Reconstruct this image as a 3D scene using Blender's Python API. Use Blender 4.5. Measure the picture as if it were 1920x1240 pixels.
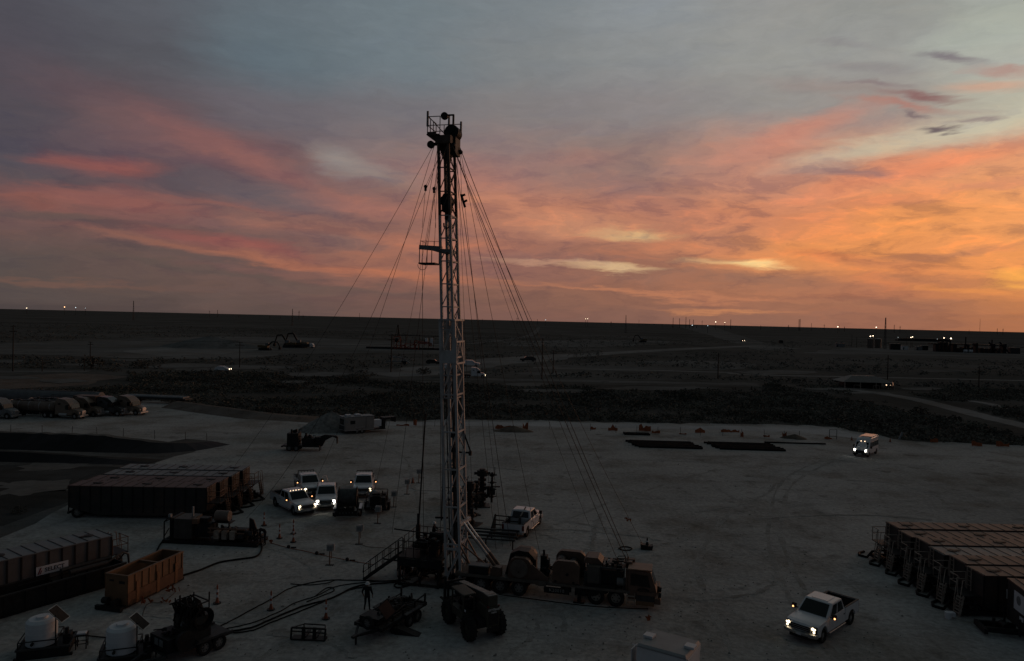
import bpy, bmesh, math, random
from mathutils import Vector, Matrix
R = math.radians
random.seed(7)
scene = bpy.context.scene
for o in list(bpy.data.objects):
    bpy.data.objects.remove(o, do_unlink=True)
COL = scene.collection

# ---------------------------------------------------------------- camera
FPX, CAMH, PITCH, ROLL = 1350.0, 18.5, R(0.85), R(1.31)
FWD = Vector((0, math.cos(PITCH), -math.sin(PITCH)))
_U0 = Vector((0, math.sin(PITCH), math.cos(PITCH)))
CX = math.cos(ROLL) * Vector((1, 0, 0)) + math.sin(ROLL) * _U0
CY = -math.sin(ROLL) * Vector((1, 0, 0)) + math.cos(ROLL) * _U0
cd = bpy.data.cameras.new("camera")
cd.sensor_fit = 'HORIZONTAL'; cd.sensor_width = 36.0; cd.lens = 36.0 * FPX / 1920.0
cd.clip_start = 0.5; cd.clip_end = 40000
cam = bpy.data.objects.new("camera", cd); COL.objects.link(cam)
m = Matrix((CX, CY, -FWD)).transposed().to_4x4(); m.translation = (0, 0, CAMH)
cam.matrix_world = m
scene.camera = cam

def ray(px, py):
    return FWD + CX * ((px - 960) / FPX) + CY * ((620 - py) / FPX)
def at(px, py, z=0.0):            # the point at height z seen at this place of the photograph
    d = ray(px, py); t = (z - CAMH) / d.z
    return Vector((d.x * t, d.y * t, z))
def atY(px, py, y):               # the point at distance y seen at this place
    d = ray(px, py); t = y / d.y
    return Vector((d.x * t, y, CAMH + d.z * t))
def azel(px, py):
    d = ray(px, py).normalized()
    return math.atan2(d.x, d.y), math.asin(d.z)

scene.view_settings.view_transform = 'Standard'
scene.view_settings.look = 'None'
scene.view_settings.exposure = 0.0
scene.view_settings.gamma = 1.0
scene.view_settings.use_curve_mapping = False
scene.cycles.use_denoising = True
scene.cycles.max_bounces = 5
scene.cycles.sample_clamp_indirect = 2.0

def s2l(c):
    o = []
    for x in c[:3]:
        x /= 255.0
        o.append(x / 12.92 if x <= 0.04045 else ((x + 0.055) / 1.055) ** 2.4)
    return (o[0], o[1], o[2], 1.0)

# ---------------------------------------------------------------- sky
world = bpy.data.worlds.new("World"); scene.world = world; world.use_nodes = True
wt = world.node_tree; wt.nodes.clear()
def N(t, kind, **kw):
    n = t.nodes.new(kind)
    for k, v in kw.items():
        setattr(n, k, v)
    return n
def L(t, a, b):
    t.links.new(a, b)
def Mth(t, op, a, b=None, c=None, clamp=False):
    n = N(t, 'ShaderNodeMath', operation=op, use_clamp=clamp)
    for i, x in enumerate((a, b, c)):
        if x is None: continue
        if isinstance(x, (int, float)): n.inputs[i].default_value = x
        else: L(t, x, n.inputs[i])
    return n.outputs[0]

tc = N(wt, 'ShaderNodeTexCoord'); nrm = N(wt, 'ShaderNodeVectorMath', operation='NORMALIZE')
L(wt, tc.outputs['Generated'], nrm.inputs[0])
sep = N(wt, 'ShaderNodeSeparateXYZ'); L(wt, nrm.outputs[0], sep.inputs[0])
az0 = Mth(wt, 'ARCTAN2', sep.outputs[0], sep.outputs[1])
el0 = Mth(wt, 'ARCSINE', sep.outputs[2])
# clouds lie in a layer overhead: noise runs in the layer's own flat coordinates
zc = Mth(wt, 'ADD', Mth(wt, 'MAXIMUM', sep.outputs[2], 0.0), 0.10)
cu = Mth(wt, 'DIVIDE', sep.outputs[0], zc); cv = Mth(wt, 'DIVIDE', sep.outputs[1], zc)
cxy = N(wt, 'ShaderNodeCombineXYZ'); L(wt, cu, cxy.inputs[0]); L(wt, cv, cxy.inputs[1])
def wnoise(vec, sc, det=5.0, rough=0.55, loc=(0, 0, 0), scale=(1, 1, 1), dist=0.0):
    mp = N(wt, 'ShaderNodeMapping'); L(wt, vec, mp.inputs[0])
    mp.inputs['Location'].default_value = loc; mp.inputs['Scale'].default_value = scale
    n = N(wt, 'ShaderNodeTexNoise'); L(wt, mp.outputs[0], n.inputs['Vector'])
    n.inputs['Scale'].default_value = sc; n.inputs['Detail'].default_value = det
    n.inputs['Roughness'].default_value = rough; n.inputs['Distortion'].default_value = dist
    return n
azel_v = N(wt, 'ShaderNodeCombineXYZ'); L(wt, az0, azel_v.inputs[0]); L(wt, el0, azel_v.inputs[1])
na = wnoise(cxy.outputs[0], 0.9, 6.0, 0.6, (3.1, 1.7, 0), (0.8, 1.0, 1))
nb = wnoise(azel_v.outputs[0], 22.0, 6.0, 0.62, (1.3, 0.4, 0), (0.40, 1.6, 1), 0.4)
sa = N(wt, 'ShaderNodeSeparateColor'); L(wt, na.outputs['Color'], sa.inputs[0])
sb = N(wt, 'ShaderNodeSeparateColor'); L(wt, nb.outputs['Color'], sb.inputs[0])
def cen(x, k): return Mth(wt, 'MULTIPLY', Mth(wt, 'SUBTRACT', x, 0.5), k)
az = Mth(wt, 'ADD', Mth(wt, 'ADD', az0, cen(sa.outputs[0], 0.12)), cen(sb.outputs[0], 0.09))
el = Mth(wt, 'ADD', Mth(wt, 'ADD', el0, cen(sa.outputs[1], 0.040)), cen(sb.outputs[1], 0.030))
# little warp right at the horizon
wv = N(wt, 'ShaderNodeCombineXYZ'); L(wt, az, wv.inputs[0]); L(wt, el, wv.inputs[1])

COLS = [0, 240, 480, 720, 960, 1200, 1440, 1680, 1920]
ROWS = [-60, 0, 100, 200, 300, 400, 500, 560, 600]
GRID = [
 [(74,74,84),(86,90,98),(96,106,113),(106,116,122),(114,124,130),(132,138,142),(142,143,142),(144,145,142),(158,162,156)],
 [(78,76,84),(88,90,97),(99,109,116),(110,121,127),(121,128,132),(138,143,146),(147,147,144),(144,145,141),(162,166,156)],
 [(80,76,84),(84,84,90),(92,104,112),(112,122,128),(124,128,130),(138,140,140),(150,150,146),(152,152,148),(172,174,164)],
 [(80,74,82),(96,82,86),(104,98,104),(114,110,114),(128,122,122),(136,130,130),(146,142,138),(152,144,138),(182,178,160)],
 [(82,76,84),(98,80,86),(108,86,88),(132,112,110),(142,118,114),(144,118,110),(190,136,116),(205,142,112),(226,154,110)],
 [(108,82,80),(124,86,82),(122,92,90),(135,98,90),(178,120,98),(182,122,98),(204,134,100),(222,142,92),(236,156,98)],
 [(86,76,74),(98,80,76),(112,84,80),(152,102,86),(140,98,88),(152,104,86),(196,130,92),(222,136,84),(232,148,86)],
 [(84,74,72),(90,76,72),(98,80,76),(112,84,78),(128,92,80),(140,98,82),(158,106,84),(172,110,84),(200,126,80)],
 [(74,66,66),(82,70,68),(92,76,72),(106,82,76),(120,88,80),(130,94,82),(142,100,84),(148,100,82),(160,104,78)]]
ZEN = (50, 60, 62)
def col_ramp(stops):     # stops: (elevation in rad, colour)
    n = N(wt, 'ShaderNodeValToRGB'); n.color_ramp.interpolation = 'EASE'
    L(wt, Mth(wt, 'DIVIDE', el, 1.6), n.inputs[0])
    cr = n.color_ramp; stops = sorted(stops)
    while len(cr.elements) < len(stops): cr.elements.new(0.5)
    for e, (a, c) in zip(cr.elements, stops):
        e.position = max(0.0, a / 1.6)
    for e, (a, c) in zip(cr.elements, stops):
        e.color = s2l(c)
    return n.outputs[0]
cols = []
for i, px in enumerate(COLS):
    st = [(azel(px, py)[1], GRID[j][i]) for j, py in enumerate(ROWS)]
    top = GRID[0][i]
    st.append((0.62, tuple(0.5 * a + 0.5 * b for a, b in zip(top, ZEN)))); st.append((0.95, ZEN)); st.append((1.55, ZEN))
    cols.append((azel(px, 300)[0], col_ramp(st)))
def side(az_, low, mid):
    cols.append((az_, col_ramp([(0.01, low), (0.2, mid), (0.45, mid), (0.95, ZEN), (1.55, ZEN)])))
side(R(52), (180, 112, 78), (170, 136, 112)); side(R(85), (100, 80, 74), (90, 88, 90))
side(R(130), (54, 54, 60), (58, 62, 70)); side(R(180), (44, 48, 56), (48, 54, 62))
side(R(-55), (62, 60, 66), (66, 66, 76)); side(R(-110), (46, 50, 58), (50, 56, 64)); side(R(-180), (44, 48, 56), (48, 54, 62))
cols.sort(key=lambda c: c[0])
cur = cols[0][1]
def mixc(fac, a, b, mode='MIX'):
    n = N(wt, 'ShaderNodeMix', data_type='RGBA', blend_type=mode)
    if isinstance(fac, (int, float)): n.inputs[0].default_value = fac
    else: L(wt, fac, n.inputs[0])
    for s, x in ((6, a), (7, b)):
        if isinstance(x, tuple): n.inputs[s].default_value = x
        else: L(wt, x, n.inputs[s])
    return n.outputs[2]
for k in range(1, len(cols)):
    mr = N(wt, 'ShaderNodeMapRange', interpolation_type='SMOOTHSTEP'); L(wt, az, mr.inputs[0])
    mr.inputs[1].default_value = cols[k - 1][0]; mr.inputs[2].default_value = cols[k][0]
    cur = mixc(mr.outputs[0], cur, cols[k][1])

# separate cloud banks and gaps: (photo x, y, half length, half height, tilt, colour, strength)
CLOUDS = [
 (150,170,260,60,10,(76,72,80),.5),(620,110,260,60,8,(106,118,124),.3),(330,250,120,60,30,(112,84,86),.35),
 (430,285,330,46,19,(124,90,90),.55),(400,272,130,26,24,(138,92,88),.5),(520,318,120,20,20,(146,98,92),.5),
 (320,335,190,30,8,(80,74,82),.75),(520,368,150,26,10,(98,90,96),.7),(110,340,130,14,4,(82,76,82),.6),
 (200,310,120,24,7,(150,86,78),.7),(120,300,50,14,0,(132,84,80),.5),(60,360,120,18,0,(128,84,80),.5),
 (260,378,260,19,6,(144,90,82),.65),(430,392,160,10,8,(140,94,86),.5),(70,385,90,20,10,(140,84,74),.5),
 (230,425,260,13,5,(88,78,76),.65),(480,405,200,10,8,(96,86,88),.6),
 (440,458,170,13,9,(152,84,78),.6),(580,428,160,20,8,(160,106,88),.55),(640,450,100,14,6,(110,92,92),.6),
 (330,480,260,10,6,(92,78,76),.6),(540,492,280,11,8,(172,108,84),.75),(760,515,160,10,4,(176,110,84),.7),
 (420,515,260,10,7,(88,78,74),.6),(130,528,260,7,3,(114,84,74),.6),(640,545,260,9,4,(104,84,78),.5),
 (655,300,80,26,22,(146,142,138),.6),(735,330,70,22,18,(146,126,118),.4),(700,385,130,18,6,(170,112,98),.5),
 (900,330,150,34,8,(172,116,102),.6),(1000,398,190,36,10,(198,132,102),.55),(820,455,160,14,4,(184,116,90),.5),
 (1190,355,110,34,16,(138,108,106),.7),(1090,300,110,18,-4,(168,120,108),.45),(1330,300,150,26,-6,(160,124,114),.4),
 (1010,480,190,9,4,(140,100,92),.6),(1270,395,150,20,10,(200,128,98),.4),
 (1165,440,85,11,2,(222,184,130),.95),(1080,430,120,22,4,(196,140,108),.5),
 (1145,504,76,6,4,(220,184,138),.9),(1040,493,120,5,4,(184,142,118),.7),
 (1372,495,95,9,2,(218,174,124),.85),(1425,498,46,11,1,(248,226,160),1.0),
 (1330,470,160,14,4,(214,136,96),.6),(1560,455,190,56,-12,(238,150,82),.65),(1760,420,220,80,-14,(240,156,88),.5),
 (1480,420,160,30,8,(206,130,94),.5),(1912,518,75,20,-3,(246,172,80),.7),(1830,545,120,10,2,(226,142,80),.6),
 (1560,480,90,14,6,(196,112,76),.6),(1640,500,120,10,3,(184,116,84),.55),(1810,480,170,9,-5,(176,118,90),.6),
 (1700,525,190,9,2,(170,112,84),.6),(1640,380,130,14,-4,(206,128,96),.5),(1850,345,120,10,-6,(200,132,108),.5),
 (1500,258,140,24,-20,(204,134,112),.7),(1370,290,120,20,-8,(182,132,116),.4),(1720,318,260,22,-13,(232,140,100),.75),
 (1580,325,90,12,0,(150,124,120),.6),
 (1660,278,180,24,-12,(192,184,160),.8),(1850,232,150,28,-10,(198,192,168),.75),(1880,60,120,40,-10,(172,178,166),.5),
 (1740,186,85,9,2,(136,98,96),.95),(1690,203,110,8,3,(172,122,110),.8),(1735,218,34,6,4,(120,102,104),.8),
 (1815,106,55,10,7,(126,118,122),.9),(1775,239,26,6,-6,(104,90,94),.95),(1825,223,40,5,-8,(144,126,122),.7),
 (1640,130,110,14,4,(138,132,132),.6),(1560,170,140,16,4,(150,132,126),.5),(1660,165,60,7,2,(130,112,114),.6),(1600,78,80,7,6,(138,134,134),.5),
 (1900,132,60,12,4,(176,126,116),.6),(1880,162,90,13,-4,(206,156,130),.65),
 (1330,527,260,12,3,(140,102,88),.7),(1360,582,120,6,2,(196,130,90),.75),(1240,548,280,6,4,(194,126,92),.65),
 (1650,572,240,14,0,(150,104,84),.6),(1000,545,160,7,4,(150,104,86),.5),(1500,545,160,8,2,(180,118,88),.4)]
wcur = wv.outputs[0]
for _k, (px, py, rx, ry, an, c, s) in enumerate(CLOUDS):
    if _k % 20 == 0:          # keeps the renderer from holding every cloud in memory at once
        bar_ = N(wt, 'ShaderNodeVectorMath', operation='MULTIPLY_ADD'); L(wt, cur, bar_.inputs[0])
        bar_.inputs[1].default_value = (1e-7, 1e-7, 1e-7); L(wt, wv.outputs[0], bar_.inputs[2]); wcur = bar_.outputs[0]
    a0, e0 = azel(px, py)
    ca, sn = math.cos(R(an)), math.sin(R(an))
    a1, e1 = azel(px + 20 * ca, py + 20 * sn)
    th = math.atan2(e1 - e0, a1 - a0); k = math.hypot(e1 - e0, a1 - a0) / 20
    mp = N(wt, 'ShaderNodeMapping', vector_type='TEXTURE'); L(wt, wcur, mp.inputs[0])
    mp.inputs['Location'].default_value = (a0, e0, 0); mp.inputs['Rotation'].default_value = (0, 0, th)
    mp.inputs['Scale'].default_value = (rx * k, ry * k, 1)
    ln = N(wt, 'ShaderNodeVectorMath', operation='LENGTH'); L(wt, mp.outputs[0], ln.inputs[0])
    mr = N(wt, 'ShaderNodeMapRange', interpolation_type='SMOOTHSTEP'); L(wt, ln.outputs['Value'], mr.inputs[0])
    mr.inputs[1].default_value = 1.55; mr.inputs[2].default_value = 0.1
    mr.inputs[3].default_value = 0.0; mr.inputs[4].default_value = s
    cur = mixc(mr.outputs[0], cur, s2l(c))
# broken cloud: darker mauve flakes and brighter lit flakes, strongest low in the sky
def rngw(x, lo, hi, o0, o1):
    r_ = N(wt, 'ShaderNodeMapRange', interpolation_type='SMOOTHSTEP'); L(wt, x, r_.inputs[0])
    for i, v in enumerate((lo, hi, o0, o1)): r_.inputs[1 + i].default_value = v
    return r_.outputs[0]
low = rngw(el0, 0.0, 0.10, 0.35, 1.0); high = rngw(el0, 0.13, 0.30, 1.0, 0.12); band = Mth(wt, 'MULTIPLY', low, high)
rightw = rngw(az0, -0.5, 0.45, 0.55, 1.0); band = Mth(wt, 'MULTIPLY', band, rightw)
n1 = wnoise(wv.outputs[0], 9.0, 7.0, 0.62, (4.2, 0.3, 0), (1.0, 3.4, 1), 0.12)
n2 = wnoise(wv.outputs[0], 30.0, 6.0, 0.66, (1.2, 2.3, 0), (0.8, 2.4, 1), 0.15)
fl = Mth(wt, 'ADD', Mth(wt, 'MULTIPLY', n1.outputs['Fac'], 0.62), Mth(wt, 'MULTIPLY', n2.outputs['Fac'], 0.38))
dk = Mth(wt, 'MULTIPLY', rngw(fl, 0.48, 0.61, 0.0, 0.85), band)
lt = Mth(wt, 'MULTIPLY', rngw(fl, 0.49, 0.38, 0.0, 0.80), band)
cur = mixc(dk, cur, mixc(1.0, cur, (0.60, 0.64, 0.84, 1), 'MULTIPLY'))
cur = mixc(lt, cur, mixc(1.0, cur, (1.32, 1.16, 1.02, 1), 'MULTIPLY'))
# fine cloud texture
nc = wnoise(wv.outputs[0], 46.0, 7.0, 0.70, (0.2, 0.9, 0), (0.5, 1.6, 1), 0.3)
f = Mth(wt, 'ADD', 1.0, cen(nc.outputs['Fac'], 0.30))
mulc = N(wt, 'ShaderNodeVectorMath', operation='SCALE'); L(wt, cur, mulc.inputs[0]); L(wt, f, mulc.inputs['Scale'])
bg = N(wt, 'ShaderNodeBackground'); L(wt, mulc.outputs[0], bg.inputs['Color']); bg.inputs['Strength'].default_value = 1.0
sky = N(wt, 'ShaderNodeTexSky', sky_type='NISHITA'); sky.sun_disc = False
SUN_EL, SUN_AZ = R(3), R(48)
sky.sun_elevation = SUN_EL; sky.sun_rotation = SUN_AZ
bg2 = N(wt, 'ShaderNodeBackground'); L(wt, sky.outputs[0], bg2.inputs['Color']); bg2.inputs['Strength'].default_value = 0.002
ad = N(wt, 'ShaderNodeAddShader'); L(wt, bg.outputs[0], ad.inputs[0]); L(wt, bg2.outputs[0], ad.inputs[1])
wo = N(wt, 'ShaderNodeOutputWorld'); L(wt, ad.outputs[0], wo.inputs['Surface'])
world.cycles.sampling_method = 'MANUAL'; world.cycles.sample_map_resolution = 512

# the last of the low sun, from the bright part of the sky to the right
sd = bpy.data.lights.new("sun", 'SUN'); sd.energy = 0.32; sd.angle = R(10); sd.color = (1.0, 0.50, 0.30)
sun = bpy.data.objects.new("sun", sd); COL.objects.link(sun)
sdir = Vector((math.sin(SUN_AZ) * math.cos(R(3)), math.cos(SUN_AZ) * math.cos(R(3)), math.sin(R(3))))
sun.rotation_euler = (-sdir).to_track_quat('-Z', 'Y').to_euler()

# ---------------------------------------------------------------- materials
MATS = {}
def mat(name, col, rough=0.6, metal=0.0, var=0.18, scale=2.0, dirt=None, dirt_amt=0.4, spec=0.4, bump=0.0, bscale=20.0, detail=5.0, coat=0.0):
    if name in MATS: return MATS[name]
    mm = bpy.data.materials.new(name); mm.use_nodes = True
    t = mm.node_tree; p = t.nodes['Principled BSDF']
    tcn = N(t, 'ShaderNodeTexCoord')
    nz = N(t, 'ShaderNodeTexNoise'); L(t, tcn.outputs['Object'], nz.inputs['Vector'])
    nz.inputs['Scale'].default_value = scale; nz.inputs['Detail'].default_value = detail; nz.inputs['Roughness'].default_value = 0.6
    lo = tuple(max(0, c * (1 - var)) for c in col[:3]) + (1,); hi = tuple(min(1, c * (1 + var)) for c in col[:3]) + (1,)
    mr = N(t, 'ShaderNodeMapRange'); L(t, nz.outputs['Fac'], mr.inputs[0]); mr.inputs[1].default_value = 0.35; mr.inputs[2].default_value = 0.65
    mx = N(t, 'ShaderNodeMix', data_type='RGBA'); L(t, mr.outputs[0], mx.inputs[0]); mx.inputs[6].default_value = lo; mx.inputs[7].default_value = hi
    out = mx.outputs[2]
    if dirt is not None:
        n2 = N(t, 'ShaderNodeTexNoise'); L(t, tcn.outputs['Object'], n2.inputs['Vector'])
        n2.inputs['Scale'].default_value = scale * 0.6; n2.inputs['Detail'].default_value = 8; n2.inputs['Roughness'].default_value = 0.7
        m2 = N(t, 'ShaderNodeMapRange'); L(t, n2.outputs['Fac'], m2.inputs[0]); m2.inputs[1].default_value = 0.5; m2.inputs[2].default_value = 0.68; m2.inputs[4].default_value = dirt_amt
        mx2 = N(t, 'ShaderNodeMix', data_type='RGBA'); L(t, m2.outputs[0], mx2.inputs[0]); L(t, out, mx2.inputs[6]); mx2.inputs[7].default_value = tuple(dirt[:3]) + (1,)
        out = mx2.outputs[2]
    L(t, out, p.inputs['Base Color'])
    p.inputs['Roughness'].default_value = rough; p.inputs['Metallic'].default_value = metal
    p.inputs['Specular IOR Level'].default_value = spec
    if coat: p.inputs['Coat Weight'].default_value = coat; p.inputs['Coat Roughness'].default_value = 0.15
    if bump:
        nb_ = N(t, 'ShaderNodeTexNoise'); L(t, tcn.outputs['Object'], nb_.inputs['Vector']); nb_.inputs['Scale'].default_value = bscale; nb_.inputs['Detail'].default_value = 6
        bp = N(t, 'ShaderNodeBump'); bp.inputs['Strength'].default_value = bump; bp.inputs['Distance'].default_value = 0.05
        L(t, nb_.outputs['Fac'], bp.inputs['Height']); L(t, bp.outputs[0], p.inputs['Normal'])
    MATS[name] = mm
    return mm
def glow(name, col, strength):
    if name in MATS: return MATS[name]
    mm = bpy.data.materials.new(name); mm.use_nodes = True
    p = mm.node_tree.nodes['Principled BSDF']
    p.inputs['Base Color'].default_value = (0.8, 0.8, 0.8, 1)
    p.inputs['Emission Color'].default_value = tuple(col[:3]) + (1,); p.inputs['Emission Strength'].default_value = strength
    MATS[name] = mm
    return mm
BROWN = (0.10, 0.075, 0.05)
WHITE = mat('white_paint', (0.58, 0.59, 0.61), 0.30, 0, 0.05, 1.5, (0.33, 0.29, 0.24), 0.22, 0.5, coat=0.3)
WHITE2 = mat('white_panel', (0.60, 0.61, 0.63), 0.5, 0, 0.06, 1.2, (0.35, 0.31, 0.27), 0.3)
GLASS = mat('dark_glass', (0.005, 0.006, 0.007), 0.06, 0, 0.1, 1.0, spec=0.5)
RUBBER = mat('tyre_rubber', (0.018, 0.018, 0.018), 0.9, 0, 0.2, 6.0, (0.09, 0.08, 0.065), 0.35, 0.2)
BLACK = mat('black_steel', (0.010, 0.010, 0.011), 0.6, 0, 0.3, 3.0, (0.04, 0.032, 0.025), 0.5, 0.3)
DARK = mat('dark_grey_steel', (0.035, 0.036, 0.038), 0.6, 0, 0.3, 3.0, (0.07, 0.055, 0.04), 0.5, 0.3)
GREY = mat('grey_paint', (0.16, 0.17, 0.175), 0.55, 0, 0.15, 2.0, (0.12, 0.085, 0.06), 0.5)
MASTP = mat('mast_paint', (0.42, 0.425, 0.43), 0.5, 0, 0.12, 1.0, (0.20, 0.12, 0.08), 0.5)
RUSTM = mat('rusty_mast_steel', (0.075, 0.045, 0.032), 0.7, 0, 0.3, 2.0, (0.16, 0.17, 0.17), 0.4)
CHROME = mat('chrome_rod', (0.75, 0.74, 0.73), 0.22, 1.0, 0.05, 2.0)
ALU = mat('aluminium', (0.42, 0.42, 0.42), 0.4, 0.8, 0.12, 3.0)
RIM = mat('steel_rim', (0.22, 0.21, 0.20), 0.5, 0.4, 0.2, 5.0, BROWN, 0.4)
TAN = mat('orange_tan_paint', (0.115, 0.069, 0.05), 0.55, 0, 0.18, 1.6, (0.10, 0.065, 0.045), 0.7)
ORANGE = mat('bin_orange', (0.165, 0.092, 0.048), 0.6, 0, 0.2, 0.8, (0.09, 0.045, 0.028), 0.8)
ORANGEP = mat('orange_plastic', (0.26, 0.075, 0.035), 0.6, 0, 0.15, 4.0, (0.2, 0.06, 0.03), 0.3)
MESHO = mat('orange_fence_mesh', (0.30, 0.085, 0.032), 0.8, 0, 0.3, 5.0)
REDROOF = mat('red_brown_roof', (0.125, 0.076, 0.068), 0.6, 0, 0.18, 0.5, (0.12, 0.06, 0.045), 0.5)
GREYROOF = mat('grey_roof', (0.20, 0.215, 0.225), 0.6, 0, 0.15, 0.5, (0.14, 0.10, 0.08), 0.45)
TANKSIDE = mat('tank_side', (0.028, 0.026, 0.025), 0.6, 0, 0.25, 0.7, (0.09, 0.05, 0.035), 0.6)
TANKGREY = mat('tank_grey_side', (0.12, 0.11, 0.105), 0.6, 0, 0.2, 0.7, (0.10, 0.055, 0.038), 0.7)
RUSTR = mat('rusty_rail', (0.15, 0.085, 0.055), 0.7, 0, 0.3, 4.0)
PALER = mat('pale_rail', (0.30, 0.25, 0.21), 0.6, 0, 0.25, 4.0, (0.2, 0.1, 0.06), 0.6)
LINER = mat('black_liner', (0.008, 0.008, 0.009), 0.7, 0, 0.4, 0.3, spec=0.15)
HOSE = mat('black_hose', (0.008, 0.008, 0.008), 0.8, 0, 0.2, 3.0, (0.03, 0.028, 0.025), 0.5, 0.2)
WIRE = mat('guy_wire', (0.05, 0.038, 0.03), 0.6, 0.3, 0.2, 1.0)
GREEN = mat('telehandler_paint', (0.045, 0.042, 0.03), 0.55, 0, 0.25, 2.0, (0.07, 0.06, 0.045), 0.5)
BOOMG = mat('boom_grey', (0.26, 0.25, 0.235), 0.6, 0, 0.15, 2.0, (0.16, 0.11, 0.08), 0.5)
WOOD = mat('weathered_wood', (0.045, 0.035, 0.028), 0.8, 0, 0.3, 3.0)
CREAM = mat('cream_truck_paint', (0.165, 0.125, 0.095), 0.4, 0, 0.12, 1.2, (0.2, 0.14, 0.1), 0.4, 0.4)
REDP = mat('red_steel', (0.24, 0.05, 0.03), 0.6, 0, 0.25, 0.4)
YEL = mat('machine_yellow', (0.10, 0.07, 0.03), 0.6, 0, 0.25, 0.6)
SOLAR = mat('solar_glass', (0.035, 0.03, 0.027), 0.6, 0, 0.2, 6.0, spec=0.1)
CLOTH = mat('dark_workwear', (0.012, 0.013, 0.016), 0.9, 0, 0.3, 8.0, spec=0.1)
TROUS = mat('dark_trousers', (0.018, 0.019, 0.024), 0.9, 0, 0.3, 8.0, spec=0.1)
SKIN = mat('skin', (0.28, 0.17, 0.12), 0.6, 0, 0.1, 8.0)
HAIR = mat('dark_hair', (0.02, 0.014, 0.01), 0.7, 0, 0.2, 20.0)
HAT = mat('hard_hat_white', (0.65, 0.65, 0.64), 0.35, 0, 0.05, 4.0)
GRAVEL = mat('gravel', (0.19, 0.185, 0.175), 1.0, 0, 0.35, 1.5, spec=0.05, bump=0.8, bscale=3.0)
SOILP = mat('soil_pile', (0.13, 0.105, 0.085), 1.0, 0, 0.35, 0.8, spec=0.05, bump=0.8, bscale=2.0)
LAMPW = glow('headlight_glow', (1.0, 0.80, 0.52), 4.0)
LAMPX = glow('bright_headlight_glow', (1.0, 0.93, 0.80), 14.0)
LAMPA = glow('amber_marker_glow', (1.0, 0.42, 0.16), 3.5)
LAMPF = glow('far_lamp_glow', (1.0, 0.78, 0.55), 5.0)
LAMPC = glow('far_cool_lamp_glow', (0.80, 0.95, 1.0), 1.6)
LAMPO = glow('far_orange_lamp_glow', (1.0, 0.55, 0.25), 4.0)
ROOFL = glow('roof_marker_glow', (1.0, 0.70, 0.45), 4.0)

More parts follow.
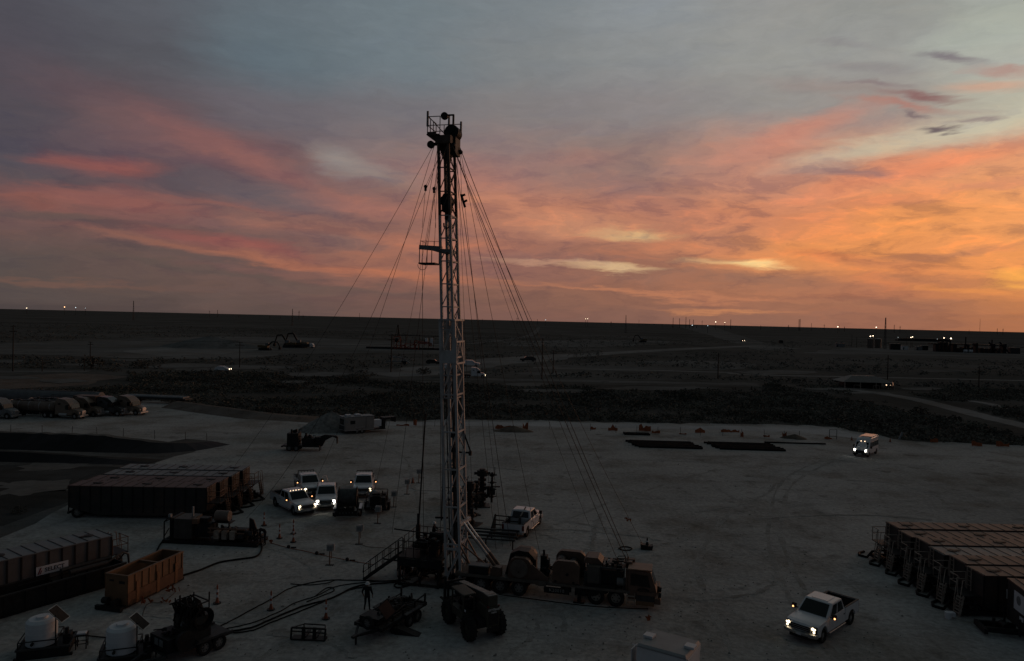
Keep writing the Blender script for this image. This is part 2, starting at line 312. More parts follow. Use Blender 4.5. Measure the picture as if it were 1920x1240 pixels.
# ---------------------------------------------------------------- mesh helper
class MB:
    def __init__(s, M=None): s.v = []; s.f = []; s.mi = []; s.sm = []; s.M = M
    def add(s, vs, fs, mi=0, sm=False):
        b = len(s.v)
        for p in vs:
            p = Vector(p); s.v.append(s.M @ p if s.M else p)
        for f in fs: s.f.append([b + i for i in f]); s.mi.append(mi); s.sm.append(sm)
        return s
    def box(s, x0, y0, z0, x1, y1, z1, mi=0):
        return s.add([(x0,y0,z0),(x1,y0,z0),(x1,y1,z0),(x0,y1,z0),(x0,y0,z1),(x1,y0,z1),(x1,y1,z1),(x0,y1,z1)],
                     [(3,2,1,0),(4,5,6,7),(0,1,5,4),(1,2,6,5),(2,3,7,6),(3,0,4,7)], mi)
    def bar(s, p, q, w, h=None, mi=0):          # square bar from p to q
        p = Vector(p); q = Vector(q); h = h or w; d = (q - p).normalized()
        up = Vector((0,0,1)) if abs(d.z) < 0.95 else Vector((1,0,0))
        a = d.cross(up).normalized() * (w / 2); b = a.cross(d).normalized() * (h / 2)
        vs = [p-a-b, p+a-b, p+a+b, p-a+b, q-a-b, q+a-b, q+a+b, q-a+b]
        return s.add(vs, [(0,1,2,3),(7,6,5,4),(1,0,4,5),(2,1,5,6),(3,2,6,7),(0,3,7,4)], mi)
    def bars(s, pts, w, h=None, closed=False):
        for i in range(len(pts) - 1 + (1 if closed else 0)): s.bar(pts[i], pts[(i + 1) % len(pts)], w, h)
        return s
    def cyl(s, p, q, r, n=14, r2=None, mi=0, caps=True):
        p = Vector(p); q = Vector(q); r2 = r if r2 is None else r2; d = (q - p).normalized()
        up = Vector((0,0,1)) if abs(d.z) < 0.95 else Vector((1,0,0))
        a = d.cross(up).normalized(); b = a.cross(d).normalized()
        vs = []
        for (c, rr) in ((p, r), (q, r2)):
            for i in range(n):
                t = 2 * math.pi * i / n; vs.append(c + (a * math.cos(t) + b * math.sin(t)) * rr)
        s.add(vs, [(i, n + i, n + (i + 1) % n, (i + 1) % n) for i in range(n)], mi, True)
        if caps:
            s.add(vs, [tuple(range(n)), tuple(range(2 * n - 1, n - 1, -1))], mi)
        return s
    def tube(s, pts, r, n=6, mi=0):
        pts = [Vector(p) for p in pts]; vs = []; fs = []; k = len(pts); pa = None
        for i, p in enumerate(pts):
            d = (pts[min(i + 1, k - 1)] - pts[max(i - 1, 0)]).normalized()
            if pa is None:
                up = Vector((0,0,1)) if abs(d.z) < 0.9 else Vector((1,0,0)); a = d.cross(up).normalized()
            else:
                a = (pa - d * pa.dot(d)).normalized()
            pa = a; b = a.cross(d).normalized()
            for j in range(n):
                t = 2 * math.pi * j / n; vs.append(p + (a * math.cos(t) + b * math.sin(t)) * r)
        for i in range(k - 1):
            for j in range(n):
                fs.append((i*n+j, (i+1)*n+j, (i+1)*n+(j+1)%n, i*n+(j+1)%n))
        s.add(vs, fs, mi, True); s.add(vs[:n] + vs[-n:], [tuple(range(n)), tuple(range(2*n-1, n-1, -1))], mi)
        return s
    def slab(s, prof, ys, fn=None, mi=0):        # side outline (x, z) run across the slices ys, shaped by fn
        fn = fn or (lambda x, y, z: (x, y, z)); n = len(prof)
        vs = [fn(x, y, z) for y in ys for (x, z) in prof]
        fs = []
        for k in range(len(ys) - 1):
            for i in range(n):
                j = (i + 1) % n; fs.append((k*n+i, k*n+j, (k+1)*n+j, (k+1)*n+i))
        fs.append(tuple(range(n-1, -1, -1))); fs.append(tuple(range((len(ys)-1)*n, len(ys)*n)))
        return s.add(vs, fs, mi)
    def hexa(s, b, t, mi=0):                     # 4 bottom + 4 top corners
        return s.add(list(b) + list(t), [(3,2,1,0),(4,5,6,7),(0,1,5,4),(1,2,6,5),(2,3,7,6),(3,0,4,7)], mi)
    def panel(s, c, u0, v0, u1, v1, hint, off=0.006, th=0.012, mi=0):   # a plate on the quad c (4 corners), proud by off
        c = [Vector(p) for p in c]
        def P(u, v): return (c[0]*(1-u)+c[1]*u)*(1-v) + (c[3]*(1-u)+c[2]*u)*v
        n = (c[1]-c[0]).cross(c[3]-c[0]).normalized()
        if n.dot(Vector(hint)) < 0: n = -n
        q = [P(u0,v0), P(u1,v0), P(u1,v1), P(u0,v1)]
        return s.hexa([p + n*(off-th) for p in q], [p + n*off for p in q], mi)
    def wheel(s, c, ax, r, w, inner=0.58, n=24, mi=0):     # tyre ring about axis ax
        c = Vector(c); ax = Vector(ax).normalized(); up = Vector((0,0,1)); sd = ax.cross(up).normalized()
        prof = [(inner*r, -w*0.42), (0.90*r, -w/2), (0.98*r, -w*0.40), (r, -w*0.2), (r, w*0.2), (0.98*r, w*0.40), (0.90*r, w/2), (inner*r, w*0.42)]
        vs = []; k = len(prof)
        for i in range(n):
            t = 2*math.pi*i/n; e = sd*math.cos(t) + up*math.sin(t)
            for (rr, o) in prof: vs.append(c + e*rr + ax*o)
        fs = [(i*k+j, ((i+1)%n)*k+j, ((i+1)%n)*k+(j+1)%k, i*k+(j+1)%k) for i in range(n) for j in range(k)]
        return s.add(vs, fs, mi, True)
    def dome(s, c, rx, ry, rz, n=12, m=5, mi=0):           # half ellipsoid
        vs = []; c = Vector(c)
        for j in range(m):
            a = 0.5*math.pi*j/m
            for i in range(n):
                t = 2*math.pi*i/n; vs.append(c + Vector((rx*math.cos(a)*math.cos(t), ry*math.cos(a)*math.sin(t), rz*math.sin(a))))
        vs.append(c + Vector((0,0,rz)))
        fs = [(j*n+i, j*n+(i+1)%n, (j+1)*n+(i+1)%n, (j+1)*n+i) for j in range(m-1) for i in range(n)]
        fs += [((m-1)*n+i, (m-1)*n+(i+1)%n, m*n) for i in range(n)]
        s.add(vs, fs, mi, True); return s.add(vs[:n], [tuple(range(n-1, -1, -1))], mi)
    def ball(s, c, r, n=10, m=6, mi=0):
        c = Vector(c); vs = [c + Vector((0,0,-r))]
        for j in range(1, m):
            a = -math.pi/2 + math.pi*j/m
            for i in range(n): t = 2*math.pi*i/n; vs.append(c + Vector((r*math.cos(a)*math.cos(t), r*math.cos(a)*math.sin(t), r*math.sin(a))))
        vs.append(c + Vector((0,0,r))); top = len(vs)-1
        fs = [(0, 1+(i+1)%n, 1+i) for i in range(n)]
        for j in range(m-2): fs += [(1+j*n+i, 1+j*n+(i+1)%n, 1+(j+1)*n+(i+1)%n, 1+(j+1)*n+i) for i in range(n)]
        fs += [(1+(m-2)*n+i, 1+(m-2)*n+(i+1)%n, top) for i in range(n)]
        return s.add(vs, fs, mi, True)
    def build(s, name, m, parent=None, bevel=0.0, smooth=False):
        me = bpy.data.meshes.new(name); me.from_pydata([tuple(p) for p in s.v], [], s.f); me.update()
        bm_ = bmesh.new(); bm_.from_mesh(me); bmesh.ops.recalc_face_normals(bm_, faces=bm_.faces); bm_.to_mesh(me); bm_.free()
        for x in (m if isinstance(m, (list, tuple)) else [m]): me.materials.append(x)
        if len(me.polygons) == len(s.f):
            me.polygons.foreach_set('material_index', s.mi); me.polygons.foreach_set('use_smooth', [a or smooth for a in s.sm])
        o = bpy.data.objects.new(name, me); COL.objects.link(o)
        if parent: o.parent = parent
        if bevel:
            b = o.modifiers.new('bevel', 'BEVEL'); b.width = bevel; b.segments = 2; b.limit_method = 'ANGLE'; b.angle_limit = R(35)
        return o

def greeble(bx, n, seed, s=.22):                # a knot of small pipes, valves and boxes inside the box bx
    rnd = random.Random(seed); b = MB(); x0, y0, z0, x1, y1, z1 = bx
    P = lambda: Vector((rnd.uniform(x0,x1), rnd.uniform(y0,y1), rnd.uniform(z0,z1)))
    prev = P()
    for k in range(n):
        p = prev.lerp(P(), .55); r_ = rnd.random()
        if r_ < .35: b.box(p.x-s*rnd.uniform(.3,1), p.y-s*rnd.uniform(.3,1), p.z-s*rnd.uniform(.3,.9), p.x+s*rnd.uniform(.3,1), p.y+s*rnd.uniform(.3,1), p.z+s*rnd.uniform(.3,.9))
        elif r_ < .6: b.cyl(p, p + Vector((rnd.uniform(-.3,.3), rnd.choice((-1,1))*s, rnd.uniform(-.1,.1))), s*rnd.uniform(.3,.7), 9)
        else:
            q = prev; b.tube([q, q.lerp(p,.5)+Vector((0,0,rnd.uniform(-.1,.35))), p], rnd.uniform(.025,.06), 6)
        b.bar(prev, p, .05) if (p-prev).length > .05 else None
        prev = p
    return b
def tag(o, label, cat, group=None, kind=None):
    if label: o['label'] = label
    if cat: o['category'] = cat
    if group: o['group'] = group
    if kind: o['kind'] = kind
    return o
def thing(name, label, cat, loc=(0,0,0), rz=0.0, group=None):
    o = bpy.data.objects.new(name, None); COL.objects.link(o); o.empty_display_size = 0.5
    o.location = loc; o.rotation_euler = (0, 0, rz); return tag(o, label, cat, group)
def struct(o): o['kind'] = 'structure'; return o
def copy_tree(root, loc, rz, label, group=None):
    r = root.copy(); COL.objects.link(r); r.location = loc; r.rotation_euler = (0, 0, rz); r['label'] = label
    if group: r['group'] = group
    for ch in list(root.children):
        c = ch.copy(); COL.objects.link(c); c.parent = r
        for g in list(ch.children):
            d = g.copy(); COL.objects.link(d); d.parent = c
    return r
def text_mesh(name, txt, size, m, parent, M, spacing=1.0, bold=0.0):
    cu_ = bpy.data.curves.new(name, 'FONT'); cu_.body = txt; cu_.size = size; cu_.extrude = 0.006; cu_.align_x = 'CENTER'; cu_.align_y = 'CENTER'
    cu_.space_character = spacing; cu_.offset = bold; cu_.resolution_u = 2
    tmp = bpy.data.objects.new(name + '_t', cu_); COL.objects.link(tmp)
    dg = bpy.context.evaluated_depsgraph_get(); me = bpy.data.meshes.new_from_object(tmp.evaluated_get(dg))
    bpy.data.objects.remove(tmp, do_unlink=True); me.transform(M); me.materials.clear(); me.materials.append(m)
    o = bpy.data.objects.new(name, me); COL.objects.link(o); o.parent = parent
    return o
def wheel_part(parent, c, r, w, side, dual=False, rimm=None, name='wheel', inner=0.58, tread=0):
    ax = (0, side, 0); c = Vector(c)
    b = MB().wheel(c, ax, r, w, inner)
    if dual: b.wheel(c - Vector(ax)*(w*1.15), ax, r, w, inner)
    if tread:
        for i in range(tread):
            t = 2*math.pi*i/tread
            for sgn in (-1, 1):
                e = Vector((math.cos(t + sgn*0.07), 0, math.sin(t + sgn*0.07))); k = Vector((-math.sin(t), 0, math.cos(t)))
                p = c + e*(r*0.985); b.bar(p + Vector((0, sgn*w*0.48, 0)), p + Vector((0, sgn*w*0.05, 0)) + k*0.10, 0.07, 0.07)
    o = b.build(name, RUBBER, parent)
    q = MB(); ir = inner*r
    q.cyl(c - Vector(ax)*(w*0.30), c + Vector(ax)*(w*0.22), ir, 20)
    q.cyl(c + Vector(ax)*(w*0.22), c + Vector(ax)*(w*0.34), ir*0.42, 12)
    for i in range(6):
        t = 2*math.pi*i/6; p = c + Vector((math.cos(t), 0, math.sin(t)))*(ir*0.68)
        q.cyl(p + Vector(ax)*(w*0.22), p + Vector(ax)*(w*0.232), ir*0.15, 8, mi=1)
    q.build('rim', [rimm or RIM, BLACK], o)
    return o
def railing(pts, h=1.05, r=0.025, rails=(1.0, 0.55), step=1.5, b=None):
    b = b or MB()
    for i in range(len(pts) - 1):
        p, q = Vector(pts[i]), Vector(pts[i+1]); n = max(1, int(round((q-p).length/step)))
        for k in range(n + 1):
            e = p.lerp(q, k/n); b.cyl(e, e + Vector((0,0,h)), r, 6)
        for f in rails: b.cyl(p + Vector((0,0,h*f)), q + Vector((0,0,h*f)), r, 6)
    return b
def arch(cx, cz, ra, z0, n=8):                   # wheel opening points along a lower edge, front to back
    a0 = math.asin(max(-1, min(1, (z0 - cz)/ra)))
    return [(cx + ra*math.cos(a0 + (math.pi - 2*a0)*i/n), cz + ra*math.sin(a0 + (math.pi - 2*a0)*i/n)) for i in range(n + 1)]

# ---------------------------------------------------------------- ground, pad, roads
def soil(name, a, b, brown, s1=0.05, bumpy=0.3, dark=None, streak=True, fine=0.35, brown_amt=0.6):
    mm = bpy.data.materials.new(name); mm.use_nodes = True; t = mm.node_tree; p = t.nodes['Principled BSDF']
    tcn = N(t, 'ShaderNodeTexCoord')
    def nz(sc, det=6, rough=0.6, scale=(1,1,1), loc=(0,0,0), dist=0.0):
        mp = N(t, 'ShaderNodeMapping'); L(t, tcn.outputs['Object'], mp.inputs[0]); mp.inputs['Scale'].default_value = scale; mp.inputs['Location'].default_value = loc
        n = N(t, 'ShaderNodeTexNoise'); L(t, mp.outputs[0], n.inputs['Vector']); n.inputs['Scale'].default_value = sc; n.inputs['Detail'].default_value = det; n.inputs['Roughness'].default_value = rough; n.inputs['Distortion'].default_value = dist
        return n.outputs['Fac']
    def rng(x, lo, hi, o0=0.0, o1=1.0):
        r = N(t, 'ShaderNodeMapRange'); L(t, x, r.inputs[0]); r.inputs[1].default_value = lo; r.inputs[2].default_value = hi; r.inputs[3].default_value = o0; r.inputs[4].default_value = o1
        return r.outputs[0]
    def mx(f, x, y, mode='MIX'):
        n = N(t, 'ShaderNodeMix', data_type='RGBA', blend_type=mode)
        if isinstance(f, (int, float)): n.inputs[0].default_value = f
        else: L(t, f, n.inputs[0])
        for q, z in ((6, x), (7, y)):
            if isinstance(z, tuple): n.inputs[q].default_value = z[:3] + (1,)
            else: L(t, z, n.inputs[q])
        return n.outputs[2]
    c = mx(rng(nz(s1), 0.38, 0.62), a, b)
    c = mx(rng(nz(s1*2.3, 8, 0.65, loc=(9,4,0)), 0.48, 0.66, 0, brown_amt), c, brown)
    if streak:
        c = mx(rng(nz(s1*6, 7, 0.7, (0.25, 1.0, 1), (3,1,0), 0.6), 0.52, 0.70, 0, 0.5), c, tuple(0.5*x for x in a))
        c = mx(rng(nz(s1*5, 7, 0.7, (1.0, 0.3, 1), (1,7,0), 0.8), 0.54, 0.72, 0, 0.42), c, tuple(0.5*x for x in a))
    if dark: c = mx(rng(nz(s1*9, 7, 0.6, loc=(2,2,0)), 0.57, 0.72, 0, 0.65), c, dark)
    c = mx(fine, c, mx(rng(nz(s1*60, 6, 0.7), 0.3, 0.7), (0.45,0.45,0.45), (1.55,1.55,1.55)), 'MULTIPLY')
    L(t, c, p.inputs['Base Color']); p.inputs['Roughness'].default_value = 1.0; p.inputs['Specular IOR Level'].default_value = 0.0
    bp = N(t, 'ShaderNodeBump'); bp.inputs['Strength'].default_value = bumpy; bp.inputs['Distance'].default_value = 0.12
    L(t, nz(s1*30, 8, 0.65), bp.inputs['Height']); L(t, bp.outputs[0], p.inputs['Normal'])
    return mm
M_TERR = soil('scrub_soil', (0.095,0.092,0.086), (0.15,0.146,0.138), (0.125,0.108,0.095), 0.006, 0.4, (0.03,0.03,0.028))
M_PAD = soil('caliche', (0.345,0.342,0.330), (0.43,0.430,0.418), (0.215,0.192,0.165), 0.045, 0.55, (0.10,0.087,0.073), brown_amt=0.75, fine=0.55)
M_ROAD = soil('dirt_road', (0.20,0.20,0.195), (0.27,0.27,0.265), (0.19,0.165,0.14), 0.03, 0.3)
M_SCRUBG = soil('scrub_ground_soil', (0.075,0.073,0.068), (0.115,0.112,0.105), (0.095,0.083,0.073), 0.03, 0.4, (0.03,0.03,0.028))
M_ROADL = soil('pale_road', (0.40,0.41,0.415), (0.48,0.49,0.495), (0.30,0.29,0.28), 0.05, 0.25)
M_CLEAR = soil('cleared_soil', (0.13,0.13,0.125), (0.21,0.21,0.205), (0.15,0.13,0.115), 0.012, 0.3, (0.05,0.048,0.044))
M_TRACK = soil('tyre_track_soil', (0.30,0.30,0.288), (0.385,0.388,0.376), (0.20,0.175,0.15), 0.2, 0.5, (0.12,0.108,0.095))
M_BERM = soil('berm_soil', (0.15,0.125,0.11), (0.21,0.18,0.16), (0.17,0.12,0.095), 0.12, 0.6, (0.06,0.05,0.045))
M_DARKB = soil('pit_soil', (0.10,0.098,0.094), (0.17,0.168,0.162), (0.12,0.10,0.088), 0.10, 0.5, (0.05,0.048,0.045))
M_DARKG = soil('damp_soil', (0.05,0.05,0.048), (0.09,0.09,0.088), (0.06,0.05,0.045), 0.08, 0.4)

def sheet(name, pts, z, m, jag=0.0, step=3.0, seed=1):
    rnd = random.Random(seed); P = []
    for i in range(len(pts)):
        a, b = Vector((pts[i][0], pts[i][1], z)), Vector((pts[(i+1) % len(pts)][0], pts[(i+1) % len(pts)][1], z))
        n = max(1, int((b - a).length/step)) if jag else 1; n = min(n, 60)
        for k in range(n):
            q = a.lerp(b, k/n)
            if jag: q = q + Vector((rnd.uniform(-jag, jag), rnd.uniform(-jag, jag), 0))
            P.append(q)
    me = bpy.data.meshes.new(name); bm_ = bmesh.new(); f = bm_.faces.new([bm_.verts.new(q) for q in P]); f.normal_update()
    if f.normal.z < 0: f.normal_flip()
    bmesh.ops.triangulate(bm_, faces=bm_.faces[:]); bm_.to_mesh(me); bm_.free()
    me.materials.append(m); o = bpy.data.objects.new(name, me); COL.objects.link(o); return struct(o)
def ribbon(name, pxs, w, z, m, jag=0.3, seed=3):
    P = [at(x, y) for x, y in pxs]; rnd = random.Random(seed); Q = []
    for i in range(len(P)-1):                       # smooth the line
        for k in range(8):
            t = k/8; p0, p1, p2, p3 = P[max(i-1,0)], P[i], P[i+1], P[min(i+2,len(P)-1)]
            Q.append(0.5*((2*p1) + (p2-p0)*t + (2*p0-5*p1+4*p2-p3)*t*t + (3*p1-p0-3*p2+p3)*t**3))
    Q.append(P[-1]); vs = []; fs = []
    for i, q in enumerate(Q):
        d = (Q[min(i+1,len(Q)-1)] - Q[max(i-1,0)]).normalized(); nrm_ = Vector((-d.y, d.x, 0))
        for sg in (-1, 1): e = q + nrm_*sg*(w/2 + rnd.uniform(-jag, jag)); vs.append((e.x, e.y, z))
    fs = [(2*i, 2*i+1, 2*i+3, 2*i+2) for i in range(len(Q)-1)]
    me = bpy.data.meshes.new(name); me.from_pydata(vs, [], fs); me.materials.append(m)
    o = bpy.data.objects.new(name, me); COL.objects.link(o); return struct(o)
# one sheet to the horizon
vs = [(0, 60, 0)]; fs = []; rings = [60, 120, 240, 480, 960, 2000, 4500, 10000, 22000]; nn = 72
for r_ in rings:
    for i in range(nn): vs.append((r_*math.sin(2*math.pi*i/nn), 60 + r_*math.cos(2*math.pi*i/nn), 0))
fs = [(0, 1+(i+1)%nn, 1+i) for i in range(nn)]
for k in range(len(rings)-1):
    fs += [(1+k*nn+i, 1+k*nn+(i+1)%nn, 1+(k+1)*nn+(i+1)%nn, 1+(k+1)*nn+i) for i in range(nn)]
me = bpy.data.meshes.new('ground'); me.from_pydata(vs, [], fs); me.materials.append(M_TERR)
o = bpy.data.objects.new('ground', me); COL.objects.link(o); struct(o)

from mathutils import noise as noise_
CLEAR = []        # stretches kept free of bushes
PADPX = [(-420,738),(-150,742),(0,747),(180,748),(300,752),(400,766),(520,776),(620,787),(760,789),(900,787),(1060,790),(1300,795),(1480,797),(1560,800),(1620,812),(1700,826),(1800,831),(1920,836),(2300,848)]
PAD = [at(x, y) for x, y in PADPX] + [Vector((60, 18, 0)), Vector((-62, 18, 0))]
sheet('caliche_pad', PAD, 0.006, M_PAD, 1.1, 2.5, 4)
def inpoly(x, y, P):
    c = False; j = len(P)-1
    for i in range(len(P)):
        if (P[i].y > y) != (P[j].y > y) and x < (P[j].x-P[i].x)*(y-P[i].y)/(P[j].y-P[i].y) + P[i].x: c = not c
        j = i
    return c
def pxsheet(name, pxs, z, m, jag, step, seed): return sheet(name, [at(x, y) for x, y in pxs], z, m, jag, step, seed)
pxsheet('scrub_ground', [(-300,702),(0,708),(300,703),(600,706),(900,716),(1300,724),(1600,728),(1960,722),(2300,730),(2300,900),(1920,850),(1600,822),(1300,806),(900,800),(500,790),(0,770),(-300,765)], 0.003, M_SCRUBG, 1.5, 8, 14)
pxsheet('pad_road', [(560,788),(760,792),(900,790),(1060,793),(1300,798),(1480,800),(1560,804),(1620,818),(1640,826),(1560,817),(1480,810),(1300,805),(1060,801),(900,798),(760,799),(560,795)], 0.008, M_ROADL, .5, 3, 15)
pxsheet('cleared_ground', [(-60,646),(120,641),(300,634),(420,631),(560,633),(720,639),(830,644),(835,664),(700,662),(560,664),(440,673),(300,673),(150,668),(-60,663)], 0.02, M_CLEAR, 3, 12, 1)
pxsheet('cleared_ground', [(220,660),(300,652),(420,650),(500,655),(420,664),(300,668)], 0.03, M_ROAD, 2, 10, 2)
pxsheet('cleared_ground', [(690,700),(760,690),(830,683),(900,673),(1000,667),(1065,664),(1062,674),(960,683),(905,691),(835,702),(740,707)], 0.03, M_ROAD, 1.2, 8, 3)
pxsheet('cleared_ground', [(1500,663),(1560,655),(1650,649),(1800,655),(1925,662),(1925,672),(1780,668),(1650,664)], 0.02, M_CLEAR, 3, 12, 4)
pxsheet('cleared_ground', [(940,641),(1100,637),(1260,640),(1250,646),(1100,652),(960,649)], 0.02, M_CLEAR, 3, 12, 5)
pxsheet('cleared_ground', [(1000,690),(1120,680),(1300,676),(1420,682),(1400,692),(1200,697)], 0.02, M_CLEAR, 2, 10, 6)
pxsheet('cleared_ground', [(-40,716),(60,704),(140,700),(240,706),(190,714),(170,722),(-40,732)], 0.02, M_BERM, 1, 5, 7)
pxsheet('cleared_ground', [(1270,612),(1330,611),(1420,640),(1500,655),(1420,657),(1340,632)], 0.02, M_CLEAR, 3, 20, 8)
ribbon('dirt_road', [(840,709),(890,711),(1100,715),(1300,719),(1420,722)], 7.5, 0.04, M_CLEAR)
ribbon('dirt_road', [(-40,697),(60,697),(165,697)], 7.0, 0.04, M_CLEAR)
ribbon('dirt_road', [(1000,690),(1340,698),(1400,703),(1650,708),(1960,715)], 4.5, 0.035, M_ROAD)
ribbon('dirt_road', [(1000,673),(1150,662),(1300,654),(1430,648)], 16, 0.045, M_ROAD, 1.0)
ribbon('dirt_road', [(1600,732),(1650,738),(1720,750),(1790,767),(1860,785),(1980,812)], 5.0, 0.04, M_ROAD)
ribbon('dirt_road', [(1805,750),(1850,757),(1905,769)], 3.0, 0.05, M_ROAD)
ribbon('dirt_road', [(880,645),(960,636),(1000,626),(1010,614)], 8, 0.045, M_CLEAR, 0.8)
# tyre tracks on the pad
TR = [[(930,1240),(985,1205),(1010,1175),(990,1150)],[(990,1240),(1040,1205),(1060,1172),(1040,1145)],[(1380,1240),(1330,1130),(1310,1050),(1370,960)],[(1540,1230),(1480,1120),(1440,1000),(1470,900),(1560,855)],[(1580,1225),(1510,1110),(1465,1000),(1490,905),(1580,858)],[(480,1240),(620,1150),(690,1110)],[(820,1010),(780,930),(760,860),(700,830)],[(1040,985),(1180,930),(1360,880),(1600,862)]]
rnd = random.Random(77)
for _ in range(16):
    x, y = rnd.uniform(350,1600), rnd.uniform(860,1210); a = rnd.uniform(0,6.28); pts = [(x,y)]; tr = rnd.uniform(-.35,.35)
    for k in range(5): a += tr; x += math.cos(a)*rnd.uniform(40,75); y += math.sin(a)*14; pts.append((x, min(1235, max(835, y))))
    TR.append(pts)
for k, pts in enumerate(TR): ribbon('tyre_track', pts, 0.36, 0.010 + 0.0008*k, M_TRACK, 0.14, 20 + k)
rnd = random.Random(5); m_ = MB()
for _ in range(800):
    c = at(rnd.uniform(250,1700), 830 + 410*rnd.random()**.8); r_ = rnd.uniform(.025,.07)*(1.6 if rnd.random() < .06 else 1)
    u = [(math.cos(a)*r_*rnd.uniform(.7,1.3), math.sin(a)*r_*rnd.uniform(.7,1.3)) for a in (0,1.26,2.5,3.8,5.0)]
    vs_ = [(c.x+i_, c.y+j_, .02) for i_, j_ in u] + [(c.x+.1*r_, c.y, .02+r_*.8)]
    m_.add(vs_, [(0,1,5),(1,2,5),(2,3,5),(3,4,5),(4,0,5)])
o = m_.build('loose_stones', GRAVEL); o['kind'] = 'stuff'; o['label'] = 'loose stones and clods scattered over the pad'
# irregular sandy openings in the brush
rnd = random.Random(31)
for k in range(26):
    x, y = rnd.uniform(-20,1900), rnd.uniform(672,724) + (8 if k % 3 else 0); w_ = rnd.uniform(25,110); h_ = rnd.uniform(1.5,4.5)
    pts = [(x + w_*math.cos(a)*rnd.uniform(.6,1.2), y + x*0.004 + h_*math.sin(a)*rnd.uniform(.6,1.2)) for a in [i_*math.pi/5 for i_ in range(10)]]
    pxsheet('sandy_patch', pts, 0.05 + .002*k, M_CLEAR, 1.2, 5, 50 + k)
    CLEAR.append([at(x + 1.05*w_*math.cos(a), y + x*0.004 + (h_*1.5 if math.sin(a) > 0 else h_)*math.sin(a)) for a in [i_*math.pi/6 for i_ in range(12)]])
# lined ponds behind low berms on the left
def berm(name, ridge, h, run, m, back=4.0, mback=None):
    Q = [at(x, y) for x, y in ridge]; vs = []; fs = []; rnd = random.Random(len(Q)); P = []
    for a, b in zip(Q, Q[1:]):
        n = max(2, int((b-a).length/1.2))
        for k in range(n): P.append(a.lerp(b, k/n) + Vector((0, rnd.uniform(-.08,.08), 0)))
    P.append(Q[-1])
    for i, q in enumerate(P):
        d = (P[min(i+1,len(P)-1)] - P[max(i-1,0)]).normalized(); nn_ = Vector((d.y, -d.x, 0))
        e = min(1.0, min(i, len(P)-1-i)*0.08 + 0.1) if i > len(P)/2 else 1.0
        hh = h*e*(1 + rnd.uniform(-.04, .04))
        vs += [q + nn_*run*1.25, q + nn_*run*0.15 + Vector((0,0,hh)), q - nn_*0.5 + Vector((0,0,hh*1.02)), q - nn_*back]
    for i in range(len(P)-1):
        for k in range(3): fs.append((4*i+k, 4*i+k+1, 4*i+5+k, 4*i+4+k))
    me = bpy.data.meshes.new(name); me.from_pydata([tuple(v) for v in vs], [], fs); me.materials.append(m); me.materials.append(mback or M_BERM)
    for i, p in enumerate(me.polygons): p.material_index = 0 if i % 3 == 0 else 1
    o = bpy.data.objects.new(name, me); COL.objects.link(o); return struct(o)
berm('pond_bank', [(-260,828),(0,832),(300,841),(345,838),(395,829)], 1.6, 3.2, LINER, 5, M_DARKB)
berm('pond_bank', [(-260,857),(0,860),(180,864),(240,866),(285,869)], 0.9, 1.6, LINER, 2.5, M_DARKG)
pxsheet('pond_floor', [(-300,822),(0,834),(200,840),(300,843),(398,826),(410,832),(330,856),(300,868),(262,890),(215,915),(150,940),(110,962),(60,985),(0,1010),(-200,1060),(-300,1060)], 0.0105, M_DARKB, .5, 3, 9)
pxsheet('pond_floor', [(-260,872),(0,872),(120,874),(250,876),(300,872),(262,890),(190,912),(100,955),(0,985),(-200,1010)], 0.011, M_DARKG, .5, 3, 10)
pxsheet('pale_spill', [(30,875),(60,868),(120,868),(190,871),(130,880),(60,884)], 0.018, M_CLEAR, .9, .8, 11)
pxsheet('pale_spill', [(0,905),(60,903),(140,902),(130,918),(60,926),(0,930)], 0.018, M_CLEAR, .8, .8, 12)
def heap(name, px, py, rx, ry, h, m, label, seed=1, cat='dirt pile', struct_=False):
    c = at(px, py); rnd = random.Random(seed); vs = []; fs = []; n = 26; mm_ = 9
    for j in range(mm_):
        f = j/(mm_-1)
        for i in range(n):
            t = 2*math.pi*i/n; k = (1-f)*(1 + 0.16*math.sin(3*t+seed) + rnd.uniform(-.06,.06)); vs.append((rx*k*math.cos(t), ry*k*math.sin(t), h*(f**0.85)*(1+rnd.uniform(-.05,.05)) - 0.02))
    fs = [(j*n+i, j*n+(i+1)%n, (j+1)*n+(i+1)%n, (j+1)*n+i) for j in range(mm_-1) for i in range(n)]
    o = MB().add(vs, fs, 0, True).build(name, m); o.location = c
    return struct(o) if struct_ else tag(o, label, cat)
heap('gravel_pile', 622, 806, 5.4, 4.2, 3.0, GRAVEL, 'large grey gravel pile behind the camper trailer', 2, 'gravel pile')
heap('dirt_pile', 962, 808, 3.2, 2.2, 0.85, SOILP, 'low dark dirt pile at the back of the pad right of the mast', 3)
heap('dirt_pile', 1490, 822, 2.2, 1.6, 0.7, SOILP, 'small dark dirt pile by the pad edge right of the pipe stacks', 5)
heap('earth_mound', 395, 652, 30, 14, 6, M_CLEAR, 'broad pale spoil mound in the far cleared ground', 7, 'mound')
berm('earth_berm', [(330,762),(400,772),(480,782),(560,786),(610,790)], 1.0, 2.5, M_BERM, 5)
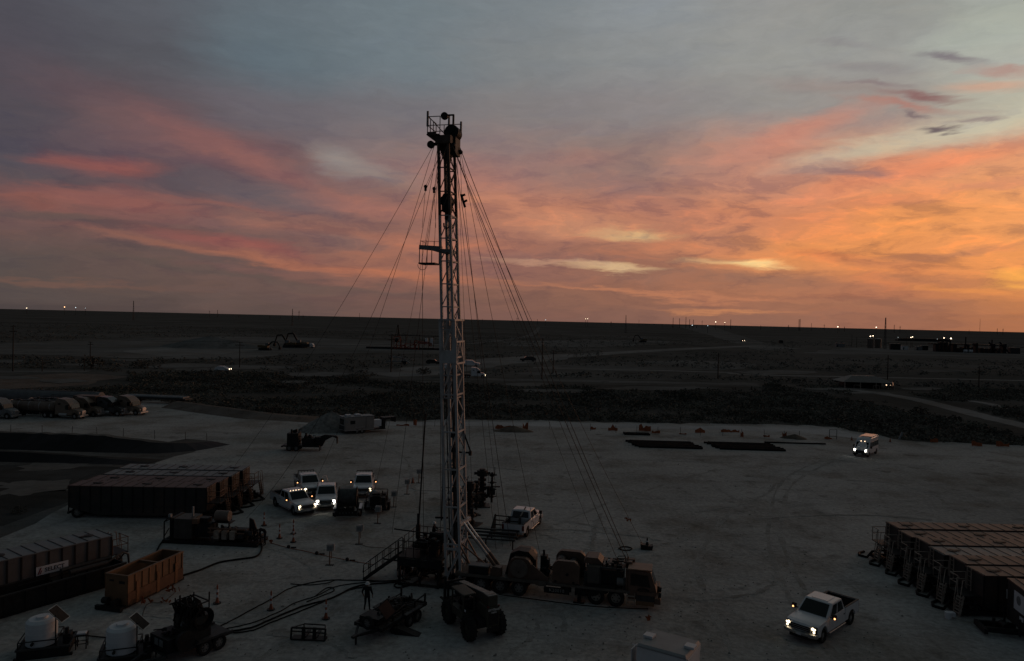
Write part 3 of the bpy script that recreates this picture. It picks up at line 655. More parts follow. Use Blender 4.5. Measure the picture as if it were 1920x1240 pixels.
# scrub: thousands of small mesquite bushes, one mass
def keep_clear(pxs, pad=0.0): CLEAR.append([at(x, y) for x, y in pxs])
keep_clear([(-60,646),(300,634),(560,633),(720,639),(830,644),(835,668),(560,668),(300,676),(150,672),(-60,668)])
keep_clear([(680,712),(760,690),(830,683),(1065,662),(1062,676),(905,695),(880,712),(830,716),(740,718)])
keep_clear([(840,703),(890,705),(1300,713),(1430,717),(1430,731),(1300,730),(1100,726),(890,722),(840,719)])
keep_clear([(-40,690),(160,692),(240,700),(240,722),(160,730),(-40,738)])
keep_clear([(1590,726),(1660,732),(1730,745),(1800,762),(1870,780),(1990,806),(1990,832),(1860,803),(1780,784),(1700,764),(1600,742)])
keep_clear([(1130,655),(1430,640),(1430,656),(1130,672)]); keep_clear([(1490,650),(1925,655),(1925,678),(1490,672)])
keep_clear([(985,684),(1340,692),(1650,702),(1960,708),(1960,724),(1650,716),(1340,706),(985,698)])
def scrub(name, n, region, seed, smin, smax, m, k=14):
    rnd = random.Random(seed); vs = []; fs = []; i = 0
    while i < n:
        x, y = region(rnd)
        if inpoly(x, y, PAD) or any(inpoly(x, y, q) for q in CLEAR): continue
        if noise_.noise(Vector((x/34.0, y/16.0, seed*3.7))) > 0.22 + 0.3*rnd.random(): continue
        i += 1; s = rnd.uniform(smin, smax)*(0.7 + 0.6*rnd.random())
        for _ in range(k):
            a = rnd.uniform(0, 2*math.pi); rr = s*math.sqrt(rnd.random()); h = rnd.uniform(0.08, 0.85)*s*(1.15 - 0.6*rr/s)
            cx_, cy_ = x + rr*math.cos(a), y + rr*math.sin(a); u = Vector((rnd.uniform(-1,1), rnd.uniform(-1,1), rnd.uniform(-.6,.6))).normalized()*s*0.28
            w = u.cross(Vector((rnd.uniform(-1,1), rnd.uniform(-1,1), rnd.uniform(-1,1)))).normalized()*s*0.17; c = Vector((cx_, cy_, h)); b = len(vs)
            vs += [c-u, c+w, c+u*1.1, c-w*0.8]; fs.append((b, b+1, b+2, b+3))
    me = bpy.data.meshes.new(name); me.from_pydata([tuple(v) for v in vs], [], fs); me.materials.append(m)
    o = bpy.data.objects.new(name, me); COL.objects.link(o); o['kind'] = 'stuff'; o['label'] = 'dark mesquite scrub covering the ground beyond the pad'; return o
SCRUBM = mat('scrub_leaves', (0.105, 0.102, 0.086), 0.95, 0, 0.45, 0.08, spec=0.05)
def belt(rnd):
    while True:
        x, y = rnd.uniform(-190, 190), rnd.uniform(98, 226)
        if abs(x) < y*0.80 + 6:
            d = at(1720,750); 
            if not (80 < x < 135 and 150 < y < 232 and abs((x-92) - (y-160)*-0.1) < 3): return x, y
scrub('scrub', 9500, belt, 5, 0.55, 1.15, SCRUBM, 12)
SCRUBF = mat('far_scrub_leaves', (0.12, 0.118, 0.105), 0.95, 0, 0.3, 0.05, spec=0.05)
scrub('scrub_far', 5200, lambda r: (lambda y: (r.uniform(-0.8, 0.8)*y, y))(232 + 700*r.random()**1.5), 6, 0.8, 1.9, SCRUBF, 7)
def weeds(rnd):
    i = rnd.randrange(4, 18); a, b = PAD[i], PAD[i+1] if i+1 < 19 else PAD[i]; q = a.lerp(b, rnd.random()); return q.x, q.y + abs(rnd.gauss(0, 1.6)) + 0.2
scrub('edge_weeds', 420, weeds, 8, 0.25, 0.6, SCRUBM, 8)

# ---------------------------------------------------------------- pickup trucks, van
def pickup(name, label, px, py, deg, lamps='on', mirror=True, roofl=False, rack=False, dooropen=False, group='white pickup trucks on the pad', shift=(0, 0)):
    c = at(px, py); t = thing(name, label, 'pickup truck', (c.x + shift[0], c.y + shift[1], 0), R(deg), group)
    prof = [(2.93,0.50),(2.98,0.80),(2.97,1.02),(2.86,1.12),(2.55,1.17),(1.42,1.25),(-1.02,1.28),(-1.02,0.46)]
    prof += [(1.42,0.44)][:0] + list(reversed(arch(2.02, 0.43, 0.54, 0.46)))
    def fn(x, y, z):
        a = abs(y)
        if x > 2.0: x -= 0.26*(a**3)*(x-2.0)
        if z > 1.1: z -= 0.035*a*a
        if z > 0.95: y *= 0.965
        return (x, y, z)
    MB().slab(prof, [-1.0, -0.94, -0.5, 0, 0.5, 0.94, 1.0], fn).build('body', WHITE, t, 0.03)
    # cab
    bt = [(1.46,-.95,1.22),(1.46,.95,1.22),(-1.0,.95,1.25),(-1.0,-.95,1.25)]; tp = [(0.60,-.82,1.90),(0.60,.82,1.90),(-0.76,.83,1.91),(-0.76,-.83,1.91)]
    cab = MB().hexa(bt, tp).build('cab', WHITE, t, 0.07)
    MB().box(-0.6, -0.5, 1.905, 0.45, 0.5, 1.925).build('roof_panel', WHITE, cab, 0.008)
    MB().panel([bt[0], bt[1], tp[1], tp[0]], .07, .07, .93, .90, (1,0,1), 0.012).build('windshield', GLASS, t)
    MB().panel([bt[2], bt[3], tp[3], tp[2]], .10, .12, .90, .82, (-1,0,.2), 0.012).build('rear_window', GLASS, t)
    for s in (-1, 1):
        q = [bt[0], bt[3], tp[3], tp[0]] if s < 0 else [bt[1], bt[2], tp[2], tp[1]]
        MB().panel(q, .15, .08, .50, .84, (0,s,0), 0.012).build('window', GLASS, t)
        MB().panel(q, .56, .08, .90, .84, (0,s,0), 0.012).build('window', GLASS, t)
        for (x0, x1) in ((0.32, 1.30), (-0.92, 0.28)):
            if dooropen and s > 0 and x1 > 1: continue
            d = MB().box(x0, s*0.985, 0.56, x1, s*1.004, 1.10).build('door', WHITE, t, 0.006)
            MB().box(x0 + 0.08, s*1.0, 1.00, x0 + 0.26, s*1.03, 1.04).build('handle', BLACK, d)
    if dooropen:
        d = MB().hexa([(1.30,.98,.56),(1.28,1.02,.56),(0.86,1.92,.56),(0.90,1.88,.56)], [(1.30,.98,1.12),(1.28,1.02,1.12),(0.86,1.92,1.12),(0.90,1.88,1.12)]).build('door', WHITE, t)
        MB().bars([(1.28,1.0,1.12),(0.98,1.0+.3,1.72),(0.72,1.72,1.72),(0.88,1.90,1.12)], 0.05).build('window_frame', WHITE, d)
    # bed
    bp = [(-1.02,1.30),(-3.02,1.30),(-3.02,0.62),(-2.75,0.55)] + list(arch(-1.95, 0.43, 0.54, 0.5))[::-1] + [(-1.02,0.5)]
    b = MB()
    for s in (-1, 1):
        b.slab(bp, [s*0.90, s*0.985, s*0.99])
    b.box(-3.05, -0.90, 0.62, -2.97, 0.90, 1.28).box(-1.10, -0.90, 0.62, -1.03, 0.90, 1.28)
    bed = b.build('bed', WHITE, t, 0.015)
    l = MB().box(-2.96, -0.89, 0.70, -1.11, 0.89, 0.74)
    for s in (-1, 1): l.box(-2.96, s*0.865, 0.74, -1.11, s*0.895, 1.27).box(-3.04, s*0.88, 1.302, -1.03, s*0.995, 1.33)
    l.box(-3.06, -0.95, 1.285, -2.96, 0.95, 1.31).box(-2.96, -.89, .74, -2.93, .89, 1.26)
    l.build('bed_liner', BLACK, bed)
    # front
    MB().box(2.86, -0.60, 0.74, 2.985, 0.60, 1.02).build('grille', BLACK, t, 0.02)
    g2 = MB()
    for z in (0.82, 0.93): g2.box(2.975, -0.58, z, 3.0, 0.58, z + 0.025)
    g2.build('grille_bar', ALU, t)
    def fb(x, y, z): return (x - 0.20*abs(y)**3, y, z)
    MB().slab([(2.94,0.44),(3.14,0.46),(3.16,0.66),(2.94,0.72)], [-1.0,-.7,-.35,0,.35,.7,1.0], fb).build('bumper', ALU, t, 0.02)
    MB().box(3.13, -0.55, 0.34, 3.155, 0.55, 0.50).build('air_dam', BLACK, t)
    MB().box(3.155, -0.15, 0.50, 3.165, 0.15, 0.62).build('licence_plate', WHITE2, t)
    lm = {'on': LAMPW, 'bright': LAMPX, 'off': ALU}[lamps]
    for s in (-1, 1):
        hb = MB().box(2.70, s*0.62, 0.72, 2.90, s*0.93, 1.06).build('headlight', BLACK, t, 0.03)
        h2 = MB()
        for (yy, zz, rr) in ((0.72, 0.97, 0.085), (0.84, 0.96, 0.07), (0.80, 0.80, 0.065)): h2.ball((2.90 - 0.04*(yy > .8), s*yy, zz), rr)
        h2.build('lamp', lm, hb)
        mb = MB().box(1.12, s*1.08, 1.22, 1.24, s*1.36, 1.52).box(1.14, s*0.95, 1.26, 1.20, s*1.10, 1.32).build('mirror', BLACK, t, 0.03)
        if mirror: MB().ball((1.235, s*1.27, 1.30), 0.055).build('marker_lamp', LAMPA, mb)
        MB().box(-3.07, s*0.80, 0.78, -2.98, s*0.985, 1.20).build('taillight', mat('tail_lens', (0.12, 0.01, 0.01), 0.3), t, 0.01)
        MB().cyl((1.35, s*1.02, 0.40), (-0.95, s*1.02, 0.40), 0.045, 8).build('side_step', ALU, t)
    MB().box(-3.18, -0.95, 0.48, -3.04, 0.95, 0.66).build('rear_bumper', ALU, t, 0.02)
    MB().box(-2.9, -0.55, 0.38, 2.85, 0.55, 0.56).build('underbody', BLACK, t)
    if rack:
        q = MB()
        for s in (-.8,.8): q.bar((-1.2,s,1.3),(-1.2,s,2.0),.06).bar((-1.2,s,2.0),(-1.6,s,1.32),.05)
        for k in range(6): q.bar((-1.2,-.8+.32*k,1.4),(-1.2,-.8+.32*k,2.0),.03)
        q.bar((-1.2,-.83,2.0),(-1.2,.83,2.0),.07).bar((-1.2,-.83,1.42),(-1.2,.83,1.42),.05).build('headache_rack', BLACK, bed)
        MB().box(-2.0,-.85,.745,-1.4,.85,1.45).build('tool_box', DARK, bed, .02)
    if roofl:
        for y in (-0.55, -0.28, 0, 0.28, 0.55): MB().ball((0.50, y, 1.925), 0.032).build('roof_marker_lamp', ROOFL, t)
    for x in (2.02, -1.95):
        for s in (-1, 1): wheel_part(t, (x, s*0.86, 0.42), 0.42, 0.28, s, rimm=ALU)
    return t
pickup('pickup_truck', 'white pickup with lit headlights at the bottom right, ahead of the tank row', 1541, 1178, 223, 'on')
pickup('pickup_truck', 'white pickup with roof marker lamps, nearest the cones in the truck cluster', 550, 955, 312, 'on', True, True)
pickup('pickup_truck', 'white pickup with its far door open behind the bright-lit truck', 577, 922, 296, 'on', True, False, True, True)
pickup('pickup_truck', 'pickup with glaring white headlights behind the black hose reel trailer', 612, 944, 283, 'bright', False)
pickup('pickup_truck', 'white pickup nose-on behind the small black equipment trailer', 682, 922, 279, 'on', True, False, True)
pickup('pickup_truck', 'white pickup seen from behind with a black ramp trailer, right of the mast', 981, 993, 72, 'off', False)

def van():
    c = at(1637, 858); t = thing('passenger_van', 'white high roof van with lit headlights driving at the right', 'van', (c.x, c.y + 2.2, 0), R(229))
    prof = [(2.85,0.45),(2.92,0.75),(2.80,1.05),(2.20,1.28),(1.55,2.05),(1.25,2.45),(0.7,2.66),(-2.7,2.70),(-2.92,2.45),(-2.95,0.45)] + list(reversed(arch(-1.9,0.38,0.46,0.45))) + list(reversed(arch(1.95,0.38,0.46,0.45)))
    def fn(x, y, z):
        a = abs(y)
        if x > 1.0: x -= 0.25*(a**3)*(x-1.0)/1.9
        if z > 1.1: y *= 1 - 0.10*((z-1.1)/1.6)**1.5
        if z > 2.3: z -= 0.10*a**3
        return (x, y, z)
    MB().slab(prof, [-1.0,-.94,-.5,0,.5,.94,1.0], fn).build('body', WHITE, t, 0.05)
    ws = [fn(2.16,-.86,1.32), fn(2.16,.86,1.32), fn(1.58,.84,2.02), fn(1.58,-.84,2.02)]
    MB().panel(ws, .0, .02, 1, .98, (1,0,.6), 0.03).build('windshield', GLASS, t)
    for s in (-1, 1):
        for (x0, x1) in ((0.75,1.55),(-0.75,0.6),(-2.0,-0.85),(-2.8,-2.1)):
            q = [(x0, s*.992, 1.30), (x1, s*.992, 1.30), (x1 - (0.35 if x1 > 1 else 0), s*.945, 2.0), (x0, s*.945, 2.0)]
            MB().panel(q, 0, 0, 1, 1, (0,s,0), 0.012).build('window', GLASS, t)
        hb = MB().box(2.55, s*.58, .82, 2.78, s*.92, 1.08).build('headlight', BLACK, t, .03)
        MB().ball((2.72, s*.74, .97), .15).build('lamp', LAMPX, hb)
        MB().box(1.55, s*1.05, 1.2, 1.65, s*1.28, 1.55).box(1.58, s*.95, 1.28, 1.62, s*1.06, 1.34).build('mirror', BLACK, t, .02)
        for x in (1.95, -1.9): wheel_part(t, (x, s*.86, .37), .37, .25, s)
    MB().box(2.72, -.6, .62, 2.93, .6, .98).build('grille', BLACK, t, .02)
    MB().box(2.62, -.95, .32, 2.96, .95, .60).build('bumper', BLACK, t, .04)
    MB().box(2.96, -.2, .42, 2.97, .2, .54).build('licence_plate', WHITE2, t)
    for y in (-.25,.25): MB().ball((1.50, y, 2.14), .05).build('roof_marker_lamp', ROOFL, t)
    MB().box(-2.9, -.8, 2.70, 0.3, .8, 2.74).build('roof_panel', WHITE, t, .02)
van()

# ---------------------------------------------------------------- big trucks at the left
def semi(label, px, py, deg, col, trailer='tank', tcol=None, lit=False, sc=0.92, z0=0, day=False, name='semi_truck'):
    c = at(px, py); t = thing(name, label, 'semi truck', (c.x, c.y, 0), R(deg), 'semi trucks'); t.scale = (sc, sc, sc)
    prof = [(3.2,0.55),(3.25,1.0),(3.1,1.45),(2.6,1.72),(1.55,1.85),(1.25,2.65),(0.9,3.0),(0.1,3.55),(-1.5,3.7),(-1.75,3.6),(-1.8,0.75),(1.2,0.75)] + list(reversed(arch(2.2,0.55,0.66,0.62)))
    def fn(x, y, z):
        a = abs(y)/1.2
        if x > 1.3: y *= 0.86 - 0.06*(x-1.3)
        if z > 2.6: y *= 1 - 0.12*(z-2.6)
        if x > 2.4: x -= 0.3*a**3
        return (x, y, z)
    MB().slab(prof, [-1.2,-1.1,-.5,0,.5,1.1,1.2], fn).build('cab', col, t, .06)
    MB().panel([(1.56,-.98,1.92),(1.56,.98,1.92),(1.26,.95,2.62),(1.26,-.95,2.62)], .0, .02, 1, .98, (1,0,.4), .035).build('windshield', GLASS, t)
    for s in (-1, 1):
        MB().box(0.35, s*1.18, 1.75, 1.15, s*1.215, 2.5).build('window', GLASS, t)
        MB().box(-1.2, s*1.15, 2.55, -.75, s*1.20, 2.85).build('sleeper_window', GLASS, t)
        MB().box(1.15, s*1.22, 1.7, 1.3, s*1.5, 2.4).build('mirror', BLACK, t)
        MB().cyl((-0.9, s*1.0, .75), (0.7, s*1.0, .75), .33, 14).build('fuel_tank', ALU, t)
        wheel_part(t, (2.2, s*1.02, .52), .52, .3, s, rimm=ALU)
        for x in (-2.7, -4.0): wheel_part(t, (x, s*.98, .52), .52, .3, s, True, ALU)
        hb = MB().box(2.75, s*.62, 1.0, 3.05, s*.9, 1.25).build('headlight', ALU, t, .03)
        if lit: MB().ball((3.02, s*.76, 1.12), .16).build('lamp', LAMPW, hb)
    MB().box(2.95, -.45, .75, 3.27, .45, 1.5).build('grille', ALU, t, .03)
    MB().box(3.0, -1.05, .4, 3.35, 1.05, .72).build('bumper', ALU, t, .04)
    MB().box(-4.6, -.45, .72, 2.6, .45, 1.0).build('chassis', BLACK, t)
    if trailer == 'tank':
        tc_ = tcol or CREAM
        b = MB().cyl((-2.6,0,2.05),(-12.4,0,1.95),.98,22,.98).cyl((-2.3,0,2.05),(-2.6,0,2.05),.75,22,.98).cyl((-12.4,0,1.95),(-12.7,0,1.95),.98,22,.75)
        tk = b.build('tank', tc_, t)
        w = MB().box(-11.5,-.3,3.0,-3.5,.3,3.06)
        for x in (-4.5,-7.5,-10.5): w.cyl((x,0,3.0),(x,0,3.22),.28,12)
        w.build('hatch_walkway', DARK, tk)
        rb = MB()
        for x in (-3.2,-5.4,-7.6,-9.8,-12.0): rb.cyl((x-.05,0,2.0),(x+.05,0,2.0),1.0,22)
        rb.build('tank_band', ALU, tk)
        MB().box(-12.6,-.5,.85,-2.4,.5,1.1).build('trailer_frame', BLACK, t)
        for x in (-10.2,-11.5):
            for s in (-1,1): wheel_part(t,(x,s*.98,.52),.52,.3,s,True,ALU)
        MB().box(-12.8,-1.1,.5,-12.6,1.1,.75).build('rear_bumper', BLACK, t)
    elif trailer == 'box':
        b = MB().box(-6.4,-1.25,1.15,-2.0,1.25,3.75)
        b.build('equipment_box', tcol or TAN, t, .04)
        g = MB()
        for k in range(6): g.box(-6.0+.65*k,-1.28,1.6,-5.6+.65*k,-1.25,2.9)
        g.build('louvre_panel', BLACK, t)
        b2 = MB().box(-12.5,-1.2,1.0,-6.6,1.2,1.25)
        b2.box(-12.2,-1.0,1.25,-10.4,1.0,3.1).box(-10.0,-.8,1.25,-7.0,.8,2.5).cyl((-9.8,0,2.5),(-7.2,0,2.5),.8,14)
        b2.build('pump_unit', BLACK, t)
        pp = MB()
        for y in (-1.1,1.1): pp.tube([(-12.3,y,1.3),(-12.3,y,3.5),(-7,y,3.5),(-6.7,y,1.3)],.06,6)
        pp.build('pipe_frame', DARK, t)
        for x in (-9.0,-10.3,-11.6):
            for s in (-1,1): wheel_part(t,(x,s*.98,.52),.52,.3,s,True,RIM)
    elif trailer == 'flat':
        MB().box(-13,-1.2,1.1,-2.2,1.2,1.3).build('flat_deck', DARK, t)
        for x in (-10.6,-11.9):
            for s in (-1,1): wheel_part(t,(x,s*.98,.52),.52,.3,s,True,RIM)
    return t
semi('cream sleeper semi with a tank trailer, front of the parked truck row', 128, 784, -9, CREAM, 'tank', mat('dirty_tank', (0.16,0.12,0.095), 0.5, 0, 0.2, 1.0, (0.08,0.05,0.035), 0.6))
semi('cream sleeper semi tucked right behind the foremost tanker truck', 163, 780, -9, CREAM, 'tank', mat('dark_tank', (0.07,0.06,0.055), 0.5, 0, 0.2, 1.0))
semi('black semi rig carrying a louvred brown equipment box', 205, 779, -3, mat('black_truck', (0.03,0.03,0.03), 0.4, coat=.3), 'box', TAN)
semi('tall pale high roof semi alone at the right end of the truck row', 243, 777, -12, CREAM, 'none')
semi('dirty tanker truck cut by the left edge of the photo', 2, 784, -9, GREY, 'tank', mat('dirty_tank', (0.16,0.12,0.095)))
def long_tank():
    c = at(105, 765); t = thing('tank_trailer', 'long pale grey tank trailer behind the parked semis', 'tank trailer', (c.x, c.y, 0), R(-5))
    MB().cyl((-11,0,2.1),(9,0,2.1),1.15,20).build('tank', mat('long_tank_grey',(0.12,0.125,0.13),.6,0,.15,1.0,BROWN,.3), t)
    MB().box(-11,-.5,.8,9,.5,1.05).build('frame', BLACK, t)
    for x in (-9.5,-8.2,6.5):
        for s in (-1,1): wheel_part(t,(x,s*.98,.52),.52,.3,s,True)
    MB().box(-9,-.3,3.22,8,.3,3.28).build('walkway', DARK, t)
long_tank()
def lowboy():
    c = at(265, 762); t = thing('flat_trailer', 'low loaded flat trailer behind the tall pale semi', 'trailer', (c.x, c.y+6, 0), R(-8))
    MB().box(-7,-1.2,.9,7,1.2,1.1).build('deck', DARK, t)
    b = MB()
    for k in range(5): b.cyl((-6.5,-.9+.45*k,1.32),(6.5,-.9+.45*k,1.32),.2,10)
    b.build('pipe_load', GREYROOF, t)
    for x in (-5.5,-4.2,5.2):
        for s in (-1,1): wheel_part(t,(x,s*.95,.45),.45,.28,s,True)
lowboy()
# far road traffic
semi('white semi with a lit headlight on the road behind the mast', 893, 709, 2, WHITE, 'flat', None, True)
def far_car(label, px, py, deg, m, lit=(True, False), sc=1.0, ll=LAMPF):
    c = at(px, py); t = thing('parked_car' if not lit[0] else 'car', label, 'car', (c.x, c.y, 0), R(deg), 'vehicles on the far roads'); t.scale = (sc, sc, sc)
    MB().slab([(2.4,.35),(2.45,.85),(1.2,1.05),(.5,1.6),(-1.2,1.62),(-2.3,1.1),(-2.4,.35)], [-.95,-.8,.8,.95], lambda x,y,z:(x,y*(1 if z<1.1 else .82),z)).build('body', m, t, .05)
    MB().panel([(1.15,-.7,1.1),(1.15,.7,1.1),(.55,.62,1.55),(.55,-.62,1.55)],0,0,1,1,(1,0,1),.03).build('windshield', GLASS, t)
    for s in (-1,1):
        for x in (1.5,-1.5): wheel_part(t,(x,s*.82,.35),.35,.22,s)
        MB().ball((2.42, s*.6, .75), .15 if lit[0] else .08).build('headlight', ll if lit[0] else ALU, t)
    return t
far_car('pale car with lit lamps on the far road at the left', 418, 696, -6, WHITE)
far_car('small dark pickup crossing the pale clearing behind the guy wires', 990, 678, 182, DARK, (False, False), 1.5)
far_car('white van-like vehicle parked at the clearing right of the mast', 882, 687, 0, WHITE, (False, False), 1.5)
far_car('distant car coming down the dirt road with both headlights bright', 1393, 641, 262, DARK, (True, True), 1.7)
far_car('car with two lit lamps beside the low flat roofed shelter', 1668, 726, 235, DARK, (True, True), 1.0, glow('dim_lamp_glow', (1,.7,.45), 3.0))

# ---------------------------------------------------------------- frac tanks, bins, water tanks
def frac_tank(label, x, y, rot, L_, W, H, side, roof, group, rails=RUSTR, seed=1, sticker=False, platform=True, ribs=13):
    # the stair end is +x
    t = thing('frac_tank', label, 'tank', (x, y, 0), rot, group); rnd = random.Random(seed); h = W/2
    b = MB().slab([(L_/2,0.75),(L_/2,H),(-L_/2,H),(-L_/2,0.95),(-L_/2+2.6,0.32),(L_/2-2.0,0.32)], [-h+.04, h-.04])
    for k in range(ribs + 1):
        xx = -L_/2 + .06 + (L_-.12)*k/ribs
        for s in (-1, 1): b.box(xx-.05, min(s*(h-.04), s*h), 0.6, xx+.05, max(s*(h-.04), s*h), H-.05, 1)
    body = b.build('tank_body', [side, BLACK], t)
    r_ = MB().box(-L_/2-.03, -h-.03, H+.003, L_/2+.03, h+.03, H+.06)
    for k in range(ribs + 1):
        xx = -L_/2 + .05 + (L_-.1)*k/ribs
        r_.box(xx-.035, -h, H+.06, xx+.035, h, H+.085, 1)
    ro = r_.build('roof', [roof, BLACK], t)
    for xx in (L_*0.5 - 1.1, rnd.uniform(-.5, 1.2), -L_*.32):
        hm = MB().cyl((xx, 0, H+.06), (xx, 0, H+.115), .30, 14).box(xx-.55, -.12, H+.09, xx+.1, .12, H+.13)
        hm.build('hatch', BLACK, ro)
    MB().box(-L_/2+.2, -h-.035, 1.1, L_/2-.2, -h-.005, 1.16).build('side_rail', DARK, t)
    # rear axle
    for s in (-1, 1): wheel_part(t, (-L_/2+.75, s*(h-.18), .5), .5, .28, s, True)
    MB().box(-L_/2-.12, -h+.1, .35, -L_/2+.02, h-.1, .55).build('bumper', BLACK, t)
    # nose frame on the ground and gooseneck
    f = MB()
    for s in (-.55, .55): f.bar((L_/2-2.2, s, .28), (L_/2+1.3, s, .24), .16, .24)
    f.bar((L_/2+1.25,-.75,.24),(L_/2+1.25,.75,.24),.2,.24).bar((L_/2+.7,-.7,.24),(L_/2+.7,.7,.24),.16,.2).box(L_/2+.05,-.6,.12,L_/2+1.2,.6,.2).cyl((L_/2+.9,-.2,.2),(L_/2+.9,-.2,.75),.12,8)
    f.build('nose_frame', BLACK, t)
    for s in (-.5, 0, .5):
        v = MB(); v.cyl((L_/2, s, .62), (L_/2+.55, s, .62), .09, 10).cyl((L_/2+.25, s, .62), (L_/2+.25, s, .92), .05, 8).cyl((L_/2+.25, s-.14,.92),(L_/2+.25, s+.14,.92),.03,6)
        v.build('outlet_valve', DARK, t)
    if platform:
        pz = H - 1.35; x0, x1 = L_/2 + .02, L_/2 + 1.15
        p = MB().box(x0, -h+.1, pz-.06, x1, h-.1, pz)
        p.bar((x1-.1,-h+.2,pz),(L_/2+.05,-h+.2,pz-.9),.07).bar((x1-.1,h-.2,pz),(L_/2+.05,h-.2,pz-.9),.07)
        pl = p.build('platform', BLACK, t)
        railing([(x0+.05,-h+.12,pz),(x1-.03,-h+.12,pz),(x1-.03,h-.85,pz)], 1.05, .028, (1.0,.55), .9).build('railing', rails, pl)
        ld = MB()
        a0, a1 = Vector((x1, h-.72, pz)), Vector((x1+.25, h-.72, .05))
        for s in (0, .58):
            o_ = Vector((0, s, 0)); ld.bar(a0+o_, a1+o_, .06, .10)
            ld.tube([a0+o_+Vector((-.05,0,1.0)), a0+o_+Vector((.10,0,.98)), a1+o_+Vector((0,0,.95)), a1+o_+Vector((0.02,0,.1))], .028, 6)
        for k in range(1, 7): q = a0.lerp(a1, k/7); ld.box(q.x-.1, q.y, q.z-.02, q.x+.1, q.y+.58, q.z+.02)
        ld.build('stair', rails, t)
        l2 = MB()
        for s in (-.2, .2): l2.bar((L_/2+.08, s-h*.45, pz), (L_/2+.08, s-h*.45, H+.12), .05)
        for k in range(4): l2.cyl((L_/2+.08,-.2-h*.45,pz+.3+.3*k),(L_/2+.08,.2-h*.45,pz+.3+.3*k),.018,6)
        l2.build('roof_ladder', rails, t)
        hs = MB(); hs.tube([(L_/2+.5,-.5,.62),(L_/2+1.2,-.6,.5),(L_/2+1.7,-.4,.1),(L_/2+2.1,-.9,.08),(L_/2+1.8,-1.5,.08),(L_/2+1.2,-1.9,.08)], .10, 8)
        hs.build('drain_hose', HOSE, t)
    if sticker: MB().box(L_/2+.006, .3, 1.5, L_/2+.02, .52, 2.1).build('label_plate', WHITE2, t)
    return t
LG, RG = 'frac tanks in the left row', 'frac tanks in the right row'
ll = ['nearest tank of the left row, red-brown roof over a long black side', 'second tank of the left row, red-brown roof behind the nearest one',
      'third tank of the left row, grey roof', 'farthest tank of the left row, pale grey roof and tall stairs at its end']
for k in range(4):
    frac_tank(ll[k], -33.0 + .15*k, 64.9 + 2.45*k, R(1.5), 12.2, 2.12, 2.85 - (0,.05,.02,-.03)[k], TANKSIDE, REDROOF if k < 2 else GREYROOF, LG, RUSTR, 10+k)
rl = ['nearest tank of the right row, red-brown roof with a white plate on its dark side', 'tank second from the front of the right row, stained red-brown roof', 'pale grey roofed tank in the middle of the right row',
      'red-brown roofed tank right behind the pale grey one of the right row', 'second farthest tank of the right row, blotchy brown and grey roof', 'farthest tank of the right row, evenly red-brown roof']
for k in range(6):
    tt = frac_tank(rl[k], 30.6 + 6.1 + (0,.12,-.05,.1,-.08,.04)[k], 46.9 + 2.07*k, R(180.5), 12.2, 1.80, 2.75 + (0,.05,-.02,.04,-.04,.03)[k], TANKSIDE, GREYROOF if k == 2 else REDROOF, RG, PALER, 30+k)
    if k == 0: MB().box(4.4, .905, 1.35, 4.62, .925, 1.95).build('label_plate', WHITE2, tt)
# grey tank at the left with the sign
gt = frac_tank('long grey ribbed tank with a white name board at the left edge', -27.3-.574*6.75-.819*1.1, 49.6-.819*6.75+.574*1.1, R(55), 13.5, 2.2, 2.9, TANKGREY, GREYROOF, None, RUSTR, 50, ribs=17)
sb_ = MB().box(2.0, -1.15, 1.45, 3.9, -1.112, 2.0).build('name_board', WHITE2, gt)
Msgn = Matrix.Translation((3.08, -1.158, 1.72)) @ Matrix.Rotation(R(90), 4, 'X')
text_mesh('lettering', 'SELECT', 0.36, mat('sign_ink', (0.03,0.03,0.035), 0.6), sb_, Msgn, 1.0, 0.006)
MB().slab([(2.07,1.52),(2.15,1.52),(2.31,1.92),(2.23,1.92)], [-1.166,-1.152]).slab([(2.19,1.52),(2.25,1.52),(2.35,1.74),(2.29,1.74)], [-1.166,-1.152]).build('emblem', mat('emblem_red', (0.20,0.03,0.03), 0.6), sb_)
# low dark trough in front of it
def trough():
    ang = R(57.5); u = Vector((math.cos(ang), math.sin(ang), 0)); v = Vector((-u.y, u.x, 0)); c = Vector((-25.9, 48.8, 0)) - u*6.75 + v*0.95
    t = thing('mud_trough', 'long low black open trough between the grey tank and the orange bin', 'trough', (c.x, c.y, 0), ang)
    h = 0.95; L_ = 13.5
    w = MB()
    w.box(-L_/2,-h,.25,L_/2,-h+.07,1.35).box(-L_/2,h-.07,.25,L_/2,h,1.35).box(-L_/2,-h+.07,.25,-L_/2+.07,h-.07,1.35).box(L_/2-.07,-h+.07,.25,L_/2,h-.07,1.35).box(-L_/2+.07,-h+.07,.25,L_/2-.07,h-.07,.32)
    for k in range(12): xx = -L_/2+.3+k*(L_-.6)/11; w.box(xx-.05,-h-.05,.25,xx+.05,-h,1.33)
    w.build('wall', BLACK, t)
    f = MB()
    for s in (-.7,.7): f.box(-L_/2-.2, s-.1, 0, L_/2+.2, s+.1, .245)
    f.build('skid', BLACK, t)
    r_ = MB()
    for s in (-h, h): r_.box(-L_/2, s-.07, 1.353, L_/2, s+.07, 1.43)
    r_.build('rim', DARK, t)
    for xx in (-2,2.5): MB().box(xx,-h+.1,.9,xx+.2,h-.1,1.2).build('baffle', BLACK, t)
    m_ = MB().cyl((3.4,-.3,1.5),(5.8,-.3,1.5),.16,10).cyl((3.2,.4,1.55),(6.4,.4,1.55),.14,10).tube([(5.8,-.3,1.5),(6.9,-.2,1.9),(7.4,0,1.6),(7.5,0,.6)],.07,8)
    m_.build('pipework', DARK, t)
trough()
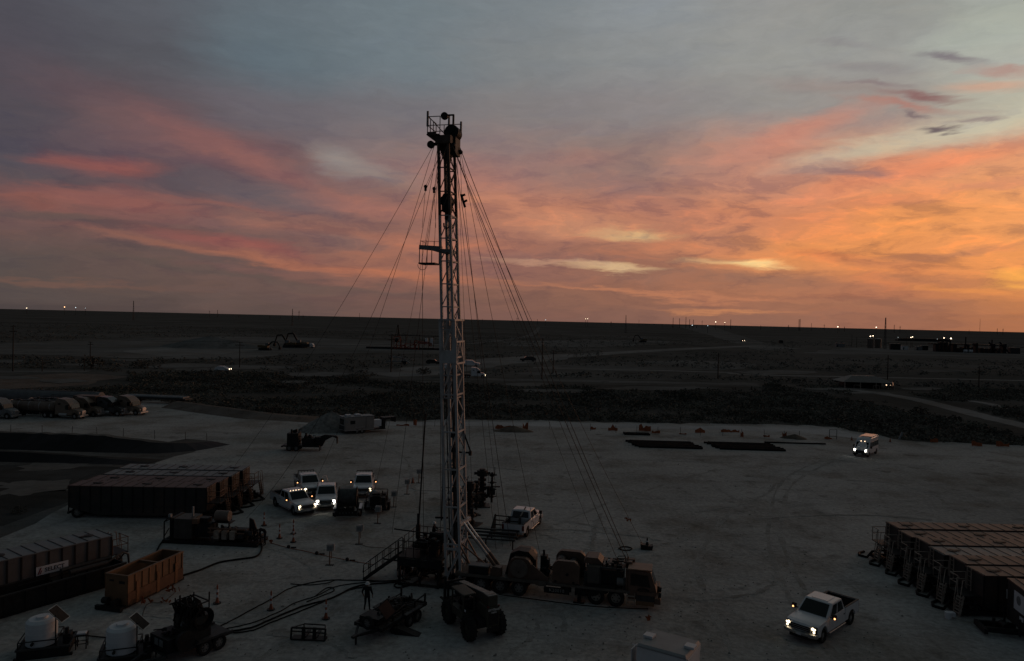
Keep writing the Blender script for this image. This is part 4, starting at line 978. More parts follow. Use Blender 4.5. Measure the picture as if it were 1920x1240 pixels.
def orange_bin():
    a, b, c = at(195, 1145), at(238, 1142), at(338, 1090)
    d = (c - b); ang = R(76); u = Vector((math.cos(ang), math.sin(ang), 0)); v = Vector((-u.y, u.x, 0))
    L_, W, H = 5.0, 1.6, 1.98
    cen_ = b + u*L_/2 + v*W/2
    t = thing('open_top_bin', 'rust stained orange open top bin beside the black trough', 'bin', (cen_.x, cen_.y, 0), ang); h = W/2
    w = MB()
    w.box(-L_/2,-h,.2,L_/2,-h+.06,H).box(-L_/2,h-.06,.2,L_/2,h,H).box(-L_/2,-h+.06,.2,-L_/2+.06,h-.06,H).box(L_/2-.06,-h+.06,.2,L_/2,h-.06,H)
    w.build('wall', ORANGE, t)
    MB().box(-L_/2+.06,-h+.06,.2,L_/2-.06,h-.06,1.35).build('contents', BLACK, t)
    lo = MB()
    for s in (-1,1): lo.box(-L_/2, min(s*h,s*(h+.07)), .2, L_/2, max(s*h,s*(h+.07)), .95)
    lo.build('lower_band', mat('bin_dark_orange', (0.12,0.055,0.028), 0.6, 0, 0.3, 1.0, (0.08,0.035,0.02), 0.7), t)
    RIBM = mat('bin_rib', (0.19,0.088,0.037), 0.55, 0, 0.2, 1.0, (0.12,0.05,0.025), 0.6)
    for k in range(9):
        xx = -L_/2+.05+k*(L_-.1)/8
        for s in (-1,1): MB().box(xx-.04, min(s*h,s*(h+.05)), .953, xx+.04, max(s*h,s*(h+.05)), H-.003).build('rib', RIBM, t)
    for xx in (-1.7, .1, 1.8): MB().box(xx-.12,-h-.10,.15,xx+.12,-h-.072,1.5).build('side_bracket', RIBM, t)
    rm = MB()
    for s in (-1,1): rm.box(-L_/2-.03, s*h-.07, H+.003, L_/2+.03, s*h+.07, H+.09)
    rm.box(-L_/2-.03,-h+.07,H+.003,-L_/2+.09,h-.07,H+.09).box(L_/2-.09,-h+.07,H+.003,L_/2+.03,h-.07,H+.09).box(.2,-h+.07,H-.12,.35,h-.07,H+.05)
    rm.build('rim', ORANGE, t)
    MB().box(-L_/2-.02,-.62,1.52,-L_/2-.003,-.2,1.68).build('sign_plate', BLACK, t)
    MB().box(-L_/2-.02,.2,1.62,-L_/2-.003,.5,1.72).build('stencil_plate', BLACK, t)
    sk = MB()
    for s in (-.6,.6): sk.box(-L_/2-.5, s-.12, 0, L_/2+.3, s+.12, .197)
    sk.box(-L_/2-.7,-.95,.05,-L_/2-.5,.95,.3).box(-L_/2-.6,-.4,.3,-L_/2-.05,-.1,.6).cyl((-L_/2-.3,.3,.5),(-L_/2-.3,.7,.5),.2,10)
    sk.build('skid', BLACK, t)
    MB().box(L_/2+.002,-.5,1.0,L_/2+.12,.1,1.9).build('gate_bracket', DARK, t)
orange_bin()
# partly visible tank unit at the right edge with a white sign
def edge_unit():
    c = at(1893, 1190); t = thing('tank_trailer', 'dark tank end with a white sign panel cut by the right edge', 'tank', (c.x + .35, c.y, 0), R(-12))
    b = MB().slab([(0,.55),(0,3.0),(9,3.0),(9,.55)], [-1.15,1.15])
    b.build('tank_body', TANKSIDE, t)
    r_ = MB().box(-.05,-1.2,3.003,9,1.2,3.08)
    for k in range(8): r_.box(.4+k*1.1,-1.15,3.08,.46+k*1.1,1.15,3.12)
    r_.build('roof', REDROOF, t)
    s = MB().box(-.03,-1.0,1.55,-.004,.25,2.65).build('sign_panel', WHITE2, t)
    MB().cyl((-.035,-.35,2.2),(-.031,-.35,2.2),.28,18).build('emblem', GREY, s)
    MB().box(-.03,-.95,1.1,-.004,-.5,1.35).build('label_plate', WHITE2, t)
    f = MB().box(-1.8,-.6,.2,.2,-.4,.5).box(-1.8,.4,.2,.2,.6,.5).box(-2.0,-.8,.15,-1.8,.8,.45).cyl((-.6,-.3,.5),(-.6,.4,.5),.22,10).cyl((-1.2,0,.2),(-1.2,0,.9),.09,8)
    f.build('nose_frame', BLACK, t)
    MB().bar((-.2,1.0,.3),(-.2,1.0,1.3),.1).bar((-.2,-1.0,.3),(-.2,-1.0,1.3),.1).build('leg', BLACK, t)
    for q in (-1,1): wheel_part(t,(7.5,q*.9,.5),.5,.28,q,True)
edge_unit()
# white water tanks with solar panels
def water_tank(label, px, py, rz, cup=False):
    c = at(px, py); t = thing('chemical_tank', label, 'tank', (c.x, c.y, 0), R(rz), 'white poly tanks with solar panels')
    f = MB().box(-1.2,-.85,.12,1.2,.85,.5)
    for s in (-.75,.75): f.box(-1.35,s-.1,0,1.35,s+.1,.117)
    base = f.build('containment_base', BLACK, t)
    MB().box(-1.26,-.91,.503,1.26,-.83,.6).box(-1.26,.83,.503,1.26,.91,.6).box(-1.26,-.829,.503,-1.18,.829,.6).box(1.18,-.829,.503,1.26,.829,.6).build('rim', DARK, base)
    poly = mat('white_poly', (0.58,0.61,0.63), 0.5, 0, 0.06, 1.0, (0.4,0.36,0.3), 0.25)
    b = MB().cyl((-.25,0,.55),(-.25,0,1.75),.74,28,.74)
    b.cyl((-.25,0,1.75),(-.25,0,1.88),.74,28,.60).cyl((-.25,0,1.88),(-.25,0,2.0),.3,18,.28)
    for z in (.9,1.2,1.5): b.cyl((-.25,0,z-.03),(-.25,0,z+.03),.752,28)
    tk = b.build('tank', poly, t)
    MB().cyl((-.5,-.75,.8),(-.5,-.9,.8),.08,10).build('outlet', BLACK, tk)
    cg = MB()
    for (x, y) in ((-1.15,-.82),(.62,-.82),(.62,.82),(-1.15,.82)): cg.bar((x,y,.5),(x,y,.95),.05)
    cg.bars([(-1.15,-.82,.95),(.62,-.82,.95),(.62,.82,.95),(-1.15,.82,.95)], .045, closed=True)
    cg.bar((.55,-.72,.5),(.55,-.72,2.2),.06)
    cg.build('cage', BLACK, t)
    pn = MB(); n_ = Vector((.55,-.35,.76)).normalized(); a = Vector((0.35,.93,0)).normalized(); a = (a - n_*a.dot(n_)).normalized(); bb = n_.cross(a); o_ = Vector((.62,-.45,2.15))
    def sq(u, v, k): return o_ + a*u + bb*v + n_*k
    sp = MB().hexa([sq(-.33,-.50,0),sq(.33,-.50,0),sq(.33,.50,0),sq(-.33,.50,0)], [sq(-.33,-.50,.04),sq(.33,-.50,.04),sq(.33,.50,.04),sq(-.33,.50,.04)]).build('solar_panel', ALU, t)
    MB().hexa([sq(-.30,-.47,.041),sq(.30,-.47,.041),sq(.30,.47,.041),sq(-.30,.47,.041)], [sq(-.30,-.47,.047),sq(.30,-.47,.047),sq(.30,.47,.047),sq(-.30,.47,.047)]).build('solar_glass', SOLAR, sp)
    st = MB().box(1.35,-.3,.72,1.95,.25,.78)
    for (x, y) in ((1.4,-.25),(1.9,-.25),(1.4,.2),(1.9,.2)): st.bar((x,y,0),(x,y,.72),.05)
    st.bars([(1.4,-.25,.3),(1.9,-.25,.3),(1.9,.2,.3),(1.4,.2,.3)],.035,closed=True)
    bt_ = st.build('pump_stand', BLACK, t)
    MB().box(1.42,-.2,.783,1.88,.16,.86).build('pump_cover', WHITE2, bt_, .01)
    MB().box(.8,-.3,.503,1.15,.3,.95).cyl((.95,-.1,.95),(.95,-.1,1.25),.1,10).build('pump', BLACK, t)
water_tank('white poly tank with a tilted solar panel in the bottom left corner', 88, 1222, 20)
water_tank('white poly tank with a solar panel beside the hose manifold trailer', 238, 1237, 20)

# ---------------------------------------------------------------- workover rig
HD = R(-13.5); RU = Vector((math.cos(HD), math.sin(HD), 0)); RV = Vector((-RU.y, RU.x, 0))
q0, q1 = at(901, 1111), at(1154, 1139)
# near-side wheel line: rear wheel and front wheel seen on the ground
HD = math.atan2(q1.y - q0.y, q1.x - q0.x); RU = Vector((math.cos(HD), math.sin(HD), 0)); RV = Vector((-RU.y, RU.x, 0))
RIGO = q0 - RU*1.9 + RV*1.25           # rig origin: under the mast foot, centre line
rig = thing('workover_rig', 'tall workover rig truck with its lattice mast raised in the middle of the pad', 'drilling rig', RIGO, HD)
def loc(x, y, z=0): return RIGO + RU*x + RV*y + Vector((0,0,z))
def tolocal(p): d = Vector(p) - RIGO; return Vector((d.dot(RU), d.dot(RV), d.z))
wl = (q1 - q0).length
RX = [1.9, 1.9+1.32, 1.9+2.62]; FXX = [1.9 + wl - 1.30, 1.9 + wl]
ch = MB()
for s in (-.5,.5): ch.box(.3, s-.12, .72, FXX[1]+2.2, s+.12, 1.08)
for k in range(9): ch.box(.6+k*1.35,-.38,.76,.75+k*1.35,.38,1.0)
ch.build('chassis', BLACK, rig)
dk = MB().box(.1,-1.25,1.083,6.4,1.25,1.16).box(6.4,-1.2,1.03,FXX[1]+.9,1.2,1.10)
dk.box(.1,-1.29,1.0,6.4,-1.252,1.2).box(6.45,-1.24,.98,FXX[1]+.9,-1.202,1.14)
dk.slab([(5.1,1.16),(6.4,1.16),(6.4,.9),(5.9,.86)], [-1.30,-1.292])
dk.build('deck', mat('deck_grey', (0.10,0.085,0.072), 0.7, 0, 0.25, 2.0, (0.10,0.06,0.04), 0.6), rig)
for x in RX:
    for s in (-1,1): wheel_part(rig, (x, s*1.05, .55), .55, .34, s, True)
for x in FXX:
    for s in (-1,1): wheel_part(rig, (x, s*1.05, .56), .56, .36, s, rimm=mat('pale_rim', (0.25,0.22,0.19), 0.5, 0.3, 0.2, 4.0))
# side cage and number board between the axles
sc_ = MB(); x0, x1 = 7.2, FXX[0]-1.4
for z in (.5,.72,.95): sc_.bar((x0+.9,-1.24,z),(x1,-1.24,z),.04)
for k in range(5): xx = x0+.9+(x1-x0-.9)*k/4; sc_.bar((xx,-1.24,.45),(xx,-1.24,1.0),.04)
sc_.build('side_cage', PALER, rig)
nb_ = MB().box(x0-.95,-1.28,.48,x0+.75,-1.25,.88).build('number_board', BLACK, rig)
text_mesh('lettering', 'K20010', .30, mat('pale_ink', (0.32,0.30,0.28), .6), nb_, Matrix.Translation((x0-.1,-1.286,.68)) @ Matrix.Rotation(R(90),4,'X'), 1.1)
# outriggers
for (x, y) in ((FXX[0]-1.1,-1.05),(FXX[0]-1.1,1.05),(.7,-1.2),(.7,1.2)):
    MB().box(x-.12,y-.12,.12,x+.12,y+.12,1.0).box(x-.35,y-.3,0,x+.35,y+.3,.117).build('levelling_jack', BLACK, rig)
# drawworks drums: guards with rounded tops
def guard(x0, x1, zt, y0, y1, m, name, par, cut=0.35, z0=1.163):
    return MB().slab([(x0,z0),(x1,z0),(x1,zt-cut),(x1-cut*.45,zt-cut*.35),(x1-cut,zt),(x0+cut,zt),(x0+cut*.45,zt-cut*.35),(x0,zt-cut)], [y0,y1]).build(name, m, par)
dw = guard(3.75, 5.35, 2.55, -1.12, -.72, TAN, 'drum_guard', rig, .42)
dw2 = guard(3.75, 5.35, 2.75, .55, 1.0, TAN, 'drum_guard', rig, .42)
MB().cyl((4.5,-1.121,1.85),(4.5,-1.24,1.85),.60,26).cyl((4.5,-1.24,1.85),(4.5,-1.30,1.85),.12,12).build('brake_cover', mat('brake_grey',(0.13,0.105,0.088),.6,0,.2,2.0,BROWN,.5), dw)
MB().bar((4.5,-1.245,1.6),(4.5,-1.245,1.82),.07,.02).build('brake_mark', BLACK, dw)
MB().slab([(5.35,1.163),(6.5,1.163),(6.45,1.4),(5.35,2.2)], [-1.10,-1.02]).build('brace_plate', TAN, rig)
MB().cyl((4.5,-.70,1.95),(4.5,.54,1.95),.52,24).cyl((4.5,-.70,1.95),(4.5,-.60,1.95),.72,24).cyl((4.5,.44,1.95),(4.5,.54,1.95),.72,24).build('drum', BLACK, rig)
MB().slab([(3.4,1.163),(3.75,2.6),(4.3,2.85),(5.0,2.8),(5.5,2.3),(5.3,2.3),(4.9,2.65),(4.35,2.7),(3.9,2.5),(3.6,1.163)], [-.5,.4]).build('drum_hood', BLACK, rig)
MB().box(5.7,.2,1.163,6.15,.7,2.4).cyl((5.9,.45,2.4),(5.9,.45,2.75),.08,8).box(6.2,-.2,1.163,6.35,.3,2.3).build('control_stand', BLACK, rig)
# transmission housing
g1 = guard(6.75, 8.55, 2.62, -1.08, -.75, TAN, 'gear_housing', rig, .36, 1.12)
g2 = guard(6.75, 8.75, 2.80, .5, .95, TAN, 'gear_housing', rig, .36, 1.12)
MB().box(6.9,-.74,1.12,8.4,.49,2.25).build('gearbox', BLACK, rig)
MB().cyl((7.2,-.55,2.25),(7.2,.4,2.25),.35,18).cyl((8.0,-.55,2.2),(8.0,.4,2.2),.3,18).build('winch_drum', BLACK, rig)
MB().cyl((7.75,-1.081,1.75),(7.75,-1.12,1.75),.10,10).box(6.9,-1.09,1.15,7.05,-1.081,1.3).box(8.1,-1.09,1.15,8.25,-1.081,1.3).build('bolt_plate', BLACK, g1)
# engine bay 1: tan top boxes
MB().box(8.85,-.95,1.12,9.75,-.1,2.05).build('side_cabinet', DARK, rig)
MB().slab([(8.75,2.45),(10.0,2.45),(10.0,2.55),(9.7,2.85),(8.95,2.85),(8.75,2.6)], [-.55,.75]).build('engine_cover', TAN, rig)
for s in (-.6,.75):
    for xx in (8.85,9.95): MB().bar((xx,s,1.12),(xx,s,2.45),.09).build('engine_post', BLACK, rig)
b = MB()
for x in (10.15,10.5,10.85): b.box(x-.08,-.75,2.35,x+.08,.7,2.55)
b.box(10.1,-.8,2.2,10.95,-.72,2.345).box(10.78,-.78,1.5,10.95,-.70,2.195).box(10.78,.62,1.2,10.95,.70,2.3)
b.build('hood_frame', TAN, rig)
MB().box(9.8,-.9,1.12,10.3,.6,1.95).box(10.3,-.6,1.12,11.0,.6,1.9).cyl((10.4,-.5,2.0),(10.9,-.5,2.0),.2,12).build('engine', BLACK, rig)
MB().cyl((11.0,-.75,1.55),(11.55,-.75,1.55),.28,16).build('air_tank', GREY, rig)
MB().box(9.0,-1.15,1.12,10.9,-.96,1.32).build('step_box', BLACK, rig)
# engine bay 2 behind the cab
x2 = FXX[0]-.35
MB().box(x2-.25,-1.0,1.12,x2+.55,.8,2.42).build('engine_box', mat('engine_box_grey',(0.075,0.068,0.06),.6,0,.2,2.0,BROWN,.5), rig)
MB().box(x2+.6,-.85,1.12,x2+2.05,.85,2.2).build('radiator', BLACK, rig)
b = MB()
for (x,y) in ((x2+.62,-1.0),(x2+2.15,-1.0),(x2+.62,1.0),(x2+2.15,1.0)): b.bar((x,y,1.12),(x,y,2.42),.07)
b.bars([(x2+.62,-1.0,2.42),(x2+2.15,-1.0,2.42),(x2+2.15,1.0,2.42),(x2+.62,1.0,2.42)],.07,closed=True)
b.build('engine_frame', DARK, rig)
MB().cyl((10.9,0,2.62),(x2+2.6,0,2.62),.055,8).cyl((11.0,.3,2.7),(x2+1.6,.3,2.66),.04,8).cyl((x2+.9,0,2.4),(x2+.9,0,2.6),.04,8).build('exhaust_pipe', BLACK, rig)
MB().cyl((x2+1.5,-.3,2.2),(x2+1.5,-.3,2.75),.12,10).box(x2+1.2,-.2,2.2,x2+1.9,.4,2.5).cyl((x2+1.0,-.7,2.35),(x2+1.35,-.7,2.35),.12,10).build('air_filter', BLACK, rig)
# hoses, valves and small fittings over the deck
for (bx, sd_) in (((.9,-1.0,1.2,2.6,1.0,1.7),1),((5.4,-.9,1.2,6.7,.9,1.9),2),((8.7,-.9,1.2,11.2,.9,2.3),3),((x2+.6,-.8,2.2,x2+2.1,.8,2.55),4),((6.6,-1.22,.5,11.0,-.9,1.0),5)):
    greeble(bx, 26, sd_).build('deck_fittings', BLACK, rig)
greeble((3.6,-.6,1.2,5.4,.5,2.3), 22, 9).build('drum_fittings', DARK, rig)
# front cab, half width, low, with slanting front
cx = FXX[1] + .75
cp = [(cx,.62),(cx+1.65,.62),(cx+1.85,1.15),(cx+1.75,1.55),(cx+1.45,2.42),(cx+.05,2.52),(cx,2.4)]
cab = MB().slab(cp, [-1.2,-1.12,.05,.12], lambda x,y,z:(x, y*(1 if z<1.6 else .96), z)).build('cab', TAN, rig, .04)
MB().slab([(cx+.18,1.55),(cx+1.42,1.50),(cx+1.25,2.22),(cx+.18,2.28)], [-1.235,-1.17]).build('side_window', GLASS, cab)
MB().panel([(cx+1.76,-1.1,1.6),(cx+1.76,.05,1.6),(cx+1.46,.05,2.36),(cx+1.46,-1.1,2.36)],.05,.05,.95,.95,(1,0,.3),.02).build('windshield', GLASS, cab)
MB().box(cx-.02,-1.24,2.53,cx+1.5,.16,2.60).build('roof_panel', mat('tan_roof',(0.26,0.15,0.10),.55,0,.15,2.0,BROWN,.4), cab, .02)
MB().slab([(cx+.6,1.0),(cx+1.75,1.0),(cx+1.75,1.2),(cx+.6,1.22)], [-1.38,-1.21]).build('fender', TAN, rig)
MB().box(cx+.55,-1.36,.35,cx+1.7,-1.25,.98).build('toolbox', DARK, rig)
MB().box(cx+.55,-1.385,.35,cx+1.7,-1.365,.62).build('bumper_panel', ORANGE, rig)
MB().box(cx+1.7,-1.25,.45,cx+2.1,1.2,.8).box(cx+1.5,.15,.8,cx+2.0,1.15,1.15).build('bumper', TAN, rig, .03)
MB().tube([(cx+1.0+.35*math.cos(a),-1.25,1.28+.1*math.sin(a)) for a in [i*math.pi/6 for i in range(13)]],.035,6).build('mirror_ring', BLACK, rig)
st = MB()
for k in range(3): st.box(cx-.05,-1.34,.32+.25*k,cx+.48,-1.18,.36+.25*k)
for xx in (cx-.05,cx+.46): st.bar((xx,-1.3,.25),(xx,-1.3,1.05),.04)
st.build('cab_step', PALER, rig)
MB().bar((cx-.02,-.9,2.4),(cx+.55,-1.1,1.15),.1).bar((cx-.08,-1.0,1.1),(cx-.08,-1.0,2.5),.12).build('cab_brace', TAN, rig)
MB().box(cx-.2,.2,1.1,cx+.35,.5,2.75).box(cx-.35,-.3,2.6,cx+.2,.4,2.72).cyl((cx-.1,0,2.7),(cx-.1,0,3.0),.05,8).build('headboard', TAN, rig)
MB().tube([(cx-.9,-.2,2.55),(cx-.75,-.2,2.85),(cx-.3,-.2,2.9),(cx-.2,-.2,2.7)],.03,6).tube([(cx-.9,.3,2.55),(cx-.75,.3,2.85),(cx-.3,.3,2.9),(cx-.2,.3,2.7)],.03,6).build('grab_rail', BLACK, rig)
MB().cyl((cx+1.95,-1.0,1.0),(cx+2.12,-1.0,.98),.16,12).cyl((cx+1.95,.0,1.0),(cx+2.12,0,.98),.16,12).build('front_lamp', BLACK, rig)
# back deck lockers near the mast
MB().box(1.0,-1.2,1.163,2.35,-.55,1.72).build('deck_locker', BLACK, rig)
MB().box(.95,-1.22,1.723,2.4,-.53,1.78).build('locker_lid', GREY, rig)
MB().slab([(2.55,1.163),(3.25,1.163),(3.25,1.75),(2.7,1.8),(2.5,1.55)], [-1.15,-.65]).build('ram_foot', TAN, rig)
MB().cyl((2.85,-1.151,1.45),(2.85,-1.17,1.45),.17,14).build('pin_boss', TAN, rig)

# ---- mast: leans back over the well
LEAN = -0.048
MW0, MD0 = 1.62, 1.02       # lower section: width across (y), depth along (x)
def ms(z): return LEAN*z    # centre offset of the mast along x
def leg_xy(z, up):
    if not up: w, d = MW0, MD0
    else:
        w = 1.50 - .10*(z-18)/13; d = .80 - .10*(z-18)/13
    return d/2, w/2
MX = -.15
def corner(i, j, z, up=False): d, w = leg_xy(z, up); return Vector((MX + ms(z) + i*d, j*w, z))
def lattice(name, z0, z1, up, leg_r, br, m, npan, parent, mside):
    mo = MB()
    root = None
    for (i, j) in ((-1,-1),(1,-1),(1,1),(-1,1)):
        l_ = MB().bar(corner(i,j,z0,up), corner(i,j,z1,up), leg_r*2, leg_r*2).build('mast_leg', m, parent)
        root = root or l_
    hz = [z0 + (z1-z0)*k/npan for k in range(npan+1)]
    dg = MB(); df = MB(); dr = MB()
    for k, z in enumerate(hz):
        ho = MB(); ho.bar(corner(-1,-1,z,up), corner(1,-1,z,up), br*1.3); ho.bar(corner(-1,1,z,up), corner(1,1,z,up), br*1.3)
        e = Vector((0,.22 if not up else .08,0)) if k else Vector((0,0,0))
        ho.bar(corner(1,-1,z,up), corner(1,1,z,up) + e, br*1.6)
        ho.build('mast_girt', m, parent)
        if k < npan:
            z2 = hz[k+1]; zm = (z+z2)/2
            if k % 2: dg.bar(corner(-1,-1,z,up), corner(1,-1,z2,up), br); df.bar(corner(-1,1,z,up), corner(1,1,z2,up), br)
            else: dg.bar(corner(-1,-1,z,up), corner(1,-1,z2,up), br); df.bar(corner(1,1,z,up), corner(-1,1,z2,up), br)
            mid_ = (corner(1,-1,z2,up)+corner(1,1,z2,up))/2
            if up:
                dr.bar(corner(1,-1,z,up), corner(1,1,z2,up), br*.9); dr.bar(corner(1,1,z,up) - Vector((.05,0,0)), corner(1,-1,z2,up) - Vector((.05,0,0)), br*.9)
            else:
                dr.bar(corner(1,-1,z,up), corner(1,1,zm,up), br); dr.bar(corner(1,1,zm,up), corner(1,-1,z2,up), br)
    dg.build('mast_brace', m, parent); df.build('far_brace', m, parent); dr.build('side_brace', mside or m, parent)
lattice('lower', 0.35, 18.4, False, .085, .075, MASTP, 7, rig, None)
lattice('upper', 13.0, 25.6, True, .085, .06, mat('upper_mast_paint',(0.34,0.345,0.35),.5,0,.15,1.0,(0.16,0.09,0.06),.6), 8, rig, None)
lattice('top', 25.6, 30.55, True, .085, .055, RUSTM, 3, rig, None)
# guide collar where the sections overlap
def cpt(i, j, z, g=.09): c = corner(i, j, z); return c + Vector((i*g, j*g, 0))
b = MB()
b.hexa([cpt(-1,-1,15.4),cpt(1,-1,15.4),cpt(1,-1,15.4)+Vector((0,.1,0)),cpt(-1,-1,15.4)+Vector((0,.1,0))],[cpt(-1,-1,16.3),cpt(1,-1,16.3),cpt(1,-1,16.3)+Vector((0,.1,0)),cpt(-1,-1,16.3)+Vector((0,.1,0))])
b.slab([(MX+ms(16)+.28,15.5),(MX+ms(16)+.68,15.4),(MX+ms(16)+.68,16.9),(MX+ms(16)+.52,17.4),(MX+ms(16)+.34,16.9)], [-.99,-.93])
b.build('guide_collar', MASTP, rig)
b = MB()
for z in (15.4,16.9): b.bar(cpt(1,-1,z), cpt(1,1,z)+Vector((0,.15,0)), .12)
b.bar(cpt(1,1,15.4)+Vector((0,.15,0)),cpt(1,1,16.9)+Vector((0,.15,0)),.09); mc = (cpt(1,-1,16.9)+cpt(1,1,16.9))/2
b.bar(cpt(1,-1,15.4),mc,.08).bar(mc,cpt(1,1,15.4),.08)
b.bar(corner(1,-1,18.4),cpt(1,1,18.4)+Vector((0,.25,0)),.13).bar(cpt(-1,-1,18.4),cpt(1,-1,18.4),.1)
b.build('collar_truss', MASTP, rig)
# inside the mast: ladder, stand pipe and cable trunks
ld = MB(); n = 84
for s in (-.16,.16): ld.bar(Vector((MX+ms(1)-.1, .1+s, 1.0)), Vector((MX+ms(30.5)-.08, .1+s, 30.5)), .035)
for k in range(n): z = 1.2+29*k/n; ld.cyl((MX+ms(z)-.1,-.06,z),(MX+ms(z)-.1,.26,z),.014,5)
ld.build('ladder', GREY, rig)
b = MB()
for (dx, dy, rr, z1) in ((.12,-.35,.06,16),(.22,.35,.05,17),(-.28,-.55,.045,15),(.34,-.2,.07,12),(-.05,.5,.05,14)):
    b.cyl((MX+ms(.5)+dx,dy,.5),(MX+ms(z1)+dx,dy,z1),rr,7)
b.build('hydraulic_line', DARK, rig)
b = MB()
for (z, w) in ((4,.4),(5.2,.3),(6.4,.35),(7.6,.3),(9.2,.35),(10.2,.3)): b.box(MX+ms(z)-.1,-.3,z,MX+ms(z)+.25,-.3+w,z+.35)
b.bar((MX+ms(5)+.05,-.15,3),(MX+ms(11)+.1,-.15,11),.16)
b.build('cable_trunk', BLACK, rig)
b = MB()
b.bar((MX+ms(10)+.45,.75,10.6),(MX+ms(9)+.95,.98,9.0),.10).bar((MX+ms(9)+.95,.98,9.0),(MX+ms(9)-.4,.85,9.0),.12).box(MX+ms(9)+.8,.9,8.8,MX+ms(9)+1.0,1.1,9.1).tube([(MX+ms(8)+.5,.9,8.2),(MX+ms(8)+.4,.95,7.4),(MX+ms(8)+.7,.95,7.0),(MX+ms(8)+.75,.95,7.3)],.04,6)
b.build('pipe_arm', BLACK, rig)
# crown
zc_ = 30.55; cxm = MX+ms(30.55)
MB().box(cxm-.55,-.85,zc_,cxm+.55,.85,zc_+.55).slab([(cxm-.5,zc_),(cxm+.5,zc_),(cxm+.15,zc_-1.2),(cxm-.05,zc_-1.2)],[-.30,.25]).build('crown_frame', RUSTM, rig)
b = MB()
for k in range(5): b.cyl((cxm+.35,-.05+.2*k,zc_+.95),(cxm+.35,.05+.2*k,zc_+.95),.52,22)
b.cyl((cxm+.35,-.2,zc_+.95),(cxm+.35,1.0,zc_+.95),.12,10).box(cxm+.1,-.12,zc_-.6,cxm+.7,1.0,zc_+.8)
b.build('crown_sheave', BLACK, rig)
MB().cyl((cxm-.95,-.65,zc_-.02),(cxm-.95,-.45,zc_-.02),.26,16).box(cxm-.95,-.6,zc_-.1,cxm-.4,-.5,zc_+.1).build('tail_sheave', BLACK, rig)
MB().cyl((cxm+.75,.85,zc_-.25),(cxm+.75,.98,zc_-.25),.16,12).cyl((cxm+.7,-.7,zc_-.1),(cxm+.7,-.6,zc_-.1),.14,12).build('guide_sheave', BLACK, rig)
MB().box(cxm-1.15,-.95,zc_+.55,cxm-.25,.95,zc_+.62).box(cxm-1.1,-.9,zc_+.62,cxm-.55,-.75,zc_+.78).build('crown_platform', RUSTM, rig)
rl_ = railing([(cxm-1.1,.9,zc_+.62),(cxm-1.1,-.9,zc_+.62),(cxm-.2,-.9,zc_+.62)], 1.2, .03, (1.0,.5), .6)
railing([(cxm-1.1,.9,zc_+.62),(cxm+.7,.9,zc_+.62)], 1.1, .03, (1.0,.6), .6, rl_)
rl_.bar((cxm-1.1,-.9,zc_+1.9),(cxm-.2,.9,zc_+.8),.04)
rl_.build('crown_railing', RUSTM, rig)
for (x, y, h) in ((cxm-1.1,-.9,1.05),(cxm-.15,.9,1.2),(cxm+.75,.9,.75)):
    MB().box(x-.06,y-.06,zc_+1.15,x+.06,y+.06,zc_+1.15+h).build('beacon_lamp', GREY, rig)
MB().cyl((cxm-.15,-.2,zc_+2.05),(cxm-.15,0,zc_+2.05),.26,14).bar((cxm-.1,-.1,zc_+2.1),(cxm+.55,-.1,zc_+2.1),.1).bar((cxm+.5,-.1,zc_+2.1),(cxm+.5,-.1,zc_+.6),.12).build('winch_arm', BLACK, rig)
# tubing board on the well side
zt = 23.3; xt = MX+ms(zt)
b = MB().bar((xt-.3,-.75,zt),(xt-1.95,-.55,zt+.12),.28,.30).bar((xt-.3,.6,zt),(xt-1.95,.4,zt+.12),.14,.18).bar((xt-1.9,-.7,zt+.12),(xt-1.9,.55,zt+.12),.12).bar((xt-.35,-.9,zt-.15),(xt-.9,-.7,zt),.3,.28).box(xt-.5,-.85,zt-.25,xt+.35,.75,zt-.05)
b.build('tubing_board', GREY, rig)
railing([(xt-.4,-.6,zt+.15),(xt-1.9,-.6,zt+.2),(xt-1.9,.45,zt+.2)], .35, .018, (1.0,), .6).build('board_rail', DARK, rig)
bk = MB()
for (x, y) in ((xt-1.95,-.6),(xt-1.75,.4),(xt-1.05,-.6),(xt-.85,.4)): bk.cyl((x,y,zt),(x,y,zt-.98),.03,6)
bk.box(xt-2.0,-.65,zt-1.06,xt-.8,.45,zt-.95)
bk.tube([(xt-1.75+.35*math.cos(a),-.5,zt-1.08-.38*math.sin(a)) for a in [i*math.pi/8 for i in range(9)]],.018,5)
bk.build('hanging_basket', DARK, rig)
# raising rams
for y in (-.42,.18):
    p, q = Vector((MX+ms(4.2)+.62, y+.3, 4.3)), Vector((2.85, y-.35, 1.6)); m1 = p.lerp(q, .38); m2 = p.lerp(q, .72)
    rm = MB().cyl(m2, q, .12, 14).build('raising_ram', TAN, rig)
    MB().cyl(m1, m2, .095, 14).cyl(m2-(q-p).normalized()*.04, m2, .13, 14).build('ram_stage', mat('ram_grey',(0.34,0.32,0.31),.35,.5), rm)
    MB().cyl(p, m1, .07, 14).build('ram_rod', CHROME, rm)
MB().bar(corner(1,-1,4.3),cpt(1,1,4.3)+Vector((.1,.2,0)),.22).build('ram_beam', MASTP, rig)
